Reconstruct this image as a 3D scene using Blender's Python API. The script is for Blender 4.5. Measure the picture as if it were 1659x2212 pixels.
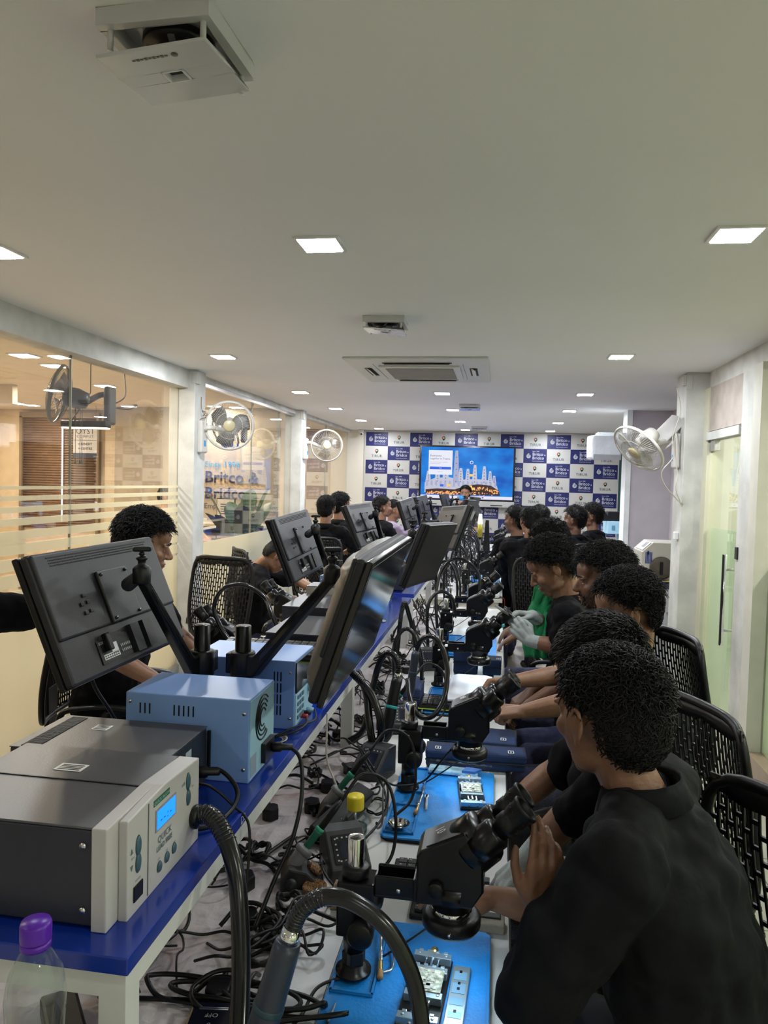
import bpy, bmesh, math, random
from mathutils import Vector as V, Matrix, Euler
random.seed(7)
for _o in list(bpy.data.objects): bpy.data.objects.remove(_o)
SC = bpy.context.scene
COL = SC.collection
R = math.radians
# ------------------------------------------------------------ camera, light, exposure
cd = bpy.data.cameras.new('camera'); cam = bpy.data.objects.new('camera', cd); COL.objects.link(cam)
cd.sensor_fit = 'VERTICAL'; cd.sensor_height = 36.0; cd.lens = 26.04; cd.clip_start = 0.02
cam.matrix_world = Matrix(((0.9876352, 0.1545722, 0.0261543, 0.0), (-0.0322443, 0.0370233, 0.9987941, 0.0),
                           (0.1534175, -0.9872876, 0.0415496, 1.70), (0, 0, 0, 1)))
# rows above are world axes seen by the camera; transpose of the 3x3 turns them into the object matrix
CAMROWS = [(0.9876352480, -0.0322442655, 0.1534174836), (0.1545722073, 0.0370232832, -0.9872875514), (0.0261543430, 0.9987940648, 0.0415495668)]
cam.matrix_world = Matrix(((*CAMROWS[0], 0.0), (*CAMROWS[1], 0.0), (*CAMROWS[2], 1.70), (0, 0, 0, 1)))
SC.camera = cam
wd = bpy.data.worlds.new('world'); SC.world = wd; wd.use_nodes = True
wd.node_tree.nodes['Background'].inputs[0].default_value = (0.75, 0.8, 0.9, 1)
wd.node_tree.nodes['Background'].inputs[1].default_value = 0.15
SC.view_settings.view_transform = 'Standard'; SC.view_settings.look = 'None'
SC.view_settings.gamma = 1.0; SC.view_settings.exposure = 0.16; SC.view_settings.use_curve_mapping = False
SC.cycles.use_denoising = True; SC.cycles.max_bounces = 8; SC.cycles.transparent_max_bounces = 24
SC.cycles.sample_clamp_indirect = 4.0; SC.cycles.caustics_reflective = False; SC.cycles.caustics_refractive = False
P_PANEL = 23.0      # watts of each ceiling panel in the room
P_LEFT = 88.0      # reception room behind the left glass, three lamps worth
P_RIGHT = 120.0     # corridor lamps behind the right glass, four lamps worth
E_PANEL = 14.0     # glow of the panel diffusers
E_SCREEN = .9

# ------------------------------------------------------------ materials
MATS = {}
def mat(name, col, rough=0.5, metal=0.0, bump=0.0, bscale=60.0, vary=0.06, emit=0.0, coat=0.0, spec=0.5, trans=0.0, vscale=6.0, sheen=0.0):
    if name in MATS: return MATS[name]
    m = bpy.data.materials.new(name); m.use_nodes = True; nt = m.node_tree; b = nt.nodes['Principled BSDF']
    b.inputs['Roughness'].default_value = rough; b.inputs['Metallic'].default_value = metal
    b.inputs['Specular IOR Level'].default_value = spec
    if coat: b.inputs['Coat Weight'].default_value = coat; b.inputs['Coat Roughness'].default_value = 0.1
    if trans: b.inputs['Transmission Weight'].default_value = trans
    if sheen: b.inputs['Sheen Weight'].default_value = sheen
    tc = nt.nodes.new('ShaderNodeTexCoord'); nz = nt.nodes.new('ShaderNodeTexNoise'); nz.inputs['Scale'].default_value = vscale
    nz.inputs['Detail'].default_value = 4
    nt.links.new(tc.outputs['Object'], nz.inputs['Vector'])
    rp = nt.nodes.new('ShaderNodeValToRGB')
    rp.color_ramp.elements[0].position = 0.35; rp.color_ramp.elements[1].position = 0.65
    rp.color_ramp.elements[0].color = (*[c * (1 - vary) for c in col], 1)
    rp.color_ramp.elements[1].color = (*[min(1, c * (1 + vary)) for c in col], 1)
    nt.links.new(nz.outputs['Fac'], rp.inputs['Fac']); nt.links.new(rp.outputs['Color'], b.inputs['Base Color'])
    if emit:
        nt.links.new(rp.outputs['Color'], b.inputs['Emission Color']); b.inputs['Emission Strength'].default_value = emit
    if bump:
        n2 = nt.nodes.new('ShaderNodeTexNoise'); n2.inputs['Scale'].default_value = bscale; n2.inputs['Detail'].default_value = 3
        bp = nt.nodes.new('ShaderNodeBump'); bp.inputs['Strength'].default_value = bump; bp.inputs['Distance'].default_value = 0.01
        nt.links.new(tc.outputs['Object'], n2.inputs['Vector']); nt.links.new(n2.outputs['Fac'], bp.inputs['Height'])
        nt.links.new(bp.outputs['Normal'], b.inputs['Normal'])
    MATS[name] = m
    return m
def glass_mat(name, tint=(0.95, 0.97, 0.95), ior=1.85, rough=0.0, diffuse=0.0, dcol=(.9, .92, .88)):
    """window glass: clear pane that mirrors at grazing angles; optional frosted film"""
    m = bpy.data.materials.new(name); m.use_nodes = True; nt = m.node_tree; nt.nodes.clear()
    out = nt.nodes.new('ShaderNodeOutputMaterial'); mx = nt.nodes.new('ShaderNodeMixShader'); fr = nt.nodes.new('ShaderNodeFresnel')
    gm = nt.nodes.new('ShaderNodeNewGeometry'); pw = nt.nodes.new('ShaderNodeMath'); pw.operation = 'POWER'; ma = nt.nodes.new('ShaderNodeMath'); ma.operation = 'MULTIPLY_ADD'
    ma.inputs[1].default_value = -2; ma.inputs[2].default_value = 1; pw.inputs[0].default_value = ior     # same reflectance on both faces of the pane
    nt.links.new(gm.outputs['Backfacing'], ma.inputs[0]); nt.links.new(ma.outputs[0], pw.inputs[1]); nt.links.new(pw.outputs[0], fr.inputs['IOR'])
    tr = nt.nodes.new('ShaderNodeBsdfTransparent'); tr.inputs['Color'].default_value = (*tint, 1)
    gl = nt.nodes.new('ShaderNodeBsdfGlossy'); gl.inputs['Roughness'].default_value = rough; gl.inputs['Color'].default_value = (1, 1, 1, 1)
    src = tr
    if diffuse:
        df = nt.nodes.new('ShaderNodeBsdfDiffuse'); df.inputs['Color'].default_value = (*dcol, 1)
        tl = nt.nodes.new('ShaderNodeBsdfTranslucent'); tl.inputs['Color'].default_value = (*dcol, 1)
        ad = nt.nodes.new('ShaderNodeMixShader'); nt.links.new(df.outputs[0], ad.inputs[1]); nt.links.new(tl.outputs[0], ad.inputs[2])
        m2 = nt.nodes.new('ShaderNodeMixShader'); m2.inputs[0].default_value = diffuse
        nt.links.new(tr.outputs[0], m2.inputs[1]); nt.links.new(ad.outputs[0], m2.inputs[2]); src = m2
    nt.links.new(fr.outputs[0], mx.inputs[0]); nt.links.new(src.outputs[0], mx.inputs[1]); nt.links.new(gl.outputs[0], mx.inputs[2])
    nt.links.new(mx.outputs[0], out.inputs[0]); MATS[name] = m
    return m
K = mat
BLACK = K('black_plastic', (.006, .006, .0075), .38, spec=.35, bump=.08, bscale=400)
BLACKG = K('black_gloss', (.006, .006, .008), .12, coat=.4)
BLACKM = K('black_painted_metal', (.0035, .0035, .005), .28, spec=.4, bump=.03)
RUBBER = K('black_rubber', (.005, .005, .0055), .42, spec=.35)
HOSE = K('glossy_hose', (.008, .008, .01), .22)
DGREY = K('dark_grey_plastic', (.020, .020, .023), .45, bump=.15, bscale=500)
MONBACK = K('monitor_back', (.016, .016, .021), .4, spec=.4, bump=.12, bscale=500)
STEEL = K('charcoal_steel', (.035, .037, .052), .36, bump=.05, bscale=300, metal=.3)
CHROME = K('chrome', (.85, .85, .87), .08, 1.0)
SILVER = K('brushed_steel', (.62, .62, .63), .28, 1.0)
WHITEM = K('white_powder_metal', (.68, .68, .66), .45)
BLUELAM = K('blue_laminate', (.005, .030, .30), .22, vary=.1, coat=.2)
PSBLUE = K('sky_blue_metal', (.22, .37, .74), .38, vary=.03)
PSBLUE2 = K('pale_blue_metal', (.36, .60, .78), .4, vary=.03)
LGREY = K('light_grey_plastic', (.52, .50, .50), .42, vary=.03)
MATBLUE = K('blue_silicone', (.010, .235, .66), .48, bump=.15, bscale=150, vary=.07, vscale=20)
MATBLUED = K('blue_silicone_tray', (.010, .22, .60), .45, vary=.08, vscale=14)
WTABLE = K('white_laminate', (.62, .62, .61), .28, vary=.05, vscale=9)
NAVY = K('navy_fabric', (.012, .035, .12), .7, bump=.4, bscale=500)
NAVYTRIM = K('dark_trim', (.012, .014, .02), .6)
WHITE = K('white_print', (.82, .82, .82), .5, vary=.02)
PAPERW = K('white_paper', (.78, .78, .78), .7, vary=.03)
GREEN = K('green_grip', (.01, .12, .075), .5)
GREENL = K('light_green_rubber', (.04, .38, .22), .5)
YELLOW = K('yellow_cap', (.85, .68, .02), .4)
PURPLE = K('purple_cap', (.10, .01, .42), .35)
TEAL = K('teal_ring', (.02, .055, .075), .4)
SLATE = K('slate_grip', (.03, .038, .06), .36)
SKIN = K('warm_brown_skin', (.25, .125, .072), .5, bump=.1, bscale=150, vary=.1, vscale=25)
SKIND = K('deep_brown_skin', (.15, .07, .04), .5, bump=.1, bscale=150, vary=.1, vscale=25)
HAIR = K('black_hair', (.0035, .003, .003), .62, spec=.25, vary=.3, vscale=80)
HAIRG = K('black_hair_with_grey', (.006, .005, .005), .55, spec=.3, vary=.6, vscale=120)
SHIRT = K('black_cotton', (.0045, .0045, .006), .9, spec=.15, bump=.5, bscale=18, vary=.2)
SHIRTC = K('black_cotton_twill', (.0060, .0068, .0085), .85, spec=.2, bump=.4, bscale=22, vary=.2)
JEANS = K('grey_denim', (.045, .05, .075), .85, bump=.4, bscale=200, vary=.25, vscale=30)
JEANSB = K('blue_denim', (.028, .032, .085), .85, bump=.4, bscale=200, vary=.25, vscale=30)
MAUVE = K('mauve_cotton', (.24, .19, .27), .85, bump=.3, bscale=30)
BEIGE = K('beige_cotton', (.55, .36, .2), .85, bump=.3, bscale=30)
GREENC = K('green_cloth', (.005, .22, .075), .85, bump=.5, bscale=60, vary=.2)
GLOVE = K('grey_cotton_glove', (.42, .46, .45), .9, bump=.4, bscale=500, vary=.1, vscale=40)
EYEW = K('eye_white', (.7, .68, .65), .2)
IRIS = K('dark_iris', (.015, .008, .005), .1)
LIP = K('lip', (.24, .09, .07), .45)

# ------------------------------------------------------------ mesh builder
class MB:
    def __init__(s): s.v = []; s.f = []; s.m = []; s.sm = []
    def add(s, vs, fs, mi=0, smooth=False, M=None):
        o = len(s.v)
        for p in vs:
            p = V(p)
            if M is not None: p = M @ p
            s.v.append(tuple(p))
        for f in fs: s.f.append([i + o for i in f]); s.m.append(mi); s.sm.append(smooth)
        return s
    def box(s, c, d, mi=0, rot=None, M=None):
        x, y, z = d[0] / 2, d[1] / 2, d[2] / 2
        vs = [V(p) for p in ((-x, -y, -z), (x, -y, -z), (x, y, -z), (-x, y, -z), (-x, -y, z), (x, -y, z), (x, y, z), (-x, y, z))]
        if rot is not None:
            E_ = Euler([R(a) for a in rot]).to_matrix(); vs = [E_ @ p for p in vs]
        vs = [p + V(c) for p in vs]
        return s.add(vs, [(0, 3, 2, 1), (4, 5, 6, 7), (0, 1, 5, 4), (1, 2, 6, 5), (2, 3, 7, 6), (3, 0, 4, 7)], mi, False, M)
    def b2(s, a, b, mi=0, M=None):
        return s.box([(a[i] + b[i]) / 2 for i in range(3)], [abs(b[i] - a[i]) for i in range(3)], mi, None, M)
    def rings(s, rs, mi=0, caps=True, closed=True, smooth=True, M=None):
        n = len(rs[0]); vs = [p for r in rs for p in r]; fs = []
        for i in range(len(rs) - 1):
            for j in range(n if closed else n - 1):
                k = (j + 1) % n
                fs.append((i * n + j, i * n + k, (i + 1) * n + k, (i + 1) * n + j))
        s.add(vs, fs, mi, smooth, M)
        if caps:
            s.add(rs[0], [tuple(range(n))[::-1]], mi, False, M); s.add(rs[-1], [tuple(range(n))], mi, False, M)
        return s
    def lathe(s, prof, p0=(0, 0, 0), ax=(0, 0, 1), seg=20, mi=0, M=None, smooth=True):
        """prof = [(radius, height)]; along axis ax from p0"""
        ax = V(ax).normalized(); q = ax.to_track_quat('Z', 'Y').to_matrix(); p0 = V(p0)
        vs = []; fs = []; n = seg
        for r, h in prof:
            for j in range(n):
                a = 2 * math.pi * j / n; vs.append(p0 + q @ V((r * math.cos(a), r * math.sin(a), h)))
        for i in range(len(prof) - 1):
            for j in range(n):
                k = (j + 1) % n; fs.append((i * n + j, i * n + k, (i + 1) * n + k, (i + 1) * n + j))
        if prof[0][0] > 1e-5: fs.append(tuple(range(n))[::-1])
        if prof[-1][0] > 1e-5: fs.append(tuple((len(prof) - 1) * n + j for j in range(n)))
        return s.add(vs, fs, mi, smooth, M)
    def cyl(s, a, b, r, r2=None, seg=18, mi=0, M=None, smooth=True):
        a = V(a); b = V(b); d = b - a
        return s.lathe([(r, 0), (r if r2 is None else r2, d.length)], a, d, seg, mi, M, smooth)
    def tube(s, pts, r, seg=8, mi=0, M=None, closed=False, sq=1.0, rads=None):
        pts = [V(p) for p in pts]; n = len(pts); rs = []
        up = V((0, 0, 1)); prev = None
        for i, p in enumerate(pts):
            if closed: t = pts[(i + 1) % n] - pts[i - 1]
            else: t = pts[min(i + 1, n - 1)] - pts[max(i - 1, 0)]
            if t.length < 1e-9: t = V((0, 0, 1))
            t.normalize()
            if prev is None:
                u = t.orthogonal().normalized()
                if abs(t.z) < .95: u = (up - t * up.dot(t)).normalized()
            else:
                u = prev - t * prev.dot(t)
                u = u.normalized() if u.length > 1e-6 else t.orthogonal().normalized()
            prev = u; w = t.cross(u); rr = rads[i] if rads else r
            rs.append([p + u * rr * math.cos(2 * math.pi * j / seg) * sq + w * rr * math.sin(2 * math.pi * j / seg) for j in range(seg)])
        if closed: rs.append(rs[0])
        return s.rings(rs, mi, not closed, True, True, M)
    def ball(s, c, r, seg=16, rin=10, mi=0, M=None, rot=None, keep=None):
        if not hasattr(r, '__len__'): r = (r, r, r)
        E_ = Euler([R(a) for a in rot]).to_matrix() if rot else None
        vs = []; fs = []; c = V(c)
        for i in range(rin + 1):
            t = math.pi * i / rin
            for j in range(seg):
                a = 2 * math.pi * j / seg
                p = V((r[0] * math.sin(t) * math.cos(a), r[1] * math.sin(t) * math.sin(a), r[2] * math.cos(t)))
                if E_: p = E_ @ p
                vs.append(p + c)
        for i in range(rin):
            for j in range(seg):
                k = (j + 1) % seg; f = (i * seg + j, (i + 1) * seg + j, (i + 1) * seg + k, i * seg + k)
                if keep and not keep(sum((vs[q] for q in f), V()) / 4): continue
                fs.append(f)
        return s.add(vs, fs, mi, True, M)
    def cone2(s, a, ra, b, rb, seg=12, M=None, mi=0):
        """closed round-ended tapered limb"""
        a = V(a); b = V(b); L = (b - a).length
        if L < 1e-6: return s.ball(a, ra, M=M)
        pr = []
        for i in range(5): t = math.pi / 2 * i / 4; pr.append((max(ra * math.sin(t), 1e-6), -ra * math.cos(t)))
        for i in range(5): t = math.pi / 2 * i / 4; pr.append((max(rb * math.cos(t), 1e-6), L + rb * math.sin(t)))
        return s.lathe(pr, a, b - a, seg, mi, M)
    def prism(s, poly, axis, a, b, mi=0, M=None):
        """2D polygon extruded along axis ('x','y','z') between a and b; poly coords are the other two axes in order"""
        def P(p, t):
            return {'x': (t, p[0], p[1]), 'y': (p[0], t, p[1]), 'z': (p[0], p[1], t)}[axis]
        n = len(poly); vs = [P(p, a) for p in poly] + [P(p, b) for p in poly]
        fs = [tuple(range(n))[::-1], tuple(range(n, 2 * n))] + [(i, (i + 1) % n, n + (i + 1) % n, n + i) for i in range(n)]
        return s.add(vs, fs, mi, False, M)
    def mesh(s, name, mats):
        me = bpy.data.meshes.new(name); me.from_pydata(s.v, [], s.f)
        for m in (mats if isinstance(mats, (list, tuple)) else [mats]): me.materials.append(m)
        me.polygons.foreach_set('material_index', s.m); me.polygons.foreach_set('use_smooth', s.sm)
        bm = bmesh.new(); bm.from_mesh(me); bmesh.ops.remove_doubles(bm, verts=bm.verts, dist=1e-6)
        bmesh.ops.recalc_face_normals(bm, faces=bm.faces); bm.to_mesh(me); bm.free(); me.update()
        return me
    def build(s, name, mats, parent=None, bevel=0.0, loc=None, segs=2):
        o = bpy.data.objects.new(name, s.mesh(name, mats)); COL.objects.link(o)
        if parent is not None: o.parent = parent
        if loc is not None: o.location = loc
        if bevel:
            b = o.modifiers.new('bevel', 'BEVEL'); b.width = bevel; b.segments = segs; b.limit_method = 'ANGLE'; b.angle_limit = R(40)
            b.harden_normals = False
        return o
def empty(name, loc=(0, 0, 0), rz=0.0, label=None, cat=None, group=None, rot=None):
    o = bpy.data.objects.new(name, None); COL.objects.link(o); o.location = loc; o.empty_display_size = .05
    o.rotation_euler = rot if rot is not None else (0, 0, R(rz)); return tag(o, label, cat, group)
def tag(o, label=None, cat=None, group=None, kind=None):
    if label: o['label'] = label
    if cat: o['category'] = cat
    if group: o['group'] = group
    if kind: o['kind'] = kind
    return o
def struct(o): o['kind'] = 'structure'; return o
def copy_tree(o, parent=None):
    c = o.copy(); COL.objects.link(c)
    if parent is not None: c.parent = parent
    for ch in list(o.children): copy_tree(ch, c)
    return c
_TXT = {}
def text_geo(txt, size=1.0, spacing=1.0, bold=0.0, align='CENTER'):
    """(verts, faces) of flat lettering in the XY plane from the built-in font"""
    key = (txt, spacing, bold, align)
    if key not in _TXT:
        cu = bpy.data.curves.new('t', 'FONT'); cu.body = txt; cu.align_x = align; cu.align_y = 'CENTER'; cu.space_character = spacing
        cu.offset = bold; cu.resolution_u = 2
        ob = bpy.data.objects.new('t', cu); COL.objects.link(ob)
        dg = bpy.context.evaluated_depsgraph_get(); me = bpy.data.meshes.new_from_object(ob.evaluated_get(dg))
        _TXT[key] = ([tuple(v.co) for v in me.vertices], [tuple(p.vertices) for p in me.polygons])
        bpy.data.objects.remove(ob); bpy.data.curves.remove(cu); bpy.data.meshes.remove(me)
    vs, fs = _TXT[key]
    return [(x * size, y * size, 0) for x, y, z in vs], fs
def put_text(mb, txt, size, M, mi=0, **k):
    vs, fs = text_geo(txt, size, **k); mb.add(vs, fs, mi, False, M)
def frame(o, x, y):
    """matrix from flat XY artwork to a plane at o with right vector x and up vector y"""
    x = V(x).normalized(); y = V(y); y = (y - x * x.dot(y)).normalized(); z = x.cross(y)
    return Matrix(((x.x, y.x, z.x, o[0]), (x.y, y.y, z.y, o[1]), (x.z, y.z, z.z, o[2]), (0, 0, 0, 1)))
def spline(pts, n=8):
    pts = [V(p) for p in pts]
    if len(pts) < 3: return pts
    P = [pts[0] * 2 - pts[1]] + pts + [pts[-1] * 2 - pts[-2]]; out = []
    for i in range(1, len(P) - 2):
        for k in range(n):
            t = k / n; a, b, c, d = P[i - 1], P[i], P[i + 1], P[i + 2]
            out.append(.5 * ((2 * b) + (c - a) * t + (2 * a - 5 * b + 4 * c - d) * t * t + (3 * b - a - 3 * c + d) * t ** 3))
    out.append(pts[-1]); return out
# ------------------------------------------------------------ the room
WALL = K('cream_wall_paint', (.74, .71, .64), .7, bump=.05, vary=.04, vscale=1.5)
CEIL = K('white_ceiling_paint', (.86, .86, .86), .8, bump=.03, vary=.02, vscale=.8)
COLW = K('worn_white_column_paint', (.60, .60, .57), .6, bump=.1, vary=.12, vscale=5)
WARMW = K('warm_beige_wall', (.74, .60, .42), .75, vary=.06, vscale=1.2)
WARMC = K('warm_ceiling', (.74, .64, .50), .8, vary=.03)
GREENW = K('pale_green_wall', (.70, .70, .62), .7, vary=.04, vscale=1.2)
PANELW = K('pinkish_board', (.46, .40, .36), .75, bump=.1, vary=.12, vscale=7)
def floor_mat():
    m = K('glossy_floor_tile', (.34, .31, .27), .18, vary=.12, vscale=2)
    nt = m.node_tree; b = nt.nodes['Principled BSDF']; br = nt.nodes.new('ShaderNodeTexBrick')
    br.offset = 0; br.inputs['Scale'].default_value = 1.0; br.inputs['Brick Width'].default_value = .6; br.inputs['Row Height'].default_value = .6
    br.inputs['Mortar Size'].default_value = .003; br.inputs['Color1'].default_value = (.58, .53, .45, 1); br.inputs['Color2'].default_value = (.54, .49, .42, 1)
    br.inputs['Mortar'].default_value = (.15, .14, .12, 1)
    tc = nt.nodes.new('ShaderNodeTexCoord'); nt.links.new(tc.outputs['Object'], br.inputs['Vector']); nt.links.new(br.outputs['Color'], b.inputs['Base Color'])
    return m
def slab(name, a, b, m): return struct(MB().b2(a, b).build(name, m))
slab('floor', (-7.2, -2.6, -.12), (4.2, 14.2, 0), floor_mat())
slab('ceiling', (-2.64, -2.6, 2.6), (3.4, 13.3, 2.72), CEIL)
slab('ceiling_reception', (-7.2, -2.6, 2.6), (-2.64, 13.3, 2.72), WARMC)
slab('wall_back', (-2.74, 13.0, 0), (3.4, 13.15, 2.6), WALL)
slab('wall_front', (-7.2, -2.7, 0), (4.2, -2.6, 2.6), WALL)
slab('wall_reception_left', (-7.3, -2.6, 0), (-7.2, 13.15, 2.6), WARMW)
slab('wall_reception_back', (-7.2, 13.0, 0), (-2.74, 13.1, 2.6), WARMW)
slab('wall_corridor_right', (3.4, -2.6, 0), (3.5, 13.15, 2.72), GREENW)
slab('wall_corridor_end', (1.62, 6.35, 0), (3.4, 6.43, 2.6), GREENW)
# left partition: beam, columns, glass
slab('trim_1', (-2.78, -2.6, 2.445), (-2.63, 5.97, 2.6), COLW)
slab('trim_2', (-2.78, 6.2, 2.545), (-2.66, 9.4, 2.6), COLW)
slab('trim_3', (-2.78, 9.62, 2.55), (-2.66, 13.0, 2.6), COLW)
for i, (a, b) in enumerate(((5.97, 6.2), (9.4, 9.62), (2.6 - 4.9, 2.6 - 4.7))):
    mb = MB().b2((-2.80, a, 0), (-2.57, b, 2.6)).b2((-2.60, a - .004, 2.48), (-2.545, a + .06, 2.585))
    struct(mb.build('column_%d' % (i + 1), COLW, bevel=.006))
GL = glass_mat('window_glass', (.97, .97, .94)); FROST = glass_mat('frosted_film', (.98, .98, .93), 1.3, .25, .62, (.78, .76, .62))
GLG = glass_mat('door_glass', (.95, .97, .93), 1.42); FROSTG = glass_mat('frosted_door_film', (.9, .97, .9), 1.3, .3, .55, (.74, .84, .70))
def glass_wall(name, y0, y1, ztop, seams, film):
    root = struct(MB().b2((-2.722, y0, .08), (-2.712, y1, ztop)).build(name, GL))
    s = MB()
    for y in seams: s.b2((-2.724, y - .003, .08), (-2.709, y + .003, ztop))
    if seams: s.build('seam', K('seam_silicone', (.25, .26, .2), .4), root)
    f = MB()
    if film == 'stripes':
        # film bands with clear slits, each a shade thinner towards the top
        z = 1.10
        f.b2((-2.708, y0, .08), (-2.705, y1, 1.02))
        hs = [(.075, .02), (.07, .02), (.06, .022), (.05, .025), (.042, .03), (.034, .032), (.028, .034), (.02, .036)]
        z = 1.02
        rnd = random.Random(3)
        for bh, gap in hs:
            yy = y0
            while yy < y1:                                  # short clear dashes cut in the film
                ln = rnd.uniform(.5, 1.6); f.b2((-2.708, yy, z + gap), (-2.705, min(yy + ln, y1), z + gap + bh)); yy += ln
                if z < 1.3 and rnd.random() < .6: f.b2((-2.708, yy, z), (-2.705, min(yy + .25, y1), z + gap)); 
            z += bh + gap
    else:
        f.b2((-2.708, y0, .08), (-2.705, y1, 1.09))
    f.build('frosted_film', FROST, root)
    MB().b2((-2.76, y0, 0), (-2.68, y1, .08)).build('sill', SILVER, root)
glass_wall('window_1', -2.3, 5.97, 2.445, (-.9, .85, 2.6, 4.37), 'stripes')
glass_wall('window_2', 6.2, 9.4, 2.545, (7.85,), 'band')
glass_wall('window_3', 9.62, 13.0, 2.55, (11.35,), 'band')
# track along the head of the second glass
MB().b2((-2.70, 6.2, 2.515), (-2.665, 9.4, 2.545)).build('trim_4', SILVER)['kind'] = 'structure'
# right side
slab('trim_5', (1.56, -2.6, 2.47), (1.80, 6.0, 2.6), COLW)
struct(MB().b2((1.40, 6.05, 0), (1.62, 6.35, 2.6)).build('column_4', COLW, bevel=.005))
struct(MB().b2((1.40, 6.045, 2.47), (1.445, 6.05, 2.585)).b2((1.375, 6.05, 2.50), (1.40, 6.09, 2.58)).build('trim_6', COLW, bevel=.003))
slab('wall_right_strip', (1.54, 5.93, 0), (1.66, 6.05, 2.47), K('cream_tile', (.66, .64, .50), .45, vary=.04))
slab('trim_7', (1.55, 5.16, 2.14), (1.62, 5.93, 2.47), PANELW)
slab('trim_8', (1.53, 5.16, 2.07), (1.62, 5.95, 2.13), COLW)
slab('trim_9', (1.545, 4.86, 0), (1.66, 5.16, 2.47), COLW)
slab('trim_10', (1.52, 4.72, .0), (1.70, 4.86, 2.47), K('window_post_paint', (.66, .64, .56), .5, vary=.05))
slab('baseboard_right', (1.53, -2.6, 0), (1.70, 4.72, .12), K('skirting_tile', (.38, .28, .2), .3, vary=.08))
w = struct(MB().b2((1.605, -2.5, .12), (1.615, 4.72, 2.47)).build('window_4', GLG))
MB().b2((1.603, 3.05, .12), (1.617, 3.056, 2.47)).build('seam', MATS['seam_silicone'], w)
MB().b2((1.616, -2.5, .12), (1.618, 4.72, 1.25)).build('frosted_film', FROSTG, w)
# glass door with rail, lock and D handle
d = struct(MB().b2((1.575, 5.17, .05), (1.587, 5.92, 2.07)).build('door_1', GLG))
MB().b2((1.588, 5.17, .05), (1.590, 5.92, 1.42)).build('frosted_film', FROSTG, d)
MB().b2((1.555, 5.80, 1.99), (1.60, 5.93, 2.07)).build('hinge', SILVER, d, .004)
h = MB().cyl((1.50, 5.22, .66), (1.50, 5.22, 1.27), .013); h.build('door_handle', CHROME, d)
MB().cyl((1.575, 5.22, .76), (1.50, 5.22, .76), .009).cyl((1.575, 5.22, 1.17), (1.50, 5.22, 1.17), .009).build('door_handle_bracket', SILVER, d)
MB().b2((1.485, 5.208, .66), (1.49, 5.232, 1.27)).build('door_handle_sleeve', BLACK, d)
MB().b2((1.535, 5.10, 1.25), (1.556, 5.15, 1.33)).build('door_lock', DGREY, d, .003)
# alcove, jutting wall, inner doorway
slab('wall_right', (1.95, 6.43, 0), (2.03, 9.0, 2.6), K('mauve_shaded_wall', (.50, .46, .50), .7, vary=.04))
slab('wall_right_jut', (1.50, 9.0, 0), (2.03, 9.25, 2.6), MATS['mauve_shaded_wall'])  # white pillar; its purple shade is put into the wall colour
slab('trim_11', (1.44, 8.98, 0), (1.50, 9.27, 2.6), K('bright_white_frame', (.78, .8, .8), .4))
slab('trim_12', (1.12, 9.0, 2.10), (1.50, 9.25, 2.34), MATS['bright_white_frame'])
slab('wall_right_far', (2.35, 9.25, 0), (2.45, 13.0, 2.6), WALL)
wn = struct(MB().b2((1.93, 6.9, 1.2), (1.95, 8.4, 2.45)).build('window_5', K('dark_window_pane', (.035, .03, .07), .15)))
MB().b2((1.92, 8.4, .6), (1.95, 8.48, 2.5)).build('window_frame', K('olive_frame', (.35, .34, .2), .5), wn)
bd = MB().b2((2.33, 10.2, .9), (2.35, 12.6, 2.2)).b2((1.98, 12.96, .8), (2.3, 12.995, 2.3))
o = bd.build('notice_board', K('dark_green_board', (.02, .07, .075), .4)); tag(o, 'dark green display board hanging in the narrow side bay', 'board')
pr = MB()
for z, w_ in ((2.12, .05), (2.02, .09), (1.96, .06), (1.90, .03), (1.72, .04), (1.6, .03)): pr.box((2.10, 12.955, z), (w_, .002, .03))
pr.lathe([(.02, 0), (.02, .003)], (2.10, 12.955, 1.5), (0, -1, 0), 16)
pr.build('white_lettering', WHITE, o)

# ------------------------------------------------------------ ceiling fittings
EMIT = K('lit_diffuser', (1, .99, .95), .5, vary=0, emit=E_PANEL)
def panel_light(name, x, y, size, power, label, group, color=(.91, .955, 1)):
    r = empty(name, (x, y, 2.6), 0, label, 'ceiling light', group)
    h = size / 2; m = MB()
    for a, b in (((-h - .012, -h - .012), (h + .012, -h)), ((-h - .012, h), (h + .012, h + .012)), ((-h - .012, -h), (-h, h)), ((h, -h), (h + .012, h))):
        m.b2((a[0], a[1], -.008), (b[0], b[1], 0))
    m.build('light_frame', K('white_plastic', (.78, .78, .78), .35), r)
    MB().b2((-h, -h, -.005), (h, h, -.001)).build('diffuser', EMIT, r)
    ld = bpy.data.lights.new('lamp', 'AREA'); ld.shape = 'SQUARE'; ld.size = size * .95; ld.energy = power; ld.color = color
    lo = bpy.data.objects.new('lamp', ld); COL.objects.link(lo); lo.parent = r; lo.location = (0, 0, -.012); lo.visible_camera = True
    return r
rows = [2.79, 5.30, 7.46, 9.12, 10.85, 12.5]; rown = ['nearest', 'second', 'third', 'fourth', 'fifth', 'farthest']
for ci, (x, cn) in enumerate(((-2.065, 'left'), (-.60, 'middle'), (.79, 'right'))):
    for ri, y in enumerate(rows):
        if ci == 1 and ri == 1: continue
        xx = -.706 if (ci == 1 and ri == 0) else x
        panel_light('ceiling_light', xx, y, .145 if ci != 1 or ri else .15, P_PANEL * (.45, .95, 1.0, 1.0, .8, .35)[ri], 'lit square ceiling panel, %s along the %s row of the room' % (rown[ri], cn), 'square ceiling panels')
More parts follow.
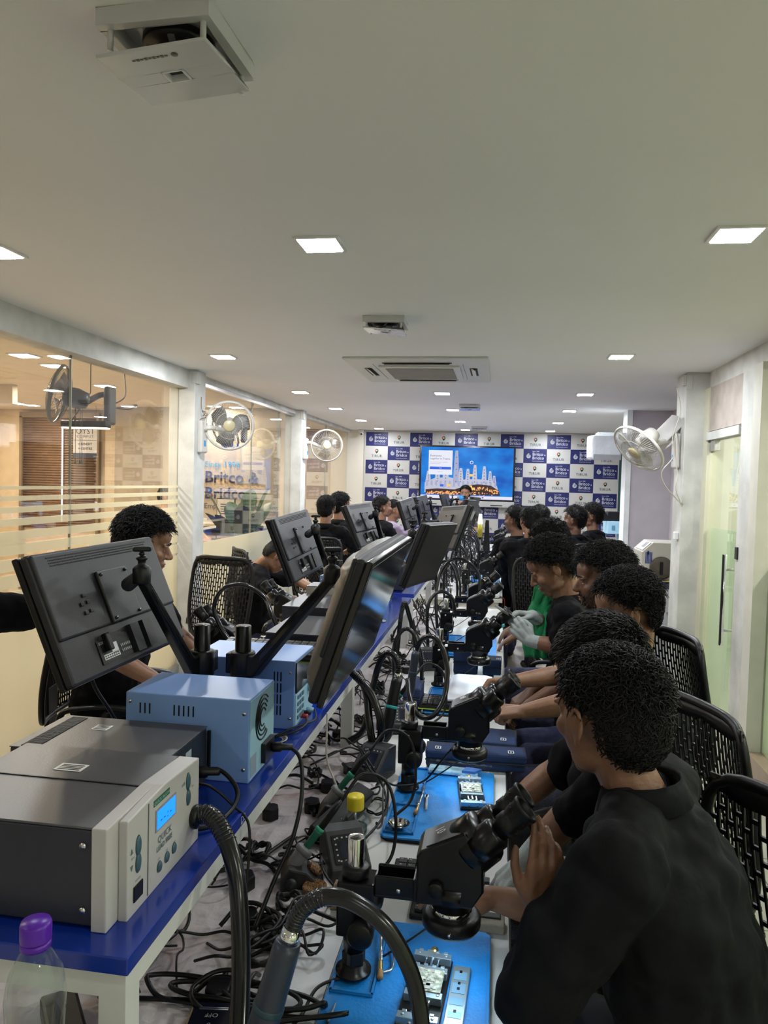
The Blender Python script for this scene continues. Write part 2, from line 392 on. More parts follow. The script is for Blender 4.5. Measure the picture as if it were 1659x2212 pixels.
for x in (-2.065, .79):      # the same grid carries on behind the photographer
    for y in (.2, -1.9): panel_light('ceiling_light', x, y, .145, P_PANEL * .15, 'lit square ceiling panel behind the photographer, %s side %s' % ('left' if x < 0 else 'right', 'near' if y > 0 else 'rear'), 'square ceiling panels')
lw = (1, .85, .66)
pos = [(-3.65, 5.25), (-3.72, 5.75), (-4.80, 7.45), (-4.0, 7.05), (-3.6, 9.0), (-3.5, 10.6), (-6.3, 8.9), (-5.6, 2.6), (-3.8, 2.4), (-4.4, 11.6), (-6.2, 5.0)]
for i, (x, y) in enumerate(pos):
    r_ = panel_light('ceiling_light', x, y, .16, P_LEFT / 3, 'warm square reception ceiling lamp behind the left glass, %s' % ['nearest of a close pair', 'farther of a close pair', 'beside the shutter', 'near the pendant bar', 'above the desk', 'past the desk', 'by the far left wall', 'nearest the camera by the shutter wall', 'nearest the camera by the glass', 'in the far end', 'on the outer row'][i], 'reception ceiling lamps', lw)
for x, y, n in ((2.4, -1.2, 'rear'), (2.5, 1.4, 'middle'), (2.5, 3.6, 'front'), (2.6, 5.5, 'by the door')):
    panel_light('ceiling_light', x, y, .2, P_RIGHT / 4, 'square corridor lamp behind the right glass, %s' % n, 'corridor ceiling lamps', (1, 1, .90))

def vent(x, y, s, rz, label, open_=.055, tilt=(4, -3), broken=False):
    r = empty('ceiling_ventilator', (x, y, 2.6), rz, label, 'ceiling fan vent', 'white square ceiling ventilators')
    h = s / 2; pl = K('glossy_white_plastic', (.60, .60, .62), .18, coat=.3, vary=.02)
    fr = MB()
    for a, b in (((-h, -h), (h, -h + .02)), ((-h, h - .02), (h, h)), ((-h, -h + .02), (-h + .02, h - .02)), ((h - .02, -h + .02), (h, h - .02))):
        fr.b2((a[0], a[1], -.035), (b[0], b[1], 0))
    fr.b2((-h, -h, -.004), (h, h, 0)); fr.build('housing', pl, r, .006)
    MB().lathe([(h * .62, 0), (h * .62, .02), (h * .5, .022), (h * .45, .004), (0.001, .004)], (0, 0, -.03), (0, 0, 1), 28).build('duct_opening', BLACK, r)
    bl = MB()
    for k in range(5): bl.box((math.cos(k * 1.257) * h * .3, math.sin(k * 1.257) * h * .3, -.028), (h * .5, .03, .003), 0, (20, 0, math.degrees(k * 1.257)))
    bl.build('blade', K('grey_fan_blade', (.12, .12, .12), .5), r)
    cv = MB(); q = h * .97; ho = h * .2
    M_ = Matrix.Translation((0, -.01, -open_ - .02)) @ Euler((R(tilt[0]), R(tilt[1]), 0)).to_matrix().to_4x4()
    # cover with a square sensor window: four strips slightly bowed
    for a, b in (((-q, -q), (q, -ho)), ((-q, ho), (q, q)), ((-q, -ho), (-ho, ho)), ((ho, -ho), (q, ho))):
        cv.b2((a[0], a[1], 0), (b[0], b[1], .007), 0, M_)
    cv.build('cover', pl, r, .003)
    MB().b2((-ho * 1.05, -ho * 1.05, .012), (ho * 1.05, ho * 1.05, .016), 0, M_).build('dark_window_backing', K('window_backing_dark', (.03, .03, .03), .6), r)  # dark plate added behind the cover window so the opening looks shaded
    rim = MB()
    for a, b in (((-ho, -ho), (ho, -ho + .004)), ((-ho, ho - .004), (ho, ho)), ((-ho, -ho), (-ho + .004, ho)), ((ho - .004, -ho), (ho, ho))): rim.b2((a[0], a[1], -.002), (b[0], b[1], .02), 0, M_)
    rim.build('window_rim', K('pale_rim', (.7, .7, .74), .3), r)
    pg = MB()
    for sx, sy in ((-1, -1), (1, -1), (-1, 1), (1, 1)): pg.cyl((sx * q * .85, sy * q * .85, -open_ - .01), (sx * q * .85, sy * q * .85, -.004), .006, seg=10)
    pg.build('peg', pl, r)
    tx = MB()
    for k in range(9): tx.box((-.05 + k * .0085, -q * .72, -.001), (.006, .004 + .003 * (k % 2), .001), 0, None, M_)
    tx.lathe([(.007, 0), (.007, .001)], M_ @ V((.035, -q * .72, -.0015)), (0, 0, 1), 12)
    tx.build('brand_lettering', K('grey_ink', (.12, .10, .09), .5), r)
    return r
vent(-.68, 1.475, .235, -2, 'white ceiling ventilator with hanging open cover, nearest and largest of the four', .062, (5, -4))
vent(-.66, 4.13, .23, 2, 'white ceiling ventilator with crooked cover just in front of the air conditioner', .05, (3, 5))
vent(-.37, 8.6, .23, 0, 'white ceiling ventilator lit blue by the screen, beyond the air conditioner', .035, (0, 0))
vent(-.355, 11.9, .23, 0, 'white ceiling ventilator farthest away, close to the printed back wall', .03, (0, 0))

# cassette air conditioner
ac = empty('cassette_air_conditioner', (-.64, 5.95, 2.6), 0, 'large square cassette air conditioner set in the white ceiling', 'air conditioner')
ACW = K('off_white_plastic', (.66, .66, .62), .4, vary=.02)
m = MB(); m.b2((-.53, -.62, -.018), (.53, .62, 0))
m.build('panel', ACW, ac, .008)
for (cx, cy, lx, ly) in ((0, -.44, .52, .05), (0, .44, .52, .05), (-.41, 0, .06, .40), (.41, 0, .06, .40)):
    MB().b2((cx - lx / 2, cy - ly / 2, -.0195), (cx + lx / 2, cy + ly / 2, -.0185)).build('air_slot', K('slot_shadow_plastic', (.015, .015, .015), .7), ac)
    MB().box((cx, cy, -.028), (lx * (.94 if lx > ly else .6), ly * (.94 if ly > lx else .6), .006), 0, (28 if lx > ly else 0, 0 if lx > ly else 30, 0)).build('louvre', ACW, ac, .002)
g = MB(); g.b2((-.31, -.33, -.034), (.31, .33, -.018)); g.build('grille_frame', ACW, ac, .006)
g = MB(); g.b2((-.26, -.28, -.037), (.26, .28, -.034)); o = g.build('intake_grille', K('dusty_grille', (.30, .28, .25), .8, bump=.6, bscale=200), ac)
MB().b2((-.34, -.40, -.0192), (-.338, .40, -.018)).b2((.338, -.40, -.0192), (.34, .40, -.018)).build('panel_joint', MATS['slot_shadow_plastic'], ac)

# small camera in the corner
c = empty('security_camera', (-2.45, 12.9, 2.6), 0, 'small white dome security camera in the far left ceiling corner', 'camera')
MB().lathe([(.045, 0), (.045, -.03), (.03, -.05), (.001, -.05)], (0, 0, 0)).build('camera_body', WHITE, c)
MB().ball((.01, -.03, -.075), .034).build('camera_dome', WHITE, c)
MB().cyl((.015, -.055, -.08), (.02, -.072, -.085), .018).build('lens', BLACKG, c)

# ------------------------------------------------------------ wall fans
FANW = K('fan_ivory_plastic', (.62, .60, .56), .35, vary=.02); FANG = K('fan_grey_blade', (.10, .10, .09), .4)
FANBL = K('white_fan_blade', (.5, .5, .48), .4)
def wall_fan(name, label, mount, head, axis, rad, body=FANW, cage=FANW, blade=FANG, hubm=None, nspoke=72, cords=False, group='wall fans'):
    """mount: point on wall; head: centre of cage; axis: direction the fan blows"""
    r = empty(name, (0, 0, 0), 0, label, 'fan', group)
    mo, hd, ax = V(mount[0]), V(head), V(axis).normalized(); out = V(mount[1]).normalized()
    side = out.cross(V((0, 0, 1))).normalized(); up = V((0, 0, 1))
    B = Matrix(((out.x, side.x, 0, mo.x), (out.y, side.y, 0, mo.y), (out.z, side.z, 1, mo.z), (0, 0, 0, 1)))
    MB().b2((0, -.055, -.16), (.05, .055, .12), 0, B).build('wall_bracket', body, r, .018, segs=3)
    MB().b2((.0505, -.018, -.10), (.052, .018, -.05), 0, B).build('control_panel', K('control_blue', (.05, .3, .6), .3), r)
    back = hd - ax * .13
    MB().tube(spline([B @ V((.03, 0, .04)), B @ V((.10, 0, .06)), back + V((0, 0, -.05)), back], 5), .022, 10).build('swivel_arm', body, r)
    MB().lathe([(.02, -.2), (.055, -.19), (.072, -.12), (.068, -.05), (.03, -.03)], hd, ax, 20).build('motor_housing', body, r)
    q = ax.to_track_quat('Z', 'Y').to_matrix(); T = Matrix.Translation(hd) @ q.to_4x4()
    def dome(sgn, dep):
        m = MB()
        for k in range(nspoke):
            a = 2 * math.pi * k / nspoke; pts = []
            for t in (.2, .4, .6, .8, .93, 1):
                rr = rad * t; pts.append(T @ V((rr * math.cos(a + .25 * (1 - t)), rr * math.sin(a + .25 * (1 - t)), sgn * dep * (1 - t ** 4))))
            m.tube(pts, .0011, 3)
        for t in (.55,):
            m.tube([T @ V((rad * t * math.cos(2 * math.pi * k / 40), rad * t * math.sin(2 * math.pi * k / 40), sgn * dep * (1 - t ** 4))) for k in range(40)], .0016, 4, closed=True)
        return m
    dome(1, .055).build('front_grille', cage, r); dome(-1, .06).build('rear_grille', cage, r)
    MB().tube([T @ V((rad * math.cos(2 * math.pi * k / 48), rad * math.sin(2 * math.pi * k / 48), 0)) for k in range(48)], .008, 8, closed=True, sq=1.6).build('grille_rim', cage, r)
    hb = MB().lathe([(rad * .25, .048), (rad * .25, .056), (rad * .19, .064), (.001, .066)], hd, ax, 28)
    hb.build('hub_badge', hubm or K('gold_cream_badge', (.50, .44, .28), .35), r)
    for k in range(3):
        m = MB(); a0 = 2 * math.pi * k / 3 + .5; top = []; bot = []
        n = 8
        for i in range(n + 1):
            t = i / n; rr = rad * (.18 + .68 * t); wdt = .35 + .42 * math.sin(math.pi * min(1, .25 + .7 * t))
            row = []
            for j in range(6):
                s_ = j / 5 - .5; a = a0 + s_ * wdt * 1.7 - .3 * t; row.append(T @ V((rr * math.cos(a), rr * math.sin(a), -s_ * .05 * (1.2 - .5 * t))))
            top.append(row)
        vs = [p for row in top for p in row]; fs = [(i * 6 + j, i * 6 + j + 1, (i + 1) * 6 + j + 1, (i + 1) * 6 + j) for i in range(n) for j in range(5)]
        m.add(vs, fs, 0, True); o = m.build('fan_blade', blade, r); so = o.modifiers.new('t', 'SOLIDIFY'); so.thickness = .003
    if cords:
        for dx in (-.02, .015, .03):
            MB().tube([back + V((dx, 0, -.05)), back + V((dx, .0, -.42 - .02 * dx))], .002, 5).cyl(back + V((dx, 0, -.42)), back + V((dx, 0, -.45)), .006).build('pull_cord', body, r)
    return r
wall_fan('wall_fan', 'ivory wall fan with grey blades on the nearest left column, facing the camera', ((-2.57, 6.085, 2.06), (1, -.12, 0)), (-2.33, 6.15, 2.145), (.36, -.93, -.10), .205)
wall_fan('wall_fan', 'pale wall fan on the second left column, nearly clear against the glass', ((-2.57, 9.51, 2.12), (1, -.1, 0)), (-2.27, 9.55, 2.15), (.30, -.95, -.05), .205, blade=glass_mat('clear_blade', (.72, .71, .68), 1.25, .2), nspoke=44, cage=K('thin_grey_wire', (.4, .38, .34), .4))
wall_fan('wall_fan', 'white wall fan tilted downward on the right hand column', ((1.40, 6.2, 2.02), (-1, 0, 0)), (1.04, 5.93, 2.0), (-.64, -.38, -.67), .215, blade=FANBL, nspoke=72)
# reception fans beyond the glass (dark, seen through it)
FD = K('black_fan_plastic', (.02, .02, .022), .4)
wall_fan('wall_fan', 'black wall fan with long pull cords seen through the nearest left glass', ((-2.83, 5.1, 2.22), (-1, 0, 0)), (-3.02, 4.72, 2.24), (-.88, -.30, .2), .20, FD, K('dark_wire', (.08, .07, .06), .4), K('smoke_blade', (.2, .17, .13), .3), FD, 48, True, 'reception fans')
wall_fan('wall_fan', 'dark wall fan seen through the second left glass above the plant', ((-2.83, 8.0, 2.25), (-1, 0, 0)), (-3.0, 7.8, 2.18), (-.45, -.7, -.45), .20, FD, MATS['dark_wire'], MATS['smoke_blade'], FD, 48, False, 'reception fans')
# plastic wrapped unit and card sheets behind the tilted fan
u = empty('wrapped_wall_unit', (1.17, 8.86, 2.14), 12, 'white unit wrapped in clear plastic behind the tilted fan', 'wrapped unit')
MB().b2((-.17, -.12, -.13), (.17, .12, .15)).build('unit_body', K('plastic_wrapped_white', (.72, .75, .8), .15, bump=1.2, bscale=14), u, .03)
MB().b2((-.16, -.123, -.128), (.16, -.12, -.07)).build('slatted_base', K('unit_grey', (.35, .36, .38), .4), u)
u = empty('card_sheet', (1.195, 6.16, 2.10), 0, 'two white card sheets wedged above the tilted fan arm', 'card')
for k, (dx, rz) in enumerate(((0, 42), (.05, 50))):
    m = MB(); n = 8; vs = []
    for i in range(n + 1):
        for s_ in (0, 1): vs.append((-.06 + .12 * i / n, (.0 + .02 * math.sin(math.pi * i / n)), s_ * (.26 + .03 * math.sin(math.pi * i / n))))
    m.add(vs, [(2 * i, 2 * i + 2, 2 * i + 3, 2 * i + 1) for i in range(n)], 0, True, Matrix.Translation((dx, k * .03, -.05)) @ Euler((0, R(rz), 0)).to_matrix().to_4x4())
    o = m.build('sheet', K('white_card', (.7, .68, .68), .6), u); o.modifiers.new('s', 'SOLIDIFY').thickness = .004
def cord(name, label, pts, r=.0035, m=RUBBER, group=None, cat='cable', n=8, seg=6):
    o = MB().tube(spline(pts, n), r, seg).build(name, m); tag(o, label, cat, group); return o
WCORD = K('white_cord', (.62, .58, .52), .5)
cord('fan_cord', 'white power cord looping down beside the tilted fan', [(1.33, 6.05, 2.48), (1.36, 6.04, 2.3), (1.31, 6.03, 2.1), (1.32, 6.03, 1.95), (1.24, 6.03, 1.83), (1.27, 6.03, 1.72), (1.38, 6.035, 1.60), (1.40, 6.04, 1.60)], .004, WCORD)
cord('fan_cord', 'white control cord hanging from the right fan bracket', [(1.37, 6.15, 2.15), (1.345, 6.1, 2.12), (1.34, 6.05, 1.95), (1.36, 6.04, 1.8), (1.35, 6.04, 1.7), (1.395, 6.04, 1.58)], .0035, WCORD)
cord('fan_cord', 'thin knotted cord above the nearest left fan', [(-2.55, 6.06, 2.38), (-2.54, 6.05, 2.27), (-2.50, 6.05, 2.25), (-2.53, 6.05, 2.22), (-2.49, 6.05, 2.23), (-2.54, 6.05, 2.26), (-2.50, 6.05, 2.21), (-2.55, 6.05, 2.19), (-2.56, 6.08, 2.15)], .003, K('brown_cord', (.2, .13, .1), .5))
cord('fan_cord', 'black cable dropping from the ceiling to the black reception fan', [(-2.86, 5.45, 2.6), (-2.9, 5.4, 2.5), (-2.87, 5.35, 2.3), (-2.95, 5.3, 2.22), (-2.84, 5.35, 2.2), (-2.80, 5.4, 2.24), (-2.88, 5.25, 2.2)], .005, FD)
cord('fan_cord', 'dark cable running up from the second reception fan', [(-2.98, 7.85, 2.26), (-2.92, 8.1, 2.38), (-2.88, 8.3, 2.5), (-2.86, 8.35, 2.6)], .005, FD)

# ------------------------------------------------------------ printed back wall
bk = empty('printed_backdrop', (0, 12.985, 0), 0, 'chequered blue and white printed backdrop covering the far wall', 'backdrop')
CW, CH, X0, Z0 = .3935, .2447, -2.372, 2.565
BL = K('backdrop_blue', (.008, .011, .11), .45, vary=.06, vscale=1); BW = K('backdrop_white', (.52, .51, .50), .5, vary=.02)
mb = MB(); lg = MB(); pn = MB(); tr = MB()
mb.b2((X0 - .03, -.004, .05), (X0 + 11 * CW + .02, .01, Z0 + .012), 1)
def logo_shapes(cx, cz, s, M0, target):
    # knotted loop emblem
    path = [(.03, .17), (-.05, .13), (-.115, .04), (-.125, -.05), (-.06, -.135), (.04, -.135), (.115, -.06), (.10, .04), (.02, .075), (-.06, .02), (-.055, -.06), (.01, -.085), (.05, -.03), (.0, .01)]
    target.tube([M0 @ V((cx + s * p[0], 0, cz + s * p[1])) for p in spline([V((q[0], q[1], 0)) for q in path], 3)], s * .026, 4)
Fm = lambda x, z: frame((x, -.0062, z), (1, 0, 0), (0, 0, 1))
for r_ in range(10):
    for k in range(11):
        x = X0 + k * CW; z = Z0 - (r_ + 1) * CH; blue = (k + r_) % 2 == 0
        if r_ and blue or blue: mb.b2((x, -.0056, z), (x + CW, -.004, z + CH), 0)
        if blue:
            cx = x + .088; cz = z + CH * .5
            n0 = len(lg.v); logo_shapes(cx, cz, .24, Matrix.Translation((0, -.0065, 0)), lg)
            for q in range(n0, len(lg.v)): lg.v[q] = (lg.v[q][0], -.0066 + (lg.v[q][1] + .0065) * .03, lg.v[q][2])
            put_text(lg, 'Britco', .074, Fm(x + .150, z + CH * .62), align='LEFT', bold=.004)
            put_text(lg, '&', .036, Fm(x + .350, z + CH * .57), align='LEFT', bold=.004)
            put_text(lg, 'Bridco', .074, Fm(x + .150, z + CH * .36), align='LEFT', bold=.004)
            put_text(lg, 'Since 1998', .026, Fm(x + .150, z + CH * .82), align='LEFT')
            put_text(lg, 'Empowering Generations', .019, Fm(x + .150, z + CH * .15), align='LEFT')
        else:
            cx = x + CW / 2; put_text(tr, 'TIRUR', .062, Fm(cx, z + CH * .27), spacing=1.15, bold=.006)
            # map pin: ring with a point, in segments of three colours
            c0 = V((cx, -.0062, z + CH * .66)); n = 12
            for j in range(n):
                a0, a1 = 2 * math.pi * j / n, 2 * math.pi * (j + 1) / n; mi = 0 if 3 <= j < 7 else (1 if j >= 7 and j < 10 else 2)
                if j in (8, 9) : mi = 1
                pn.add([c0 + V((math.cos(a) * q, 0, math.sin(a) * q)) for a, q in ((a0, .014), (a1, .014), (a1, .030), (a0, .030))], [(0, 1, 2, 3)], mi)
            pn.add([c0 + V(p) for p in ((-.027, 0, -.014), (.027, 0, -.014), (0, 0, -.052))], [(0, 1, 2)], 2)
mb.build('chequered_print', [BL, BW], bk); lg.build('white_logo_print', K('logo_white', (.6, .61, .68), .5, vary=.02), bk)
pn.build('map_pin_print', [K('pin_red', (.55, .05, .02), .5), K('pin_yellow', (.55, .3, .02), .5), K('pin_green', (.01, .12, .05), .5)], bk)
tr.build('town_name_print', K('dark_teal_ink', (.02, .05, .07), .5), bk)

# ------------------------------------------------------------ big screen
tv = empty('interactive_screen', (-.572, 12.86, 1.40), 0, 'large black framed interactive screen showing a blue desktop, on the printed wall', 'television')
W2, H2 = .80, .945
MB().b2((-W2 - .02, -.03, .0), (W2 + .02, .06, H2)).build('bezel', BLACKG, tv, .006)
MB().b2((-W2 - .02, -.055, -.10), (W2 + .02, .06, .0)).build('lower_tray', K('silver_tray', (.42, .42, .42), .35), tv, .01)
for sx in (-.6, .6): MB().b2((sx - .03, .06, .3), (sx + .03, .125, .6)).build('wall_bracket', BLACK, tv)
MB().b2((.42, -.058, -.075), (.62, -.055, -.06)).b2((-.6, -.058, -.075), (-.5, -.055, -.06)).build('port_slot', BLACK, tv)
sc = MB(); x0, x1, z0, z1 = -W2 + .012, W2 - .012, .03, H2 - .03
def dark_base(m):
    b = m.node_tree.nodes['Principled BSDF']
    for l in list(b.inputs['Base Color'].links): m.node_tree.links.remove(l)
    b.inputs['Base Color'].default_value = (.004, .004, .005, 1); b.inputs['Specular IOR Level'].default_value = .2; return m
def E(name, c, s=1.0): return dark_base(K(name, c, .5, vary=0.0, emit=E_SCREEN * s))
sky = bpy.data.materials.new('screen_sky'); sky.use_nodes = True; nt = sky.node_tree; b = nt.nodes['Principled BSDF']
tc = nt.nodes.new('ShaderNodeTexCoord'); mp = nt.nodes.new('ShaderNodeMapping'); mp.inputs['Scale'].default_value = (1.2, 1, 2.0)
nz = nt.nodes.new('ShaderNodeTexNoise'); nz.inputs['Scale'].default_value = 2.2; rp = nt.nodes.new('ShaderNodeValToRGB')
rp.color_ramp.elements[0].color = (.0, .08, .46, 1); rp.color_ramp.elements[1].color = (.008, .26, .80, 1); rp.color_ramp.elements[0].position = .3; rp.color_ramp.elements[1].position = .7
for a_, b_ in ((tc.outputs['Object'], mp.inputs[0]), (mp.outputs[0], nz.inputs['Vector']), (nz.outputs['Fac'], rp.inputs['Fac']), (rp.outputs['Color'], b.inputs['Emission Color'])): nt.links.new(a_, b_)
b.inputs['Base Color'].default_value = (.004, .004, .005, 1); b.inputs['Specular IOR Level'].default_value = .2; b.inputs['Emission Strength'].default_value = E_SCREEN
sm = [sky, E('screen_white', (.80, .82, .92)), E('screen_lilac', (.42, .45, .66), .9), E('pavilion_white', (.58, .60, .74), .9), E('screen_brown', (.05, .02, .02)), E('screen_orange', (1, .38, .14)), E('screen_bar', (.78, .76, .92)), E('screen_blue', (.03, .13, .75)), E('screen_ink', (.10, .10, .25)), E('screen_amber', (1, .6, .15))]
sc.b2((x0, -.032, z0), (x1, -.030, z1), 0)
sc.b2((x0, -.0335, z0), (x1, -.032, z0 + .055), 6)
# a plain white fairground pavilion with turrets, generic stand-in for the desktop picture
def poly(ps, mi, lay): sc.add([(p[0], -.0322 - .0004 * lay, p[1]) for p in ps], [tuple(range(len(ps)))], mi)
base = [(-.72, .13), (-.72, .30), (-.55, .38), (-.3, .40), (-.1, .36), (.15, .38), (.4, .36), (.52, .27), (.56, .13)]
poly(base, 3, 1)
for tx, th, tw in ((-.66, .5, .05), (-.5, .56, .05), (-.36, .60, .06), (-.18, .86, .05), (-.10, .56, .05), (.02, .55, .045), (.14, .62, .045), (.30, .60, .045), (.40, .52, .04), (.47, .44, .04)):
    poly([(tx - tw, .3), (tx - tw * .75, th * .8), (tx - tw * .45, th), (tx + tw * .45, th), (tx + tw * .75, th * .8), (tx + tw, .3)], 3 if tx != -.18 else 2, 2)
    for q in range(5): poly([(tx - .008, .32 + q * (th - .34) / 5), (tx + .008, .32 + q * (th - .34) / 5), (tx + .008, .335 + q * (th - .34) / 5), (tx - .008, .335 + q * (th - .34) / 5)], 8, 3)
for q in range(16): poly([(-.7 + q * .078, .24 + .03 * math.sin(q)), (-.66 + q * .078, .24), (-.66 + q * .078, .33), (-.69 + q * .078, .34)], 2, 3)
arc = [(-.70, .11), (-.70, .18), (-.5, .20), (-.2, .19), (0, .26), (.2, .29), (.42, .27), (.55, .19), (.58, .10)]
poly(arc, 4, 4)
rnd = random.Random(5)
for q in range(190):
    px_ = rnd.uniform(-.68, .54); pz_ = rnd.uniform(.10, .15) + (.09 * math.exp(-((px_ - .25) / .3) ** 2) if rnd.random() < .6 else 0); s_ = rnd.uniform(.006, .018)
    poly([(px_ - s_, pz_), (px_, pz_ - s_), (px_ + s_, pz_), (px_, pz_ + s_)], 5 if rnd.random() < .7 else 9, 5)
sc.b2((-.66, -.0352, .44), (-.25, -.0345, .86), 1)
sc.b2((-.64, -.0358, .53), (-.27, -.0352, .575), 7)
Ft = lambda x, z: frame((x, -.0362, z), (1, 0, 0), (0, 0, 1))
put_text(sc, 'Everyone', .052, Ft(-.635, .765), 8, align='LEFT'); put_text(sc, 'together in Teams', .046, Ft(-.635, .715), 8, align='LEFT')
put_text(sc, 'Stay connected and share documents', .020, Ft(-.635, .655), 8, align='LEFT'); put_text(sc, 'in the shared channel', .020, Ft(-.635, .63), 8, align='LEFT')
put_text(sc, 'Try it', .026, Ft(-.455, .553), 1); put_text(sc, 'Learn more', .018, Ft(-.455, .49), 8)
for px_, pz_ in ((.08, .44), (-.3, .26), (.07, .245), (.02, .21), (.12, .21), (-.42, .255)): sc.b2((px_ - .03, -.0362, pz_ - .02), (px_ + .03, -.0352, pz_ + .02), 9 if px_ > -.35 and pz_ < .3 or px_ == .08 else 7)
sc.lathe([(.03, 0), (.03, .001)], (.08, -.0345, .66), (0, -1, 0), 16, 1); sc.lathe([(.02, 0), (.02, .001)], (.08, -.0358, .66), (0, -1, 0), 16, 7)
for q in range(7): sc.b2((-.15 + q * .07, -.035, z0 + .018), (-.12 + q * .07, -.0335, z0 + .04), 7 if q % 2 else 8)
sc.build('display', sm, tv)
# ------------------------------------------------------------ reception room beyond the left glass
slab('wall_reception_sign', (-5.10, 9.25, 0), (-2.86, 9.37, 2.6), K('rough_plaster', (.42, .37, .29), .8, bump=.5, bscale=9, vary=.1))
slab('wall_reception_shutter', (-7.2, 9.8, 0), (-5.10, 9.9, 2.6), K('cream_plaster', (.72, .60, .44), .75))
slab('trim_13', (-7.2, 7.0, 2.40), (-5.0, 7.08, 2.6), K('cream_beam', (.6, .52, .4), .6))
sh = empty('roller_shutter', (-6.2, 9.78, 0), 0, 'brown ribbed roller shutter seen through the nearest left glass', 'shutter')
m = MB(); n = 44
for i in range(n):
    z = .9 + i * 1.58 / n; m.cyl((-.6, 0, z + .018), (.55, 0, z + .018), .020, seg=8)
m.build('slat_curtain', K('brown_shutter_metal', (.20, .12, .075), .4, vary=.15), sh)
MB().b2((-.64, -.05, .0), (-.60, .02, 2.5)).b2((.55, -.05, 0), (.59, .02, 2.5)).b2((-.64, -.05, 2.48), (.59, .02, 2.56)).build('shutter_guide', K('shutter_guide_metal', (.25, .18, .12), .4), sh)
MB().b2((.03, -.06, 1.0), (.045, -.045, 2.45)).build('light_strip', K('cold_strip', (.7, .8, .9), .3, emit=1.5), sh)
sg = empty('shop_poster', (-5.50, 9.2, 2.12), 0, 'white poster with dark lettering hanging by the brown shutter', 'poster')
MB().b2((-.17, 0, -.21), (.17, .006, .21)).build('poster_board', K('poster_white', (.62, .62, .66), .5), sg)
for sx in (-.15, .15): MB().cyl((sx, .003, .21), (sx, .003, .48), .002, seg=6).build('hanging_wire', BLACK, sg)
tm = MB(); f_ = lambda x, z: frame((x, -.001, z), (1, 0, 0), (0, 0, 1))
put_text(tm, 'OYST', .11, f_(0, .14)); put_text(tm, 'COMPUT', .05, f_(0, .07), spacing=1.3); put_text(tm, '+ BENEFIT', .045, f_(0, -.03), bold=.02); put_text(tm, '+ CENTRE', .045, f_(0, -.09), bold=.02)
tm.b2((-.16, -.002, .02), (.16, 0, .024)); tm.b2((-.17, -.002, -.21), (.17, 0, -.15)); tm.build('poster_lettering', K('poster_ink', (.06, .07, .12), .5), sg)
pe = empty('pendant_lamp', (-2.98, 5.0, 2.045), 0, 'long black pendant lamp bar with lit underside behind the glass', 'pendant lamp')
MB().b2((-.18, -.04, -.012), (.17, .04, .035)).build('lamp_bar', BLACK, pe, .004)
MB().b2((-.175, -.035, -.02), (.165, .035, -.012)).build('diffuser', K('pendant_glow', (1, .93, .8), .5, vary=0, emit=7), pe)
MB().tube([(-.12, 0, .03), (.03, 0, .24), (.03, 0, .555)], .004, 6).b2((-.03, -.03, .54), (.09, .03, .555)).build('hanging_wire', BLACK, pe)
# sign lettering on the plaster wall
ws = empty('wall_sign', (-3.83, 9.245, 1.39), 0, 'raised navy company sign lettering on the rough plaster wall', 'wall sign')
tm = MB(); f_ = lambda x, z: frame((x, -.004, z), (1, 0, 0), (0, 0, 1))
put_text(tm, 'Britco &', .215, f_(0, .30), align='LEFT', bold=.01); put_text(tm, 'Bridco', .215, f_(0, .09), align='LEFT', bold=.01)
o = tm.build('company_lettering', K('navy_lettering', (.012, .018, .09), .4), ws); o.modifiers.new('s', 'SOLIDIFY').thickness = .008
tm = MB(); put_text(tm, 'Empowering Generations', .098, f_(0, -.075), align='LEFT'); tm.build('tagline_lettering', K('grey_lettering', (.07, .06, .08), .5), ws)
tm = MB(); put_text(tm, 'Since 1998', .11, f_(0, .47), align='LEFT'); tm.build('since_lettering', K('blue_lettering', (.03, .3, .6), .5), ws)
MB().tube([(-.18 + .13 * math.cos(a * .3), -.004, .17 + .17 * math.sin(a * .3)) for a in range(21)], .022, 8, closed=True).build('loop_emblem', MATS['navy_lettering'], ws)
ct = empty('reception_counter', (-3.6, 9.0, 0), 0, 'royal blue counter along the plaster wall of the reception', 'counter')
MB().b2((-1.3, -.2, 0), (.72, .22, 1.08)).build('counter_body', K('counter_blue', (.008, .04, .28), .4), ct)
MB().b2((-1.32, -.22, 1.08), (.74, .24, 1.11)).build('counter_top', K('white_stone', (.6, .55, .48), .3), ct)
dk = empty('wooden_desk', (-3.22, 7.9, 0), -6, 'low wooden topped reception desk with beige side, in front of the blue counter', 'desk')
MB().b2((-.45, -.35, .97), (.42, .35, 1.01)).build('desk_top', K('warm_wood', (.38, .17, .07), .3, vary=.2), dk)
MB().b2((-.4, -.3, 0), (.38, .3, .97)).build('desk_body', K('desk_beige', (.5, .42, .32), .5), dk)
pf = empty('framed_certificate', (-3.42, 8.95, 1.11), -8, 'framed white certificate leaning on the blue counter', 'picture frame')
MB().b2((-.13, 0, 0), (.13, .02, .32)).build('picture_frame', BLACK, pf, .003)
mb = MB().b2((-.12, -.003, .01), (.12, 0, .31)); mb.build('certificate', K('certificate_paper', (.68, .66, .64), .6), pf)
mb = MB(); [mb.b2((-.07, -.005, .24 - i * .03), (.07 - .02 * (i % 3), -.003, .25 - i * .03)) for i in range(5)]; mb.build('certificate_print', MATS['grey_lettering'], pf)
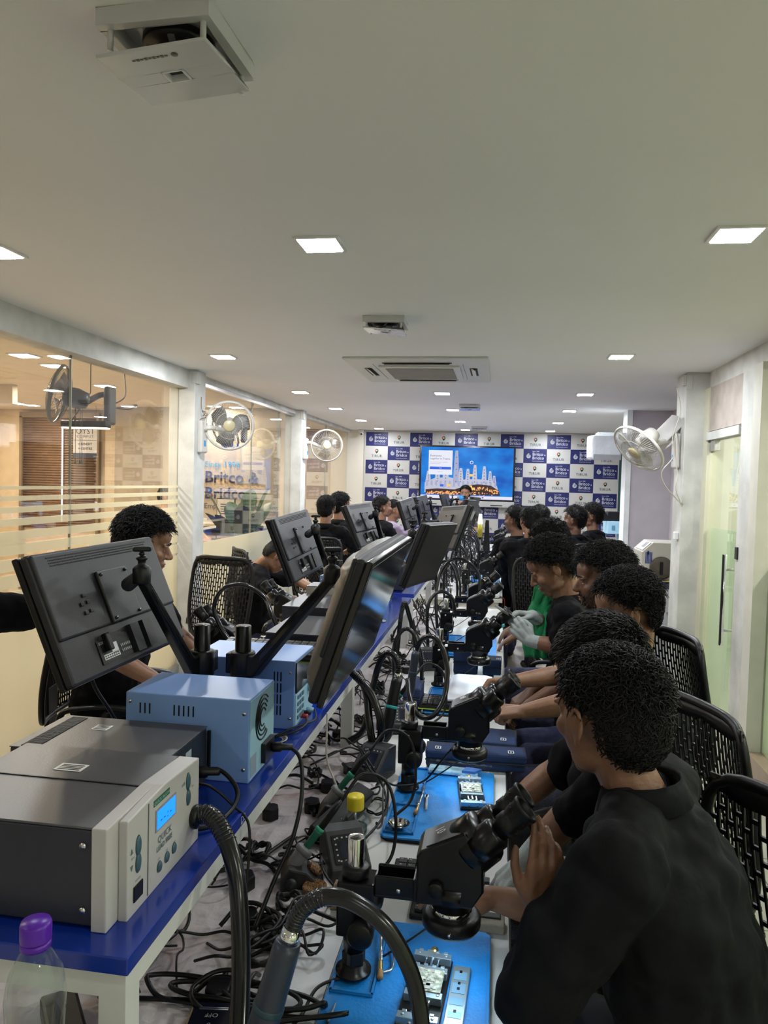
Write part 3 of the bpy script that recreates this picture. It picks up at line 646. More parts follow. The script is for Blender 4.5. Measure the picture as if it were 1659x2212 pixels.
def leafy(name, x, y, z, label, n, ln, w, m, pot=None, spread=.35):
    r = empty(name, (x, y, z), 0, label, 'plant'); rnd = random.Random(len(label)); lf = MB(); st = MB()
    for i in range(n):
        a = 2 * math.pi * i / n + rnd.uniform(-.3, .3); out = spread * rnd.uniform(.4, 1); h = ln * rnd.uniform(.65, 1)
        base = V((0, 0, .1)); tip0 = V((math.cos(a) * out * .5, math.sin(a) * out * .5, .1 + h * .55)); st.tube([base, tip0], ln * .012, 5)
        d = V((math.cos(a) * out * .6, math.sin(a) * out * .6, h * .5)); s_ = d.cross(V((0, 0, 1))).normalized(); vs = []
        for k in range(9):
            t = k / 8; ww = w * math.sin(math.pi * min(1, .04 + t * .96)) ** .7; c = tip0 + d * t + V((0, 0, -t * t * h * .12)); bow = V((0, 0, ww * .35))
            vs += [c - s_ * ww + bow, c, c + s_ * ww + bow]
        lf.add(vs, [(k * 3 + j, k * 3 + j + 1, k * 3 + j + 4, k * 3 + j + 3) for k in range(8) for j in range(2)], 0, True)
    lf.build('foliage', m, r); st.build('stem', m, r)
    MB().lathe(pot or [(.05, 0), (.07, .11), (.06, .11), (.055, .09), (.001, .09)]).build('pot', K('white_pot', (.7, .62, .52), .5), r); return r
LEAF = K('dark_green_leaf', (.035, .085, .03), .4, vary=.25)
leafy('potted_succulent', -3.42, 7.72, 1.01, 'small green plant in a white pot on the wooden desk', 16, .12, .018, K('yellow_green_leaf', (.12, .18, .04), .5), spread=.08)
leafy('broadleaf_plant', -3.02, 8.45, .45, 'tall potted plant with broad dark leaves behind the second left glass', 13, 1.15, .10, LEAF, [(.12, -.45), (.17, .05), (.15, .05), (.14, 0), (.001, 0)], spread=.5)
tag(MB().b2((-3.42, 8.75, 1.11), (-2.98, 8.95, 1.15)).build('document_tray', BLACK, None, .01), 'flat black tray on the blue reception counter', 'tray')
k_ = MB().b2((-3.10, 7.7, 1.01), (-3.0, 7.73, 1.03)).b2((-3.055, 7.7, 1.03), (-3.045, 7.72, 1.08)).b2((-3.10, 7.695, 1.06), (-3.0, 7.705, 1.12)).build('card_display', BLACK); tag(k_, 'small black card stand on the wooden desk', 'card stand')
ch = MB(); ch.b2((-.22, -.05, .45), (.22, .05, .92)).b2((-.22, -.05, .42), (.22, .42, .5)).b2((-.21, -.04, 0), (-.17, 0, .45)).b2((.17, -.04, 0), (.21, 0, .45)).b2((-.21, .37, 0), (-.17, .41, .43)).b2((.17, .37, 0), (.21, .41, .43)); ch = ch.build('visitor_chair', K('teal_grey_fabric', (.10, .14, .15), .8), None, .04, (-3.38, 7.2, 0)); tag(ch, 'grey padded visitor chair back in front of the wooden desk', 'chair')

# ------------------------------------------------------------ right alcove
cb = empty('white_cabinet', (1.56, 6.95, 0), 0, 'white cabinet in the right alcove carrying the beige machine', 'cabinet')
MB().b2((-.36, -.33, 0), (.36, .36, .84)).build('cabinet_body', K('pale_grey_laminate', (.52, .52, .54), .4, vary=.03), cb, .004)
MB().b2((-.37, -.34, .84), (.37, .37, .88)).build('cabinet_top', K('dark_navy_edge', (.03, .035, .06), .4), cb, .004)
MB().b2((-.02, -.334, .04), (-.015, -.33, .82)).build('door_gap', BLACK, cb)
MC = K('beige_machine', (.60, .57, .50), .4, vary=.02)
mc = empty('bench_autoclave', (1.25, 6.75, .88), 0, 'beige bench machine with round brown hatch on the white cabinet', 'machine')
MB().prism([(0, .02), (0, .26), (.09, .345), (.44, .345), (.44, .02)], 'y', 0, .42).build('machine_body', MC, mc, .008)
MB().b2((.0, .02, .0), (.44, .40, .02)).build('foot', BLACK, mc)
MB().lathe([(.098, 0), (.10, .012), (.085, .02), (.001, .02)], (.165, 0, .125), (0, -1, 0), 32).build('round_hatch', K('brown_hatch', (.10, .08, .06), .35), mc)
MB().b2((.15, -.034, .07), (.175, -.018, .18)).b2((.26, -.02, .11), (.29, 0, .14)).build('hatch_handle', BLACK, mc, .004)
cp = MB().box((.043, .2, .308), (.10, .34, .004), 0, (0, -43.4, 0)); cp.build('slanted_panel', WHITE, mc)
MB().box((.052, .14, .319), (.07, .10, .004), 0, (0, -43.4, 0)).build('display_window', K('panel_dark', (.08, .08, .08), .3), mc)
mb = MB()
for i in range(5): mb.b2((.03 + i * .012, -.002, .16), (.038 + i * .012, 0, .26 - i * .0))
mb.b2((.045, -.002, .24), (.06, 0, .27)); mb.build('blue_marking', K('marking_blue', (.01, .04, .25), .5), mc)
tm = MB(); put_text(tm, 'Compact Vacuum', .024, frame((.35, -.002, .265), (1, 0, 0), (0, 0, 1))); tm.b2((.24, -.002, .295), (.42, -.001, .298)); tm.build('name_lettering', BLACK, mc)
for i, (l, pts, m_, r_) in enumerate((('black cable looping down the white cabinet front', [(1.42, 6.60, .90), (1.36, 6.55, .80), (1.33, 6.55, .68), (1.36, 6.56, .55), (1.42, 6.58, .45)], RUBBER, .006),
        ('blue cable coiled on the white cabinet top', [(1.28, 6.66, .895), (1.36, 6.70, .90), (1.44, 6.64, .895), (1.34, 6.63, .90), (1.29, 6.69, .895)], K('blue_cable', (.02, .06, .3), .4), .006),
        ('yellow plug lead lying beside the beige machine', [(1.40, 6.65, .895), (1.48, 6.67, .90), (1.54, 6.64, .90)], K('yellow_cable', (.6, .42, .02), .4), .008))):
    cord('cable', l, pts, r_, m_)
tag(MB().b2((1.44, 6.62, .64), (1.48, 6.60, .78)).build('wall_socket', K('socket_grey', (.5, .5, .5), .4), None, .004), 'grey socket plate on the cabinet side of the alcove', 'socket')
tag(MB().b2((1.37, 6.10, 1.30), (1.40, 6.16, 1.36)).build('wall_hook', WHITE, None, .005), 'small white hook on the right hand column', 'hook')
# light blue stand with instruments by the back wall on the right
bs = empty('blue_instrument_stand', (1.50, 10.0, 0), 0, 'light blue metal stand with instruments near the far right bay', 'stand')
mb = MB(); mb.b2((-.12, -.2, 1.10), (.12, .25, 1.26)); mb.b2((.06, -.2, .3), (.10, .25, 1.10)); mb.b2((-.12, .2, .3), (-.08, .25, 1.1)); mb.b2((-.12, -.2, .3), (.4, .4, .34)); [mb.b2((a, b, 0), (a + .04, b + .04, .3)) for a in (-.12, .36) for b in (-.2, .36)]
mb.build('stand_frame', PSBLUE2, bs, .005)
MB().prism([(.10, .7), (.10, 1.26), (.30, 1.26)], 'y', -.2, -.18).build('side_gusset', PSBLUE2, bs)
MB().b2((-.07, -.203, 1.15), (-.03, -.2, 1.21)).b2((.02, -.203, 1.15), (.06, -.2, 1.21)).build('vent_slots', K('mid_blue', (.1, .28, .45), .5), bs)
ins = MB().b2((1.40, 9.95, 1.26), (1.62, 10.15, 1.38)).build('bench_instrument', BLACK, None, .01); tag(ins, 'black instrument on top of the light blue stand', 'instrument')
o = MB().prism([(0, 0), (.2, 0), (.1, .14)], 'y', 0, .02).build('open_laptop', BLACK, None, 0, (1.24, 9.9, 1.26)); tag(o, 'dark open laptop on the light blue stand corner', 'laptop')
o = MB().b2((1.3, 9.9, .34), (1.56, 10.1, .9)).build('storage_box', K('dark_teal_box', (.01, .04, .05), .5)); tag(o, 'dark box stored under the light blue stand', 'box')
# ------------------------------------------------------------ benches and blue shelves
TX0, TX1 = -1.32, .05
def bench(y0, y1, label):
    r = empty('workbench', (0, y0, 0), 0, label, 'workbench', 'long white workbenches'); L = y1 - y0
    MB().b2((TX0, 0, .722), (TX1, L, .75)).build('bench_top', WTABLE, r, .002)
    MB().b2((TX1, 0, .720), (TX1 + .003, L, .752)).b2((TX0 - .003, 0, .720), (TX0, L, .752)).build('edge_band', K('black_edge', (.02, .02, .02), .4), r)
    MB().b2((TX0 + .03, .02, .66), (TX1 - .03, .06, .722)).b2((TX0 + .03, L - .06, .66), (TX1 - .03, L - .02, .722)).b2((TX1 - .07, .06, .66), (TX1 - .03, L - .06, .722)).b2((TX0 + .03, .06, .66), (TX0 + .07, L - .06, .722)).build('under_frame', WHITEM, r)
    n = max(2, int(L / 1.5) + 1)
    for i in range(n):
        yy = .04 + (L - .08) * i / (n - 1)
        for x in (TX0 + .05, TX1 - .05): MB().b2((x - .02, yy - .02, 0), (x + .02, yy + .02, .66)).build('leg', WHITEM, r)
bench(.15, 5.68, 'long white workbench nearest the camera, its right edge under the microscopes')
bench(6.15, 12.0, 'long white workbench farther down the room, starting past the gap')
def shelf(y0, y1, label, x0=-.88, x1=-.48):
    r = empty('blue_shelf', (0, y0, 0), 0, label, 'shelf', 'blue shelves standing on the workbenches'); L = y1 - y0
    MB().b2((x0, 0, 1.015), (x1, L, 1.04)).build('shelf_top', BLUELAM, r, .002)
    MB().b2((x0 + .01, .01, .975), (x1 - .008, .05, 1.015)).b2((x0 + .01, L - .05, .975), (x1 - .008, L - .01, 1.015)).b2((x1 - .04, .05, .975), (x1 - .008, L - .05, 1.015)).b2((x0 + .01, .05, .975), (x0 + .04, L - .05, 1.015)).build('under_frame', WHITEM, r)
    n = max(2, int(round(L / 1.6)) + 1)
    for i in range(n):
        yy = .03 + (L - .06) * i / (n - 1)
        for x in (x0 + .03, x1 - .028): MB().b2((x - .02, yy - .02, .75), (x + .02, yy + .02, .975)).build('leg', WHITEM, r)
    return r
s1 = shelf(.92, 4.18, 'royal blue shelf nearest the camera with the grey hot air station on its corner')
tm = MB(); put_text(tm, 'D1', .022, frame((-.4795, .46, 1.0265), (0, 1, 0), (0, 0, 1))); tm.build('bench_mark', WHITE, s1)
shelf(4.32, 5.6, 'royal blue shelf just past the first one, its end under the second screen')
shelf(6.35, 11.9, 'royal blue shelf at the far end of the room')
# crumpled covering under the shelf
pc = MB(); nx, ny = 30, 260; rnd = random.Random(11)
vs = []
for j in range(ny + 1):
    for i in range(nx + 1):
        x = -.98 + .62 * i / nx; y = .55 + 4.9 * j / ny
        h = .004 * (math.sin(x * 31 + y * 17) * math.sin(y * 41 - x * 13) + .7 * math.sin(x * 77 - y * 53) * math.sin(y * 29 + x * 61)) + .004 + rnd.uniform(0, .0012)
        e = .012 * math.sin(y * 9) if i == nx else 0
        vs.append((x + e, y, .7535 + max(0, h)))
pc.add(vs, [(j * (nx + 1) + i, j * (nx + 1) + i + 1, (j + 1) * (nx + 1) + i + 1, (j + 1) * (nx + 1) + i) for j in range(ny) for i in range(nx)], 0, False)
def stained():
    m = K('stained_crumpled_cover', (.55, .50, .50), .7, bump=.5, bscale=30, vary=.25, vscale=5)
    nt = m.node_tree; b = nt.nodes['Principled BSDF']; rp = [n for n in nt.nodes if n.type == 'VALTORGB'][0]
    e = rp.color_ramp.elements; e[0].position = .30; e[0].color = (.34, .24, .24, 1); e[1].position = .42; e[1].color = (.62, .57, .59, 1)
    x = rp.color_ramp.elements.new(.7); x.color = (.74, .71, .73, 1); return m
o = pc.build('crumpled_cover', stained()); tag(o, 'crumpled stained white cover sheet on the bench under the blue shelf', 'cover sheet')
o = MB().b2((-.42, 1.02, .7505), (-.29, 1.5, .753)).build('tempered_board', K('white_marble_board', (.72, .74, .76), .12, vary=.06, vscale=12), None); tag(o, 'glossy white board lying between the mat and the cables at the front', 'board')

# ------------------------------------------------------------ monitors and arms
def monitor(name, label, loc, yaw, tilt, roll, back_first, detail, W=.49, H=.29, glossy=False):
    """local: width along X, height along Z, the side that shows faces -Y"""
    r = bpy.data.objects.new(name, None); COL.objects.link(r)
    r.matrix_world = Matrix.Translation(loc) @ (Matrix.Rotation(yaw, 4, 'Z') @ Matrix.Rotation(tilt, 4, 'X') @ Matrix.Rotation(roll, 4, 'Y'))
    tag(r, label, 'monitor', 'monitors on arms'); s = -1 if back_first else 1   # y sign of the back
    h, w = H / 2, W / 2
    MB().b2((-w, 0, -h), (w, -s * .014, h)).build('bezel', BLACKG if glossy else BLACK, r, .003)
    MB().b2((-w + .012, -s * .0145, -h + .02), (w - .012, -s * .0138, h - .012)).build('screen', K('dark_glossy_screen', (.004, .006, .010), .10, spec=.3) if glossy else K('matt_dark_screen', (.008, .009, .010), .35), r)
    b = MB(); b.b2((-w + .001, 0, -h + .001), (w - .001, s * .022, h - .001)); b.build('back_shell', MONBACK, r, .008, segs=3)
    b = MB(); b.b2((-w + .004, s * .018, -h + .098), (w - .004, s * .030, h - .004)); b.build('back_housing', MONBACK, r, .008, segs=3)
    if detail:
        g = MB()
        for j in range(3):
            for i in range(78 if detail > 1 else 30):
                st = .005 if detail > 1 else .013
                g.b2((-w + .05 + i * st, s * .0298, h - .024 - j * .006), (-w + .05 + i * st + st * .55, s * .0305, h - .021 - j * .006))
        g.b2((-w + .045, s * .0298, h - .018), (w - .045, s * .0306, h - .015)); g.build('vent_grille', K('recess_black', (.004, .004, .004), .7), r)
        pr_ = MB(); pr_.b2((-w + .115, s * .0225, -h + .02), (-w + .235, s * .0245, -h + .073)); pr_.b2((-.0, s * .0225, -h + .018), (.035, s * .034, -h + .085)).b2((.055, s * .0225, -h + .018), (.09, s * .034, -h + .085))
        pr_.build('port_recess', K('recess_grey', (.012, .012, .013), .5), r)
        pl_ = MB()
        for a, c in ((.14, .03), (.16, .032), (.135, .05), (.158, .052), (.15, .068)): pl_.box((-w + a - .03, s * .033, c - .035), (.011, .002, .009))
        pl_.build('bump_dot', BLACK, r, .002)
        lb = MB(); lb.b2((-w + .125, s * .0246, -h + .028), (-w + .185, s * .0252, -h + .040)).b2((-w + .16, s * .0246, -h + .036), (-w + .185, s * .0252, -h + .060)); lb.build('rating_label', WHITE, r)
        mk = MB()
        for i in range(14): mk.b2((-w + .128 + (i % 7) * .008, s * .0254, -h + .030 + (i // 7) * .005), (-w + .132 + (i % 7) * .008, s * .0258, -h + .033 + (i // 7) * .005))
        mk.build('label_print', BLACK, r)
        mw = MB()
        if s < 0:
            put_text(mw, 'acer', .014, frame((-w + .118, -.0256, -h + .068), (1, 0, 0), (0, 0, 1)), align='LEFT', bold=.01)
        for i in range(12): mw.b2((-w + .195 + (i % 6) * .007, s * .0254, -h + .032 + (i // 6) * .012), (-w + .199 + (i % 6) * .007, s * .0258, -h + .038 + (i // 6) * .012))
        mw.build('marking', K('faint_print', (.35, .35, .35), .5), r)
        cn = MB(); cn.b2((-w + .135, s * .026, -h + .045), (-w + .152, s * .040, -h + .085)); cn.build('plug', BLACK, r, .003)
    vp = MB(); vp.b2((-.058, s * .030, -.045), (.062, s * .038, .078)); vp.build('mount_pad', DGREY, r, .003)
    if detail:
        for x in (-.048, .052):
            for z in (-.036, .068): MB().cyl((x, s * .038, z), (x, s * .042, z), .004, seg=10).build('screw', BLACKG, r)
    return r
ARMCAT = 'monitor mount'
def mon_arm(label, px, py, joint, mount, detail=True, base=1.04, ph=.28):
    """pole on the shelf, collar, sloping arm, swivel joint, knob and mounting plate"""
    r = empty('monitor_mount', (px, py, base), 0, label, ARMCAT, 'black monitor arms'); j = V(joint) - V((px, py, base)); mt = V(mount) - V((px, py, base))
    MB().b2((-.045, -.05, 0), (.045, .05, .008)).build('base_plate', BLACKM, r, .003)
    MB().lathe([(.0205, .008), (.0205, ph - .002), (.0185, ph)], seg=20).build('pole', BLACKM, r)
    zc = ph - .10
    cl = MB(); cl.lathe([(.030, zc - .034), (.032, zc - .03), (.032, zc + .03), (.030, zc + .034)], seg=20); d0 = V((j.x, j.y, 0)).normalized()
    cl.box((-d0.x * .03, -d0.y * .03, zc), (.034, .034, .052)); cl.build('collar', BLACK, r, .003)
    a = V((0, 0, zc)) + d0 * .024; b = j - V((0, 0, .012)); up = V((0, 0, 1)); sd = d0.cross(up)
    m = MB(); k = a + d0 * .02
    def rect(c, hh, ww): return [c - sd * ww - up * hh, c + sd * ww - up * hh, c + sd * ww + up * hh, c - sd * ww + up * hh]
    m.rings([rect(a, .028, .018), rect(k, .026, .017), rect(k.lerp(b, .12), .024, .016), rect(k.lerp(b, .6), .019, .014), rect(b, .016, .014)], smooth=False); m.build('arm', BLACK, r, .004)
    m = MB(); m.rings([rect(k.lerp(b, .1), .009, .0175), rect(k.lerp(b, .9), .007, .0150)], smooth=False); m.build('cable_channel', BLACKG, r, .001)
    m = MB(); m.lathe([(.020, -.022), (.021, -.018), (.021, .012), (.016, .018), (.009, .022), (.009, .030), (.014, .036), (.010, .042)], j, seg=18); m.build('swivel_joint', BLACK, r)
    m = MB(); kz = j + V((0, 0, .042)); m.cyl(kz, kz + V((0, 0, .010)), .007, seg=10); m.box(kz + V((0, 0, .016)), (.042, .016, .012), 0, (0, 0, 30)); m.build('clamp_knob', BLACK, r, .004)
    m = MB(); m.cone2(j, .015, j.lerp(mt, .6), .017); m.build('tilt_head', DGREY, r)
    return r
LM = [((-.899, 1.61, 1.393), 1.522, -.399, -.013), ((-.897, 3.237, 1.402), 1.518, -.377, -.054), ((-.886, 4.825, 1.408), 1.396, -.427, -.027), ((-.88, 7.2, 1.392), 1.40, -.33, -.08), ((-.885, 8.65, 1.40), 1.42, -.30, -.05), ((-.74, 10.4, 1.40), 1.45, -.30, 0)]
ln = ['nearest, its vented back filling the left foreground', 'second along the left side of the shelf', 'third along the left side of the shelf', 'fourth along the left side', 'fifth along the left side', 'farthest on the left, before the screen']
def mpt(loc, yaw, tilt, roll, p): return Matrix.Translation(loc) @ (Matrix.Rotation(yaw, 4, 'Z') @ Matrix.Rotation(tilt, 4, 'X') @ Matrix.Rotation(roll, 4, 'Y')) @ V(p)
for i, (l, yw, ti, ro) in enumerate(LM):
    monitor('monitor', 'black monitor seen from behind, %s' % ln[i], l, yw, ti, ro, True, 2 if i < 2 else (1 if i < 4 else 0))
    mt = mpt(l, yw, ti, ro, (0.0, -.04, .02)); jt = mpt(l, yw, ti, ro, (0.0, -.10, .02)); px, py = -.745, l[1] + .19
    mon_arm('black arm and pole holding the %s left monitor' % ['nearest', 'second', 'third', 'fourth', 'fifth', 'farthest'][i], px, py, (jt.x, jt.y, jt.z + .02), mt)
RM = [((-.299, 1.715, 1.396), 1.555, .32, -.028, False, 'large glossy tilted screen with reflections, nearest on the right side of the shelf', .54, .32, True),
      ((-.300, 3.311, 1.382), 1.378, .358, .034, False, 'matt dark screen, second on the right side of the shelf', .49, .29, False),
      ((-.298, 4.632, 1.418), -1.196, -.378, -.067, True, 'brownish back of the third right side monitor turned away', .49, .29, False),
      ((-.31, 7.0, 1.41), 1.45, .36, .03, False, 'dark screen edge on, fourth on the right side', .49, .29, False),
      ((-.31, 8.5, 1.41), 1.42, .36, .03, False, 'dark screen edge on, fifth on the right side', .49, .29, False)]
for i, (l, yw, ti, ro, bf, lab, W_, H_, gl) in enumerate(RM):
    monitor('monitor', lab, l, yw, ti, ro, bf, 1 if bf else 0, W_, H_, gl)
    s = -1 if bf else 1
    mt = mpt(l, yw, ti, ro, (0.0, s * .04, .02)); jt = mpt(l, yw, ti, ro, (0.0, s * .10, .02)); py = l[1] + .10
    if bf: jt = V((-.46, 4.60, 1.42))
    mon_arm('black arm and pole carrying the %s screen on the right side' % ['nearest glossy', 'second matt', 'third, turned', 'fourth', 'fifth'][i], -.64, py, (jt.x, jt.y, jt.z + .03), mt)
# stray grey wrapped back of the nearest right screen
l, yw, ti, ro = RM[0][:4]
wr = MB(); Mw = Matrix.Translation(l) @ (Matrix.Rotation(yw, 4, 'Z') @ Matrix.Rotation(ti, 4, 'X') @ Matrix.Rotation(ro, 4, 'Y'))
rs = []
for i in range(25):
    t = i / 24; z = -.15 + .30 * t; fold = .004 * math.sin(t * 60) * (1 if t > .72 else .25)
    prof = [(-.262, .008), (-.25, .035), (-.20, .055 + fold), (-.08, .07 + fold), (.08, .07 + fold), (.20, .055), (.262, .02), (.262, .008)]
    rs.append([Mw @ V((x, y * (1 if .05 < t < .95 else .7), z)) for x, y in prof])
wr.rings(rs); o = wr.build('screen_dust_cover', K('grey_cover_film', (.17, .15, .13), .35, bump=.2, bscale=20, vary=.08)); tag(o, 'taupe dust cover stretched over the back of the nearest right screen', 'dust cover')
# ------------------------------------------------------------ instruments on the blue shelf
Z = 1.04
STEELT = K('charcoal_lid', (.085, .085, .095), .38, bump=.05, bscale=300, metal=.2)
hs = empty('hot_air_station', (-.86, .968, Z), 0, 'grey hot air station with light front panel and blue display on the shelf corner', 'hot air station')
MB().b2((0, 0, .006), (.30, .285, .148)).build('case', STEEL, hs, .003)
MB().b2((-.002, -.001, .1485), (.30, .286, .152)).build('lid', STEELT, hs, .0015)
MB().b2((-.0, .146, .1522), (.298, .149, .1535)).build('lid_seam', BLACK, hs)
p_ = MB(); p_.prism([(-.003, .0), (.292, .0), (.292, .150), (.15, .158), (-.003, .152)], 'x', .298, .322); p_.prism([(.03, -.001), (.292, .0), (.292, .150), (.15, .158), (.03, .150)], 'x', .322, .337)
p_.build('front_panel', LGREY, hs, .004, segs=3)
MB().b2((.3372, .093, .004), (.3378, .0955, .15)).build('panel_groove', K('groove_grey', (.12, .12, .12), .5), hs)
FR = lambda y, z: frame((.3378, y, z), (0, 1, 0), (0, 0, 1))
MB().b2((.336, .118, .092), (.3385, .192, .128)).build('display_frame', K('bezel_grey', (.3, .3, .32), .4), hs)
MB().b2((.338, .122, .095), (.3392, .188, .125)).build('display', K('lit_blue_display', (.015, .25, 1.0), .3, vary=0, emit=1.0), hs)
tm = MB(); put_text(tm, '- - : -', .02, FR(.152, .108) @ Matrix.Translation((0, 0, .002))); tm.build('display_digits', K('digit_navy', (.0, .04, .35), .4), hs)
tm = MB(); put_text(tm, 'QUICK', .016, FR(.152, .075)); put_text(tm, 'LEAD FREE', .012, FR(.152, .061), bold=.02); put_text(tm, 'USB', .008, FR(.222, .128)); put_text(tm, 'CH1', .005, FR(.132, .044)); put_text(tm, 'CH2', .005, FR(.160, .044)); put_text(tm, 'CH3', .005, FR(.188, .044)); put_text(tm, 'TEMP', .005, FR(.045, .088)); put_text(tm, 'AIR', .005, FR(.262, .110)); put_text(tm, 'POWER', .005, FR(.062, .048)); tm.build('panel_lettering', K('slate_ink', (.10, .15, .17), .5), hs)
bd_ = MB(); bd_.b2((.337, .112, .136), (.3379, .168, .146)); bd_.build('brand_badge', GREEN, hs)
tm = MB(); put_text(tm, 'QUICK 861DW', .0085, FR(.140, .141) @ Matrix.Translation((0, 0, .0005))); tm.build('badge_lettering', K('badge_ink', (.4, .6, .5), .5), hs)
BT = K('slate_button', (.05, .11, .15), .4)
def lens(y, z, sy, sz):
    m = MB(); m.lathe([(1, 0), (.8, .6), (.3, 1), (.001, 1)], (0, 0, 0), (1, 0, 0), 16, 0, Matrix.Translation((.3375, y, z)) @ Matrix.Diagonal((.0035, sy, sz, 1))); return m
for y, z, a, b in ((.062, .100, .0085, .0165), (.062, .074, .0085, .0165), (.242, .126, .008, .016), (.244, .097, .008, .015), (.134, .030, .0085, .0095), (.161, .032, .0085, .0095), (.188, .034, .0085, .0095)): lens(y, z, a, b).build('button', BT, hs)
MB().b2((.337, .048, .018), (.3395, .076, .042)).build('power_switch', BLACK, hs, .001)
MB().prism([(.038, .096), (.046, .096), (.042, .104)], 'x', .3372, .3378).prism([(.038, .078), (.046, .078), (.042, .070)], 'x', .3372, .3378).build('arrow_mark', K('slate_ink', (.1, .1, .1), .5), hs)
for z in (.03, .125): MB().cyl((.285, -.004, z), (.285, 0, z), .005, seg=12).build('screw', SILVER, hs)
MB().b2((.12, .18, .1523), (.17, .21, .1528)).build('lid_label', WHITE, hs); tm = MB(); [tm.b2((.125, .184 + i * .006, .1529), (.165, .187 + i * .006, .1531)) for i in range(4)]; tm.build('lid_label_print', BLACK, hs)
cf = MB(); cf.lathe([(.019, 0), (.021, .004), (.021, .010), (.016, .014)], (.337, .268, .052), (1, 0, 0), 20); cf.build('hose_socket', BLACK, hs)
mb = MB(); [mb.cyl((x, y, 0), (x, y, .007), .01, seg=10) for x in (.03, .29) for y in (.03, .25)]; mb.build('foot', BLACK, hs)

def box_instr(label, x0, x1, y0, y1, h, lid=True, z=Z, name='bench_instrument', cat='instrument', mm=None):
    r = empty(name, (x0, y0, z), 0, label, cat); w_, d_ = x1 - x0, y1 - y0
    MB().b2((0, 0, .004), (w_, d_, h)).build('case', mm or STEEL, r, .003)
    if lid: MB().b2((-.001, -.001, h), (w_ + .001, d_ + .001, h + .0025)).build('lid', STEELT, r, .001)
    return r
b2_ = box_instr('dark grey instrument with a white sticker behind the hot air station', -.93, -.605, 1.30, 1.495, .122)
MB().b2((.02, .005, .1246), (.055, .185, .1256)).build('instruction_strip', K('black_strip', (.006, .006, .006), .6, bump=.8, bscale=120), b2_)
MB().b2((.10, .12, .1246), (.135, .15, .1254)).build('lid_label', WHITE, b2_); tm = MB(); [tm.b2((.103, .124 + i * .007, .1255), (.130, .127 + i * .007, .1258)) for i in range(4)]; tm.build('lid_label_print', BLACK, b2_)
m = MB()
for j in range(4):
    for i in range(4): m.box((.3262, .015 + i * .013, .055 + j * .014), (.002, .010, .002), 0, (20, 0, 0))
m.build('air_slots', BLACK, b2_)
MB().b2((.325, .11, .03), (.331, .15, .07)).build('power_inlet', BLACK, b2_, .002); MB().b2((.3255, .085, .075), (.3265, .112, .105)).build('rear_label', K('pale_blue_label', (.5, .6, .68), .5), b2_)
MB().b2((.3255, .0, .005), (.3265, .03, .07)).build('rating_label', WHITE, b2_); MB().cyl((.325, .085, .045), (.3265, .085, .045), .006, seg=16).build('ground_mark', YELLOW, b2_)
MB().b2((.325, .195, .02), (.333, .202, .115)).build('heat_sink_edge', BLACK, b2_, .002)
def psu(label, x0, x1, y0, y1, h, panel=False, z=Z, mm=PSBLUE):
    r = empty('power_supply', (x0, y0, z), 0, label, 'power supply', 'sky blue bench power supplies'); w_, d_ = x1 - x0, y1 - y0
    MB().b2((0, 0, 0), (w_, d_, h)).build('case', mm, r, .0025)
    s_ = MB()
    if not panel:
        for i in range(3): s_.b2((.033 + i * .011, -.0008, h - .045), (.036 + i * .011, .0, h - .022))
        for i in range(5): s_.b2((.112 + i * .011, -.0008, h - .045), (.115 + i * .011, .0, h - .022))
    else:
        for j in range(4 if panel else 1):
            for i in range(3):
                for x in (w_ * .50, w_ * .80): s_.b2((x + i * .009, -.0008, h - .055 - j * .03), (x + .0035 + i * .009, 0, h - .03 - j * .03))
    s_.build('air_slots', BLACK, r)
    for x, z_ in ((w_ - .012, h - .03), (w_ - .012, .03), (.01, h - .02)): MB().cyl((x, -.002, z_), (x, .001, z_), .004, seg=10).build('screw', SILVER, r)
    if not panel:
        MB().b2((w_ - .001, .004, .004), (w_ + .0012, d_ - .004, h - .004)).build('rear_plate', PSBLUE2, r)
        g = MB()
        for q in (.020, .030, .040, .050): g.tube([(w_ + .0016, d_ * .5 + min(d_ * .42, q) * math.cos(a * .2 + .35 + q * 9), h * .66 + q * math.sin(a * .2 + .35 + q * 9)) for a in range(24)], .0022, 4)
        g.build('fan_grille', BLACK, r); MB().b2((w_, d_ * .45, .015), (w_ + .012, d_ * .85, .06)).build('power_inlet', BLACK, r, .002)
        MB().b2((w_ + .001, .006, .01), (w_ + .002, .045, .055)).build('rear_label', K('faded_label', (.28, .36, .45), .5), r)
    else:
        MB().b2((w_ - .001, .006, h * .52), (w_ + .004, d_ - .006, h - .006)).build('display', BLACKG, r, .001)
        MB().b2((w_ - .001, .006, .01), (w_ + .003, d_ - .006, h * .5)).build('key_panel', PSBLUE2, r, .001)
        for j in range(4):
            for i in range(3): MB().b2((w_ + .003, .02 + i * .022, .022 + j * .018), (w_ + .006, .034 + i * .022, .032 + j * .018)).build('key', K('grey_blue_key', (.12, .2, .28), .5), r)
        MB().lathe([(.014, 0), (.016, .003), (.014, .018), (.001, .018)], (w_ + .003, d_ * .72, h * .46), (1, 0, 0), 20).build('dial', PSBLUE2, r)
        tt = MB(); tt.cyl((w_ + .003, .09, .02), (w_ + .022, .09, .02), .006, seg=12, mi=0).cyl((w_ + .003, .06, .02), (w_ + .022, .06, .02), .006, seg=12, mi=1).cyl((w_ + .003, .12, .02), (w_ + .022, .12, .02), .006, seg=12, mi=2)
        tt.build('binding_post', [BLACK, K('red_post', (.5, .02, .02), .4), PSBLUE2], r)
    return r
psu('sky blue power supply with round fan grille, closest to the camera', -.80, -.515, 1.51, 1.685, .182)
psu('sky blue power supply with keypad and dial behind the two arm poles', -.80, -.515, 1.865, 2.06, .182, True)
psu('small sky blue power supply edge seen past the grey arm joint', -.84, -.60, 3.45, 3.62, .20)
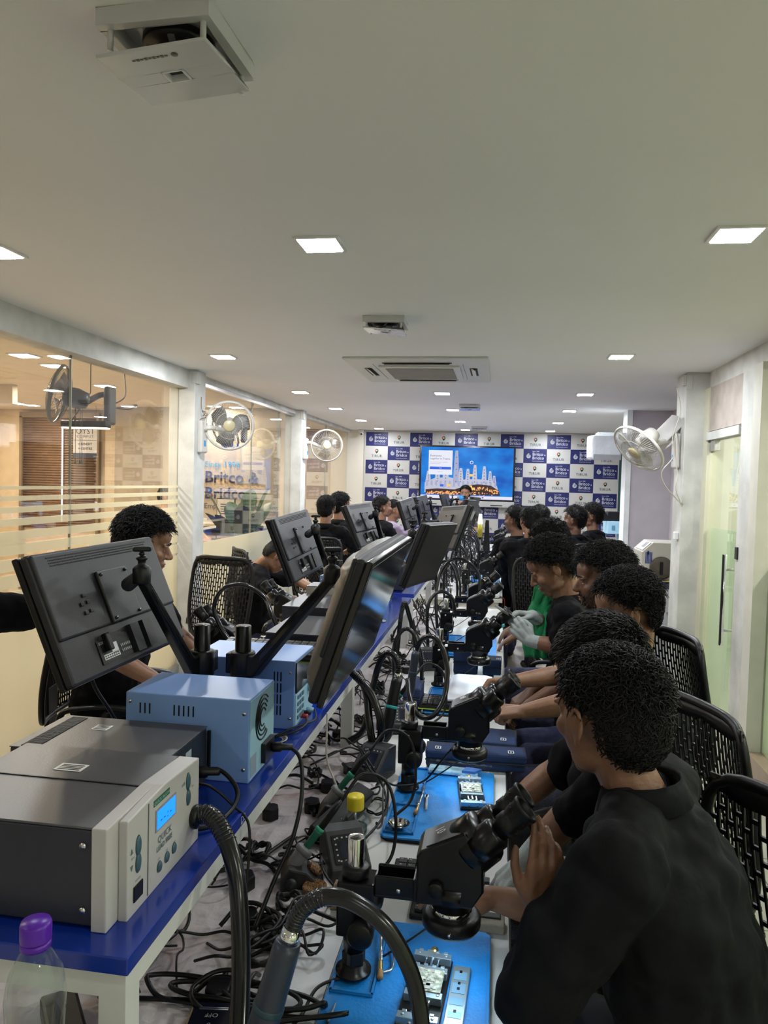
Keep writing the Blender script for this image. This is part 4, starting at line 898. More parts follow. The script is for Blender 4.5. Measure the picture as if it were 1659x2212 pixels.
psu('pale blue power supply under the second left monitor', -.84, -.58, 3.90, 4.10, .17)
psu('sky blue power supply behind the second right screen', -.80, -.55, 4.95, 5.12, .22)
psu('sky blue power supply on the farther blue shelf', -.80, -.56, 6.85, 7.02, .20)
r = box_instr('black computer case lying under the keyboard with the lime stripe', -.86, -.50, 2.16, 2.42, .085, False, mm=BLACK, name='computer_case', cat='computer')
MB().b2((-.001 + .26, -.0015, .06), (.345, 0, .078)).build('air_slots', K('mesh_dark', (.03, .032, .02), .5), r)
def keyboard(label, x0, y0, z, w_=.40, d_=.14, rz=0, cols=18, rows=5, stripe=None, tiltx=4, group='black computer keyboards', under=0.0, yel=False):
    r = empty('keyboard', (x0, y0, z), rz, label, 'keyboard', group); r.rotation_euler = (R(tiltx), 0, R(rz))
    MB().b2((0, 0, 0), (w_, d_, .014)).build('keyboard_body', BLACK, r, .004)
    k_ = MB(); dx = (w_ - .02) / cols; dy = (d_ - .016) / rows
    for j in range(rows):
        i = 0
        while i < cols:
            wd_ = 1
            if j == 0 and i == 4: wd_ = 6
            k_.prism([(.01 + i * dx + .0012, .008 + j * dy + .001), (.01 + (i + wd_) * dx - .0012, .008 + j * dy + .001), (.01 + (i + wd_) * dx - .0012, .008 + (j + 1) * dy - .002), (.01 + i * dx + .0012, .008 + (j + 1) * dy - .002)], 'z', .014, .022)
            i += wd_
    o = k_.build('key_field', K('key_black', (.016, .016, .017), .4), r, .0012)
    lt = MB(); rnd = random.Random(4)
    for j in range(rows):
        for i in range(cols):
            if j == 0 and 4 <= i < 10: continue
            put_text(lt, rnd.choice('ASDFGHJKLQWERTYUIOPZXCVBNM'), .008, frame((.01 + (i + .35) * dx, .008 + (j + .6) * dy, .0223), (1, 0, 0), (0, 1, 0)))
    lt.build('key_lettering', K('key_print', (.5, .48, .45), .5), r)
    if stripe: MB().b2((.002, -.0015, -.001), (w_ - .002, .002, .0025)).b2((w_ - .002, 0, -.001), (w_ + .0015, d_, .0025)).b2((-.0015, 0, -.001), (.002, d_, .0025)).build('lime_stripe', K('lime', (.55, .75, .02), .4), r)
    return r
r = keyboard('black keyboard with a lime stripe lying on the black computer case', -.87, 2.17, Z + .102, .46, .155, 0, 18, 6, True, 5)
tag(MB().b2((-.84, 2.20, Z + .085), (-.46, 2.36, Z + .100)).build('instrument_tray', DGREY, None, .004), 'thin dark tray under the lime striped keyboard', 'tray')
box_instr('dark grey instrument behind the lime striped keyboard, flat lid showing', -.80, -.56, 2.50, 2.85, .115)
box_instr('flat charcoal instrument below the grey arm joint of the second monitor', -.86, -.56, 2.90, 3.25, .14)
box_instr('pale topped instrument between second monitor and power supply', -.86, -.62, 3.28, 3.42, .17, mm=K('pale_grey_lid', (.33, .30, .27), .5))
box_instr('dark instrument behind the second right screen, its side showing', -.60, -.53, 3.02, 3.20, .16, mm=DGREY)
box_instr('charcoal instrument on the second shelf under the third monitor', -.84, -.56, 4.4, 4.75, .15)
box_instr('charcoal instrument on the far shelf near its front end', -.84, -.60, 6.5, 6.75, .15)
box_instr('charcoal instrument in the middle of the far shelf', -.84, -.60, 7.5, 7.85, .17)
box_instr('charcoal instrument deep on the far shelf', -.84, -.60, 9.0, 9.4, .18)
def ring(name, label, x, y, z, r1, r2, m, cat): o = MB().lathe([(r2, 0), (r2, .002), (r1, .004), (r1 * .98, .002), (r2 * .8, 0)], (x, y, z), seg=32).build(name, m); tag(o, label, cat, 'white cable grommets'); return o
GR = K('white_grommet', (.55, .55, .55), .35)
ring('cable_grommet', 'white round cable grommet beside the nearest blue power supply', -.545, 1.785, Z, .036, .028, GR, 'grommet')
ring('cable_grommet', 'white round cable grommet farther along the first blue shelf', -.545, 3.42, Z, .036, .028, GR, 'grommet')

# ------------------------------------------------------------ microscopes
RING_E = K('ring_led', (.8, .93, 1.0), .4, vary=0, emit=7)
def make_microscope():
    r = empty('stereo_microscope', (0, 0, 0))
    MB().lathe([(.030, 0), (.034, .004), (.034, .010), (.024, .012), (.022, .022)], seg=24).build('clamp_ring', BLACKM, r)
    m = MB(); pr_ = []
    for k in range(12):
        a = math.pi * 2 * k / 12; q = .024 if k % 2 else .019; pr_.append((q * math.cos(a), q * math.sin(a)))
    m.prism(pr_, 'z', .022, .048); m.build('clamp_knob', BLACK, r, .002)
    MB().lathe([(.0155, .010), (.0155, .262), (.0145, .264)], seg=24).lathe([(.0145, .264), (.011, .262), (.011, .20), (.001, .20)], seg=24).build('chrome_pole', CHROME, r)
    MB().lathe([(.021, .048), (.021, .085), (.017, .088)], seg=20).build('pole_sleeve', BLACKM, r)
    MB().lathe([(.024, .190), (.026, .193), (.026, .206), (.024, .209)], seg=24).build('stop_collar', BLACK, r)
    MB().b2((-.030, -.030, .085), (.040, .032, .188)).build('focus_block', BLACKM, r, .004)
    for s_ in (-1, 1):
        MB().lathe([(.012, 0), (.012, .012), (.022, .014), (.024, .018), (.024, .034), (.020, .038), (.001, .038)], (.022, s_ * .032, .112), (0, s_, 0), 24).build('focus_knob', RUBBER, r)
    MB().cyl((.0, -.0335, .172), (.0, -.030, .172), .0045, seg=12).build('set_screw', CHROME, r)
    m = MB(); m.b2((.040, -.026, .170), (.125, -.018, .205)).b2((.040, .018, .170), (.125, .026, .205)).b2((.040, -.026, .165), (.125, .026, .172)).b2((.112, -.034, .168), (.126, .034, .21)); m.build('carrier_arm', BLACKM, r, .003)
    MB().cyl((.085, -.0275, .182), (.085, -.0245, .182), .004, seg=10).build('arm_screw', SILVER, r)
    # zoom body: tall case with a sloping lid
    m = MB(); m.prism([(.120, .172), (.118, .258), (.126, .270), (.205, .308), (.237, .270), (.240, .205), (.220, .172)], 'y', -.044, .044)
    m.build('zoom_body', BLACKM, r, .004)
    m = MB(); m.lathe([(.048, .02), (.047, -.008), (.041, -.014), (.037, -.030), (.036, -.036)], (.182, 0, .182), (0, 0, 1), 28); m.build('objective_housing', BLACKM, r)
    sl = V((.079, 0, .038)).normalized(); nl = V((-sl.z, 0, sl.x))
    M_ = frame((.166, 0, .2895), tuple(sl), (0, 1, 0))
    MB().b2((-.034, -.036, .0), (.034, .036, .0015), 0, M_).build('lid_plate', K('lid_satin', (.026, .026, .028), .35), r)
    for s_ in (-1, 1):
        MB().lathe([(.014, 0), (.014, .010), (.013, .012), (.001, .012)], (.155, s_ * .044, .205), (0, s_, 0), 24).build('zoom_knob', RUBBER, r)
    # binocular drum, prism boxes, eyepieces
    d = V((.72, 0, .69)).normalized(); c0 = V((.214, 0, .268))
    MB().lathe([(.047, -.012), (.050, -.006), (.050, .030), (.046, .038), (.001, .040)], c0, d, 32).build('binocular_drum', BLACKM, r)
    for s_ in (-1, 1):
        q = c0 + V((0, s_ * .031, 0)) + d * .034
        MB().lathe([(.027, -.02), (.029, .0), (.029, .028), (.024, .034)], q, d, 24).build('prism_tube', BLACKM, r)
        e = MB().lathe([(.019, .034), (.019, .044), (.0225, .046), (.0225, .062), (.021, .064), (.023, .070), (.024, .090), (.0265, .093), (.027, .097), (.024, .100), (.021, .098), (.018, .086)], q, d, 26)
        e.build('eyepiece', RUBBER, r)
        MB().lathe([(.018, .086), (.001, .088)], q, d, 20).build('eyepiece_lens', K('coated_lens', (.03, .03, .05), .04, coat=1), r)
        kn = MB(); [kn.box(q + d * .080 + (d.cross(V((0, 1, 0))) * math.cos(k * .42) + V((0, 1, 0)) * math.sin(k * .42)) * .0235, (.0022, .0022, .0022)) for k in range(15)]; kn.build('grip_rib', BLACK, r)
    MB().lathe([(.034, .142), (.038, .138), (.038, .152), (.034, .155)], (.182, 0, 0), (0, 0, 1), 28).build('objective_ring', CHROME, r)
    rg = MB(); rg.lathe([(.036, .142), (.046, .142), (.054, .136), (.054, .120), (.050, .114), (.030, .114), (.030, .118), (.036, .138)], (.182, 0, 0), (0, 0, 1), 36); rg = rg.build('ring_light', BLACK, r)
    MB().lathe([(.047, .1135), (.034, .1135), (.034, .1142), (.047, .1142), (.047, .1135)], (.182, 0, 0), (0, 0, 1), 36).build('light_ring_diffuser', RING_E, rg)
    MB().cyl((.182, -.052, .130), (.182, -.066, .133), .003, seg=8).build('thumb_screw', SILVER, rg)
    MB().tube(spline([(.19, .052, .128), (.15, .08, .07), (.05, .06, .0), (0, .05, -.015)], 5), .0022, 5).build('light_cable', RUBBER, rg)
    return r
proto = make_microscope(); used = [False]
ZM = .768
MSC = [(-.245, 1.345, 0, 'black stereo microscope nearest the camera, marked 10, over the front blue mat', '10'),
       (-.247, 2.205, 0, 'black stereo microscope second in the right row, marked 05', '05'),
       (-.250, 3.372, 0, 'black stereo microscope third in the right row, over the white case', None),
       (-.285, 4.267, 0, 'black stereo microscope fourth in the right row, by the gloved hands', None),
       (-.30, 4.75, 6, 'black stereo microscope fifth in the right row, close behind the fourth', None),
       (-.27, 6.35, 4, 'black stereo microscope first on the farther bench', None),
       (-.20, 7.30, 0, 'black stereo microscope second on the farther bench', None),
       (-.18, 8.25, 0, 'black stereo microscope third on the farther bench', None),
       (-.18, 9.7, 0, 'black stereo microscope fourth on the farther bench', None),
       (-.18, 10.8, 0, 'black stereo microscope fifth on the farther bench, nearest the screen', None),
       (-.985, 3.06, 172, 'black stereo microscope behind the loop of hose on the left side of the bench', None),
       (-.975, 3.93, 168, 'black stereo microscope used by the man bending forward on the left', None),
       (-1.0, 5.15, 175, 'black stereo microscope on the left, past the second rear facing monitor', None),
       (-1.0, 7.6, 175, 'black stereo microscope on the left, under the third rear facing monitor', None),
       (-1.0, 8.8, 175, 'black stereo microscope farthest along the left side', None)]
for i, (x, y, rz, lab, num) in enumerate(MSC):
    o = proto if i == 0 else copy_tree(proto)
    o.location = (x, y, ZM if i < 5 else .755); o.rotation_euler = (0, 0, R(rz)); tag(o, lab, 'microscope', 'black stereo microscopes')
    if num:
        tm = MB(); put_text(tm, num, .026, frame((.158, 0, .2885), (.90, 0, .433), (0, 1, 0)) @ Matrix.Rotation(R(-75), 4, 'Z') @ Matrix.Translation((0, 0, .003))); tm.build('painted_number', WHITE, o)

# ------------------------------------------------------------ repair mats and what lies on them
def repair_mat(label, x0, y0, x1, y1, h=.018):
    r = empty('repair_mat', (x0, y0, .75), 0, label, 'mat', 'bright blue silicone repair mats'); w_, d_ = x1 - x0, y1 - y0
    MB().prism([(.02, 0), (w_ - .012, 0), (w_, .012), (w_, d_ - .012), (w_ - .012, d_), (.02, d_), (.0, d_ - .02), (0, .02)], 'z', .0, .008).build('mat_base', BLACK, r)
    MB().prism([(.012, 0), (w_ - .012, 0), (w_, .012), (w_, d_ - .012), (w_ - .012, d_), (.012, d_), (.0, d_ - .012), (0, .012)], 'z', .008, h - .004).build('mat_sheet', MATBLUE, r, .002)
    # raised rims that form the parts trays along the left side
    m = MB(); t = .005; tw = .082
    for yb in ((.02, d_ * .40), (d_ * .40 + .09, d_ - .02)):
        m.b2((.006, yb[0], h - .004), (.006 + t, yb[1], h + .002)).b2((tw, yb[0], h - .004), (tw + t, yb[1], h + .002)).b2((.006, yb[0], h - .004), (tw + t, yb[0] + t, h + .002)).b2((.006, yb[1] - t, h - .004), (tw + t, yb[1], h + .002))
    for k in range(10): m.cyl((.014 + .0, .03 + k * .018, h - .004), (.014, .03 + k * .018, h - .002), .002, seg=8)
    m.build('tray_rim', MATBLUED, r, .0015)
    m = MB(); m.b2((w_ - .008, d_ * .4, h - .004), (w_ - .006, d_ * .95, h - .0032)); m.build('edge_groove', MATBLUED, r)
    return r
repair_mat('bright blue repair mat nearest the camera under microscope 10', -.285, .98, .012, 1.53)
repair_mat('bright blue repair mat with steel dish under microscope 05', -.285, 1.90, .012, 2.395)
repair_mat('bright blue repair mat largely covered, under the third microscope', -.285, 2.98, .0, 3.36)
repair_mat('bright blue repair mat near the fourth microscope', -.285, 4.0, .01, 4.55)
repair_mat('bright blue repair mat on the front end of the farther bench', -.25, 6.2, .03, 6.75)
repair_mat('bright blue repair mat second on the farther bench', -.25, 7.1, .03, 7.6)
ALU = K('board_holder_metal', (.42, .55, .66), .3, .8); BRASS = K('brass', (.7, .5, .2), .3, 1)
PCB = K('pcb_speckle', (.35, .36, .28), .4, vary=.6, vscale=90)
def board_holder(label, x, y, z, rz, s=1.0):
    r = empty('circuit_board_holder', (x, y, z), rz, label, 'circuit board holder', 'metal circuit board holders'); r.scale = (s, s, s)
    MB().b2((-.038, -.10, 0), (.038, .10, .006)).build('holder_base', BLACKM, r, .002)
    m = MB(); m.cyl((-.012, -.095, .012), (-.012, .095, .012), .003, seg=10).cyl((.012, -.095, .012), (.012, .095, .012), .003, seg=10).cyl((0, -.09, .012), (0, .11, .012), .0035, seg=10); m.build('guide_rod', CHROME, r)
    for yy, w_ in ((.088, .036), (.045, .034), (-.025, .034), (-.085, .036)):
        m = MB(); m.b2((-w_, yy - .008, .006), (w_, yy + .008, .020))
        for k in (-.024, -.008, .008, .024): m.b2((k - .004, yy + .006, .012), (k + .004, yy + .012, .021))
        m.cyl((-.026, yy, .02), (-.026, yy, .0215), .003, seg=8).cyl((.026, yy, .02), (.026, yy, .0215), .003, seg=8); m.build('clamp_jaw', ALU, r, .0015)
    MB().cyl((0, .10, .013), (0, .112, .013), .008, seg=14).build('thumb_wheel', BRASS, r)
    m = MB(); m.b2((-.030, -.02, .018), (.030, .042, .022)); m.build('circuit_board', PCB, r)
    m = MB(); rnd = random.Random(9)
    for k in range(26): a, b = rnd.uniform(-.026, .02), rnd.uniform(-.016, .034); m.b2((a, b, .022), (a + rnd.uniform(.003, .012), b + rnd.uniform(.003, .01), .0235))
    m.build('chip', [K('chip_silver', (.6, .6, .55), .35, .6)], r)
    return r
board_holder('metal board holder clamping a circuit board on the nearest blue mat', -.105, 1.315, .765, -4)
board_holder('metal board holder with a lit circuit board on the second blue mat', -.055, 2.20, .765, 6)
pl = empty('spare_jaw_plate', (-.048, 1.30, .765), -3, 'long pale blue metal plate with slots beside the nearest board holder', 'metal plate')
MB().b2((-.016, -.10, 0), (.018, .10, .006)).build('plate', ALU, pl, .0015)
m = MB()
for yy, hh in ((-.075, .018), (-.035, .008), (.0, .010), (.035, .014), (.07, .012)): m.b2((-.011, yy - hh, .006), (.013, yy + hh, .0066))
m.build('milled_pocket', K('pocket_blue', (.25, .5, .75), .3, .5), pl)
for yy in (-.03, .03, .045, .078): MB().b2((-.002, yy, .0066), (.003, yy + .007, .0070)).build('slot', BLACK, pl)
def brush(label, a, b, tip=True):
    r = empty('flux_brush', a, 0, label, 'brush', 'small brushes'); d = V(b) - V(a)
    MB().cyl((0, 0, 0), d * .55, .0028, seg=10).build('brush_handle', SILVER, r); sp = MB()
    sp.tube([d * (.55 + .2 * k / 60) + V((.004 * math.cos(k * 1.2), 0, .004 * math.sin(k * 1.2))) for k in range(60)], .0009, 4); sp.build('spring_grip', CHROME, r)
    MB().cone2(d * .75, .0045, d * .88, .0055).build('ferrule', BRASS, r); MB().cyl(d * .88, d * 1.0, .005, .006, seg=10).build('bristles', K('tan_bristle', (.35, .2, .08), .8), r); return r
brush('brass tipped brush leaning across the nearest blue mat', (-.215, 1.50, .780), (-.192, 1.335, .772))
brush('slim brush lying on the second blue mat', (-.195, 2.22, .774), (-.205, 2.03, .772))
o = MB().tube(spline([(-.183, 1.43, .772), (-.175, 1.40, .772), (-.173, 1.365, .772), (-.183, 1.355, .772), (-.190, 1.352, .772)], 5), .0022, 8).build('probe_hook', SILVER); tag(o, 'bent steel probe tip on the nearest blue mat', 'probe')
o = MB().b2((-.003, -.05, 0), (.003, .05, .002)).b2((-.006, .03, .0), (.006, .05, .002)).build('scraper_blade', SILVER, None, .0005, (-.182, 2.12, .768)); o.rotation_euler = (0, 0, R(4)); tag(o, 'thin steel scraper lying on the second blue mat', 'scraper')
o = MB().prism([(0, 0), (.004, 0), (.003, .10), (.001, .10)], 'z', 0, .002).build('tweezers', SILVER, None, 0, (-.268, 1.16, .766)); o.rotation_euler = (0, 0, R(-4)); tag(o, 'steel tweezers in the tray of the nearest blue mat', 'tweezers')
def dish(label, x, y, z=.768, r_=.030):
    o = MB().lathe([(r_ * .6, 0), (r_ * .98, .014), (r_, .0145), (r_ * .95, .013), (r_ * .6, .002), (.001, .002)], (x, y, z), seg=32).build('steel_dish', CHROME); tag(o, label, 'dish', 'small steel dishes')
dish('small shiny steel dish in the tray of the second blue mat', -.240, 1.945); dish('small steel dish behind the second microscope pole', -.225, 3.02); dish('white rimmed dish by the third microscope pole', -.215, 3.10, .768, .026)

# navy tool cases, white case, bag
def tool_case(label, x, y, z, w_, d_, h, rz, mark=1):
    r = empty('tool_case', (x, y, z), rz, label, 'tool case', 'navy fabric tool cases')
    MB().b2((0, 0, 0), (w_, d_, h)).build('case_body', NAVY, r, .012, segs=3); MB().b2((-.002, -.002, h - .006), (w_ + .002, d_ + .002, h - .001)).build('binding', NAVYTRIM, r, .002)
    fl = MB().b2((-.001, -.004, h * .55), (w_ + .001, d_ * .5, h + .006)); fl.build('flap', NAVY, r, .008)
    MB().tube([(-.001, -.004, h * .55), (w_ * .3, -.006, h * .52), (w_ * .7, -.006, h * .58), (w_ + .001, -.004, h * .55)], .003, 6).build('flap_piping', NAVYTRIM, r)
    for k in range(mark):
        m = MB(); cx = w_ * (.85 if k == 0 else .12); M_ = frame((cx, d_ * .22, h + .0068), (1, 0, 0), (0, 1, 0))
        for a, b in (((-.010, -.014), (.010, -.011)), ((-.010, .011), (.010, .014)), ((-.010, -.014), (-.007, .014)), ((.007, -.014), (.010, .014)), ((-.002, -.006), (.002, .006))): m.b2((a[0], a[1], 0), (b[0], b[1], .001), 0, M_)
        m.build('white_logo', WHITE, r)
    return r
tool_case('navy tool case with two white marks just beyond the second blue mat', -.215, 2.425, .752, .33, .10, .055, 2, 2)
tool_case('navy tool case with rounded flap behind the second microscope', -.215, 2.56, .752, .30, .17, .050, -1, 2)
tool_case('navy tool case standing between third and fourth microscopes', -.20, 3.66, .752, .12, .14, .11, 0, 1)
tool_case('navy tool case at the bench edge past the white case', -.055, 3.66, .752, .09, .13, .075, 0, 1)
tool_case('small navy case beside the soldering station by the third microscope', -.37, 3.02, .752, .07, .20, .09, 0, 0)
o = MB().prism([(0, 0), (.19, 0), (.19, .40), (.165, .42), (.03, .42), (0, .38)], 'z', 0, .012).build('white_case_lid', K('cool_white', (.62, .63, .70), .35), None, .004, (-.195, 3.02, .80)); tag(o, 'large plain white case lid lying under the third microscope', 'case')
kb = keyboard('black keyboard with lime edge under the white case lid', -.30, 2.985, .775, .30, .13, 0, 12, 5, True, 2)
o = MB().b2((.0, 3.0, .752), (.04, 3.5, .80)).build('glass_strip', K('pale_mint_acrylic', (.55, .72, .70), .1, trans=.4)); tag(o, 'pale mint strip of acrylic at the bench edge by the white case', 'acrylic strip')
pb = empty('plastic_bag', (-.20, 2.34, .768), -4, 'clear plastic bag with a blue and white card on the second mat', 'plastic bag')
MB().b2((.0, 0, 0), (.16, .05, .012)).build('card', [K('blue_white_card', (.35, .55, .75), .4, vary=.5, vscale=25)], pb, .003)
m = MB(); rnd = random.Random(2); vs = []
for j in range(7):
    for i in range(17): vs.append((.2 * i / 16, -.01 + .08 * j / 6, .014 + .016 * math.sin(math.pi * j / 6) * (1 + rnd.uniform(-.4, .4))))
m.add(vs, [(j * 17 + i, j * 17 + i + 1, (j + 1) * 17 + i + 1, (j + 1) * 17 + i) for j in range(6) for i in range(16)], 0, False)
CLEAR = glass_mat('clear_plastic', (.93, .95, .95), 1.35, .05)
m.build('bag_film', CLEAR, pb)
MB().prism([(.11, .0), (.15, .0), (.17, .03), (.12, .035)], 'z', .012, .02).build('blue_tool', K('tool_blue', (.03, .15, .5), .4), pb)

# bottles
bo = empty('solvent_bottle', (-.352, 1.905, .752), 0, 'clear bottle with yellow cap and dip tube beside the second mat', 'bottle')
PLG = glass_mat('clear_bottle', (.90, .95, .93), 1.45, .02)
MB().lathe([(.001, 0), (.034, 0), (.036, .005), (.034, .04), (.026, .070), (.022, .078)], seg=28).build('bottle_body', PLG, bo)
MB().lathe([(.0, .003), (.032, .003), (.032, .03), (.001, .03)], seg=24).build('liquid', K('clear_liquid', (.75, .82, .80), .05, trans=.9), bo)
MB().lathe([(.022, .076), (.023, .078), (.023, .108), (.021, .112), (.001, .112)], seg=26).build('cap', YELLOW, bo); MB().cyl((0, 0, .01), (0, 0, .08), .004, seg=10).build('dip_tube', SILVER, bo)
MB().b2((-.036, -.012, .02), (-.034, .012, .05)).build('label', K('green_label', (.2, .45, .2), .5), bo)
wb = empty('water_bottle', (-.560, .835, .855), 0, 'clear plastic water bottle with purple cap at the lower left', 'bottle')
MB().lathe([(.001, 0), (.032, 0), (.036, .01), (.035, .05), (.033, .055), (.036, .062), (.034, .11), (.036, .16), (.037, .185), (.032, .215), (.020, .238), (.0155, .245), (.0155, .262)], seg=32).build('bottle_body', PLG, wb)
m = MB(); m.lathe([(.0185, .256), (.0190, .258), (.0190, .276), (.0175, .280), (.001, .280)], seg=36)
m.lathe([(.0185, .247), (.0185, .255)], seg=36); m.build('cap', PURPLE, wb)
MB().lathe([(.001, .012), (.033, .012), (.033, .12), (.001, .12)], seg=24).build('water', K('water', (.9, .93, .95), .02, trans=.95), wb)
o = MB().b2((-.63, .76, .7505), (-.49, .91, .854)).build('carton', BLACK, None, .004); tag(o, 'black carton under the purple capped bottle', 'carton')
# ------------------------------------------------------------ soldering stations, hot air handles, cords
def solder_station(label, x, y, rz, red=False):
    r = empty('soldering_station', (x, y, .752), rz, label, 'soldering station', 'dark soldering stations')
    MB().prism([(-.055, 0), (.065, 0), (.065, .035), (-.01, .095), (-.055, .095)], 'y', -.05, .05).build('case', DGREY, r, .005)
    M_ = frame((.028, 0, .0655), (0, 1, 0), (-.78, 0, .62))
    MB().b2((-.036, -.034, .0), (.036, .036, .0015), 0, M_).build('face_plate', BLACK, r)
    MB().b2((-.020, -.022, .0015), (.022, .020, .0022), 0, M_).build('display', K('dark_lcd', (.012, .014, .03), .15), r)
    m = MB()
    for k in range(5):
        for sx, sy in ((-.028, -.026 + k * .013), (-.022 + k * .012, .028), (-.022 + k * .012, -.028)): m.b2((sx - .002, sy - .0018, .0015), (sx + .002, sy + .0018, .0024), 0, M_)
    m.build('button_mark', K('button_white', (.45, .45, .48), .4), r)
    MB().b2((-.03, -.051, .012), (.03, -.050, .030)).build('side_label', K('red_label', (.4, .03, .03), .5) if red else K('white_label', (.5, .5, .52), .5), r)
    return r
solder_station('dark soldering station with small lit face beside the yellow capped bottle', -.345, 1.735, -62)
solder_station('dark soldering station with a red label by the third mat', -.335, 2.79, -80, True)
solder_station('dark wedge shaped station standing behind the loop of black hose', -.37, 2.32, 250)
solder_station('dark soldering station between the two shelf ends', -.34, 3.75, -70)
def iron_stand(label, x, y, rz, gl):
    r = empty('iron_stand', (x, y, .752), rz, label, 'soldering iron stand', 'soldering iron stands')
    MB().prism([(-.04, 0), (.06, 0), (.06, .012), (.02, .05), (-.02, .06), (-.04, .03)], 'y', -.035, .035).build('stand_base', DGREY, r, .005)
    d = V((.62, .18, .75)).normalized(); a = V((-.01, 0, .055))
    MB().cone2(a, .016, a + d * .03, .018).lathe([(.017, 0), (.021, .004), (.021, .012), (.017, .016)], a + d * .028, d, 20).build('holder_cup', K('grey_holder', (.18, .18, .19), .45), r)
    MB().lathe([(.011, .0), (.013, .012), (.001, .013)], (-.015, -.036, .03), (0, -1, 0), 18).build('side_knob', DGREY, r)
    MB().lathe([(.016, 0), (.020, .006), (.015, .016), (.001, .016)], (.035, 0, .035), (.5, .2, .8), 20).build('sponge_tray', K('brass_wool', (.22, .12, .05), .6, bump=1, bscale=200, vary=.6, vscale=200), r)
    ir = empty('soldering_iron', (x, y, .752), rz, gl, 'soldering iron', 'green gripped soldering irons')
    b = a + d * .040; MB().lathe([(.007, 0), (.009, .004), (.009, .040), (.0105, .044), (.0105, .050)], b, d, 18).build('grip', GREEN, ir); MB().lathe([(.0108, .050), (.0108, .056), (.009, .058)], b, d, 18).build('grip_ring', GREENL, ir)
    MB().lathe([(.0085, .056), (.0075, .11), (.004, .135)], b, d, 16).build('strain_relief', RUBBER, ir)
    e = b + d * .135; MB().tube(spline([e, e + V((.05, .03, .05)), e + V((.11, .03, .03)), e + V((.13, 0, -.04)), e + V((.12, -.03, -.12)), e + V((.07, -.07, -.155))], 7), .0042, 7).build('iron_cord', RUBBER, ir)
iron_stand('grey soldering iron stand beside the nearest soldering station', -.435, 1.64, 15, 'green handled soldering iron sticking up from the nearest stand')
iron_stand('grey soldering iron stand second from the camera under the shelf edge', -.43, 1.98, 10, 'green handled soldering iron behind the nearest one, by the yellow cap')
iron_stand('grey soldering iron stand by the red labelled station', -.40, 2.78, 10, 'green handled soldering iron in front of the hose loop')
def hose(label, pts, r=.0155, rib=(0, .3), name='air_hose', m=HOSE):
    P = spline(pts, 12); o = empty(name, (0, 0, 0), 0, label, 'hose', 'glossy black air hoses'); MB().tube(P, r, 14).build('hose_tube', m, o)
    if rib:
        a, b = int(rib[0] * len(P)), max(2, int(rib[1] * len(P))); Q = P[a:b]; S = MB(); L = [0]
        for i in range(1, len(Q)): L.append(L[-1] + (Q[i] - Q[i - 1]).length)
        n = max(4, int(L[-1] / .0062))
        for k in range(n):
            s_ = L[-1] * k / n; i = max(j for j in range(len(L)) if L[j] <= s_); i = min(i, len(Q) - 2); f = (s_ - L[i]) / max(1e-6, L[i + 1] - L[i]); c = Q[i].lerp(Q[i + 1], f); t = (Q[i + 1] - Q[i]).normalized()
            S.lathe([(r * 1.0, -.0018), (r * 1.12, 0), (r * 1.0, .0018)], c, t, 14)
        S.build('ribbed_sleeve', BLACKG, o)
    return o
hose('fat glossy black hose curving down from the hot air station panel', [(-.520, 1.236, 1.092), (-.492, 1.235, 1.098), (-.455, 1.21, 1.078), (-.422, 1.18, 1.03), (-.402, 1.15, .965), (-.385, 1.11, .90), (-.366, 1.05, .84), (-.34, .97, .80), (-.29, .90, .785)], .0155, (0, .30))
hose('fat glossy black hose arching over the nearest microscope in the foreground', [(-.289, 1.052, 1.015), (-.279, 1.055, 1.045), (-.262, 1.05, 1.068), (-.235, 1.05, 1.083), (-.196, 1.05, 1.080), (-.147, 1.05, 1.050), (-.112, 1.05, .998), (-.094, 1.05, .945), (-.086, 1.03, .89), (-.10, .98, .82), (-.16, .92, .79)], .0125, (0, .32))
def handle(label, a, b, r_, ringm=TEAL, body=SLATE):
    o = empty('hot_air_gun', (0, 0, 0), 0, label, 'hot air gun', 'hot air gun handles'); d = V(b) - V(a); L = d.length
    MB().lathe([(r_ * .5, 0), (r_ * .85, L * .06), (r_, L * .12), (r_ * .98, L * .5), (r_ * .9, L * .93), (r_ * .82, L), (r_ * .7, L)], a, d, 26).build('grip', body, o)
    MB().lathe([(r_ * 1.01, L * .52), (r_ * 1.03, L * .53), (r_ * 1.02, L * .56), (r_ * .99, L * .565)], a, d, 26).build('colour_ring', ringm, o)
    MB().lathe([(r_ * .62, L * .97), (r_ * .62, L * 1.09)], a, d, 20).build('metal_collar', CHROME, o); return o
handle('slate grey hot air handle standing upright in the foreground under the hose arch', (-.345, 1.02, .80), (-.291, 1.05, 1.008), .0235)
hose('black hose dropping from the shelf end beside the second microscope', [(-.53, 2.46, 1.10), (-.47, 2.42, 1.055), (-.405, 2.40, 1.0), (-.365, 2.38, .92), (-.362, 2.38, .855), (-.385, 2.37, .845), (-.40, 2.38, .90), (-.42, 2.42, .99), (-.46, 2.46, 1.05)], .013, (0, .22))
handle('black hot air handle with a turquoise ring beside the second microscope', (-.365, 2.50, .80), (-.335, 2.56, 1.01), .021, K('turquoise_band', (.02, .35, .38), .4), BLACK)
hose('black hose bending over from the turquoise ringed handle', [(-.333, 2.562, 1.015), (-.335, 2.565, 1.06), (-.355, 2.57, 1.09), (-.385, 2.58, 1.085), (-.41, 2.58, 1.03), (-.43, 2.57, .93), (-.45, 2.55, .82), (-.50, 2.52, .78)], .0115, (0, .3))
handle('slate hot air handle beside the round loop of hose', (-.315, 2.78, .88), (-.298, 2.80, 1.05), .017)
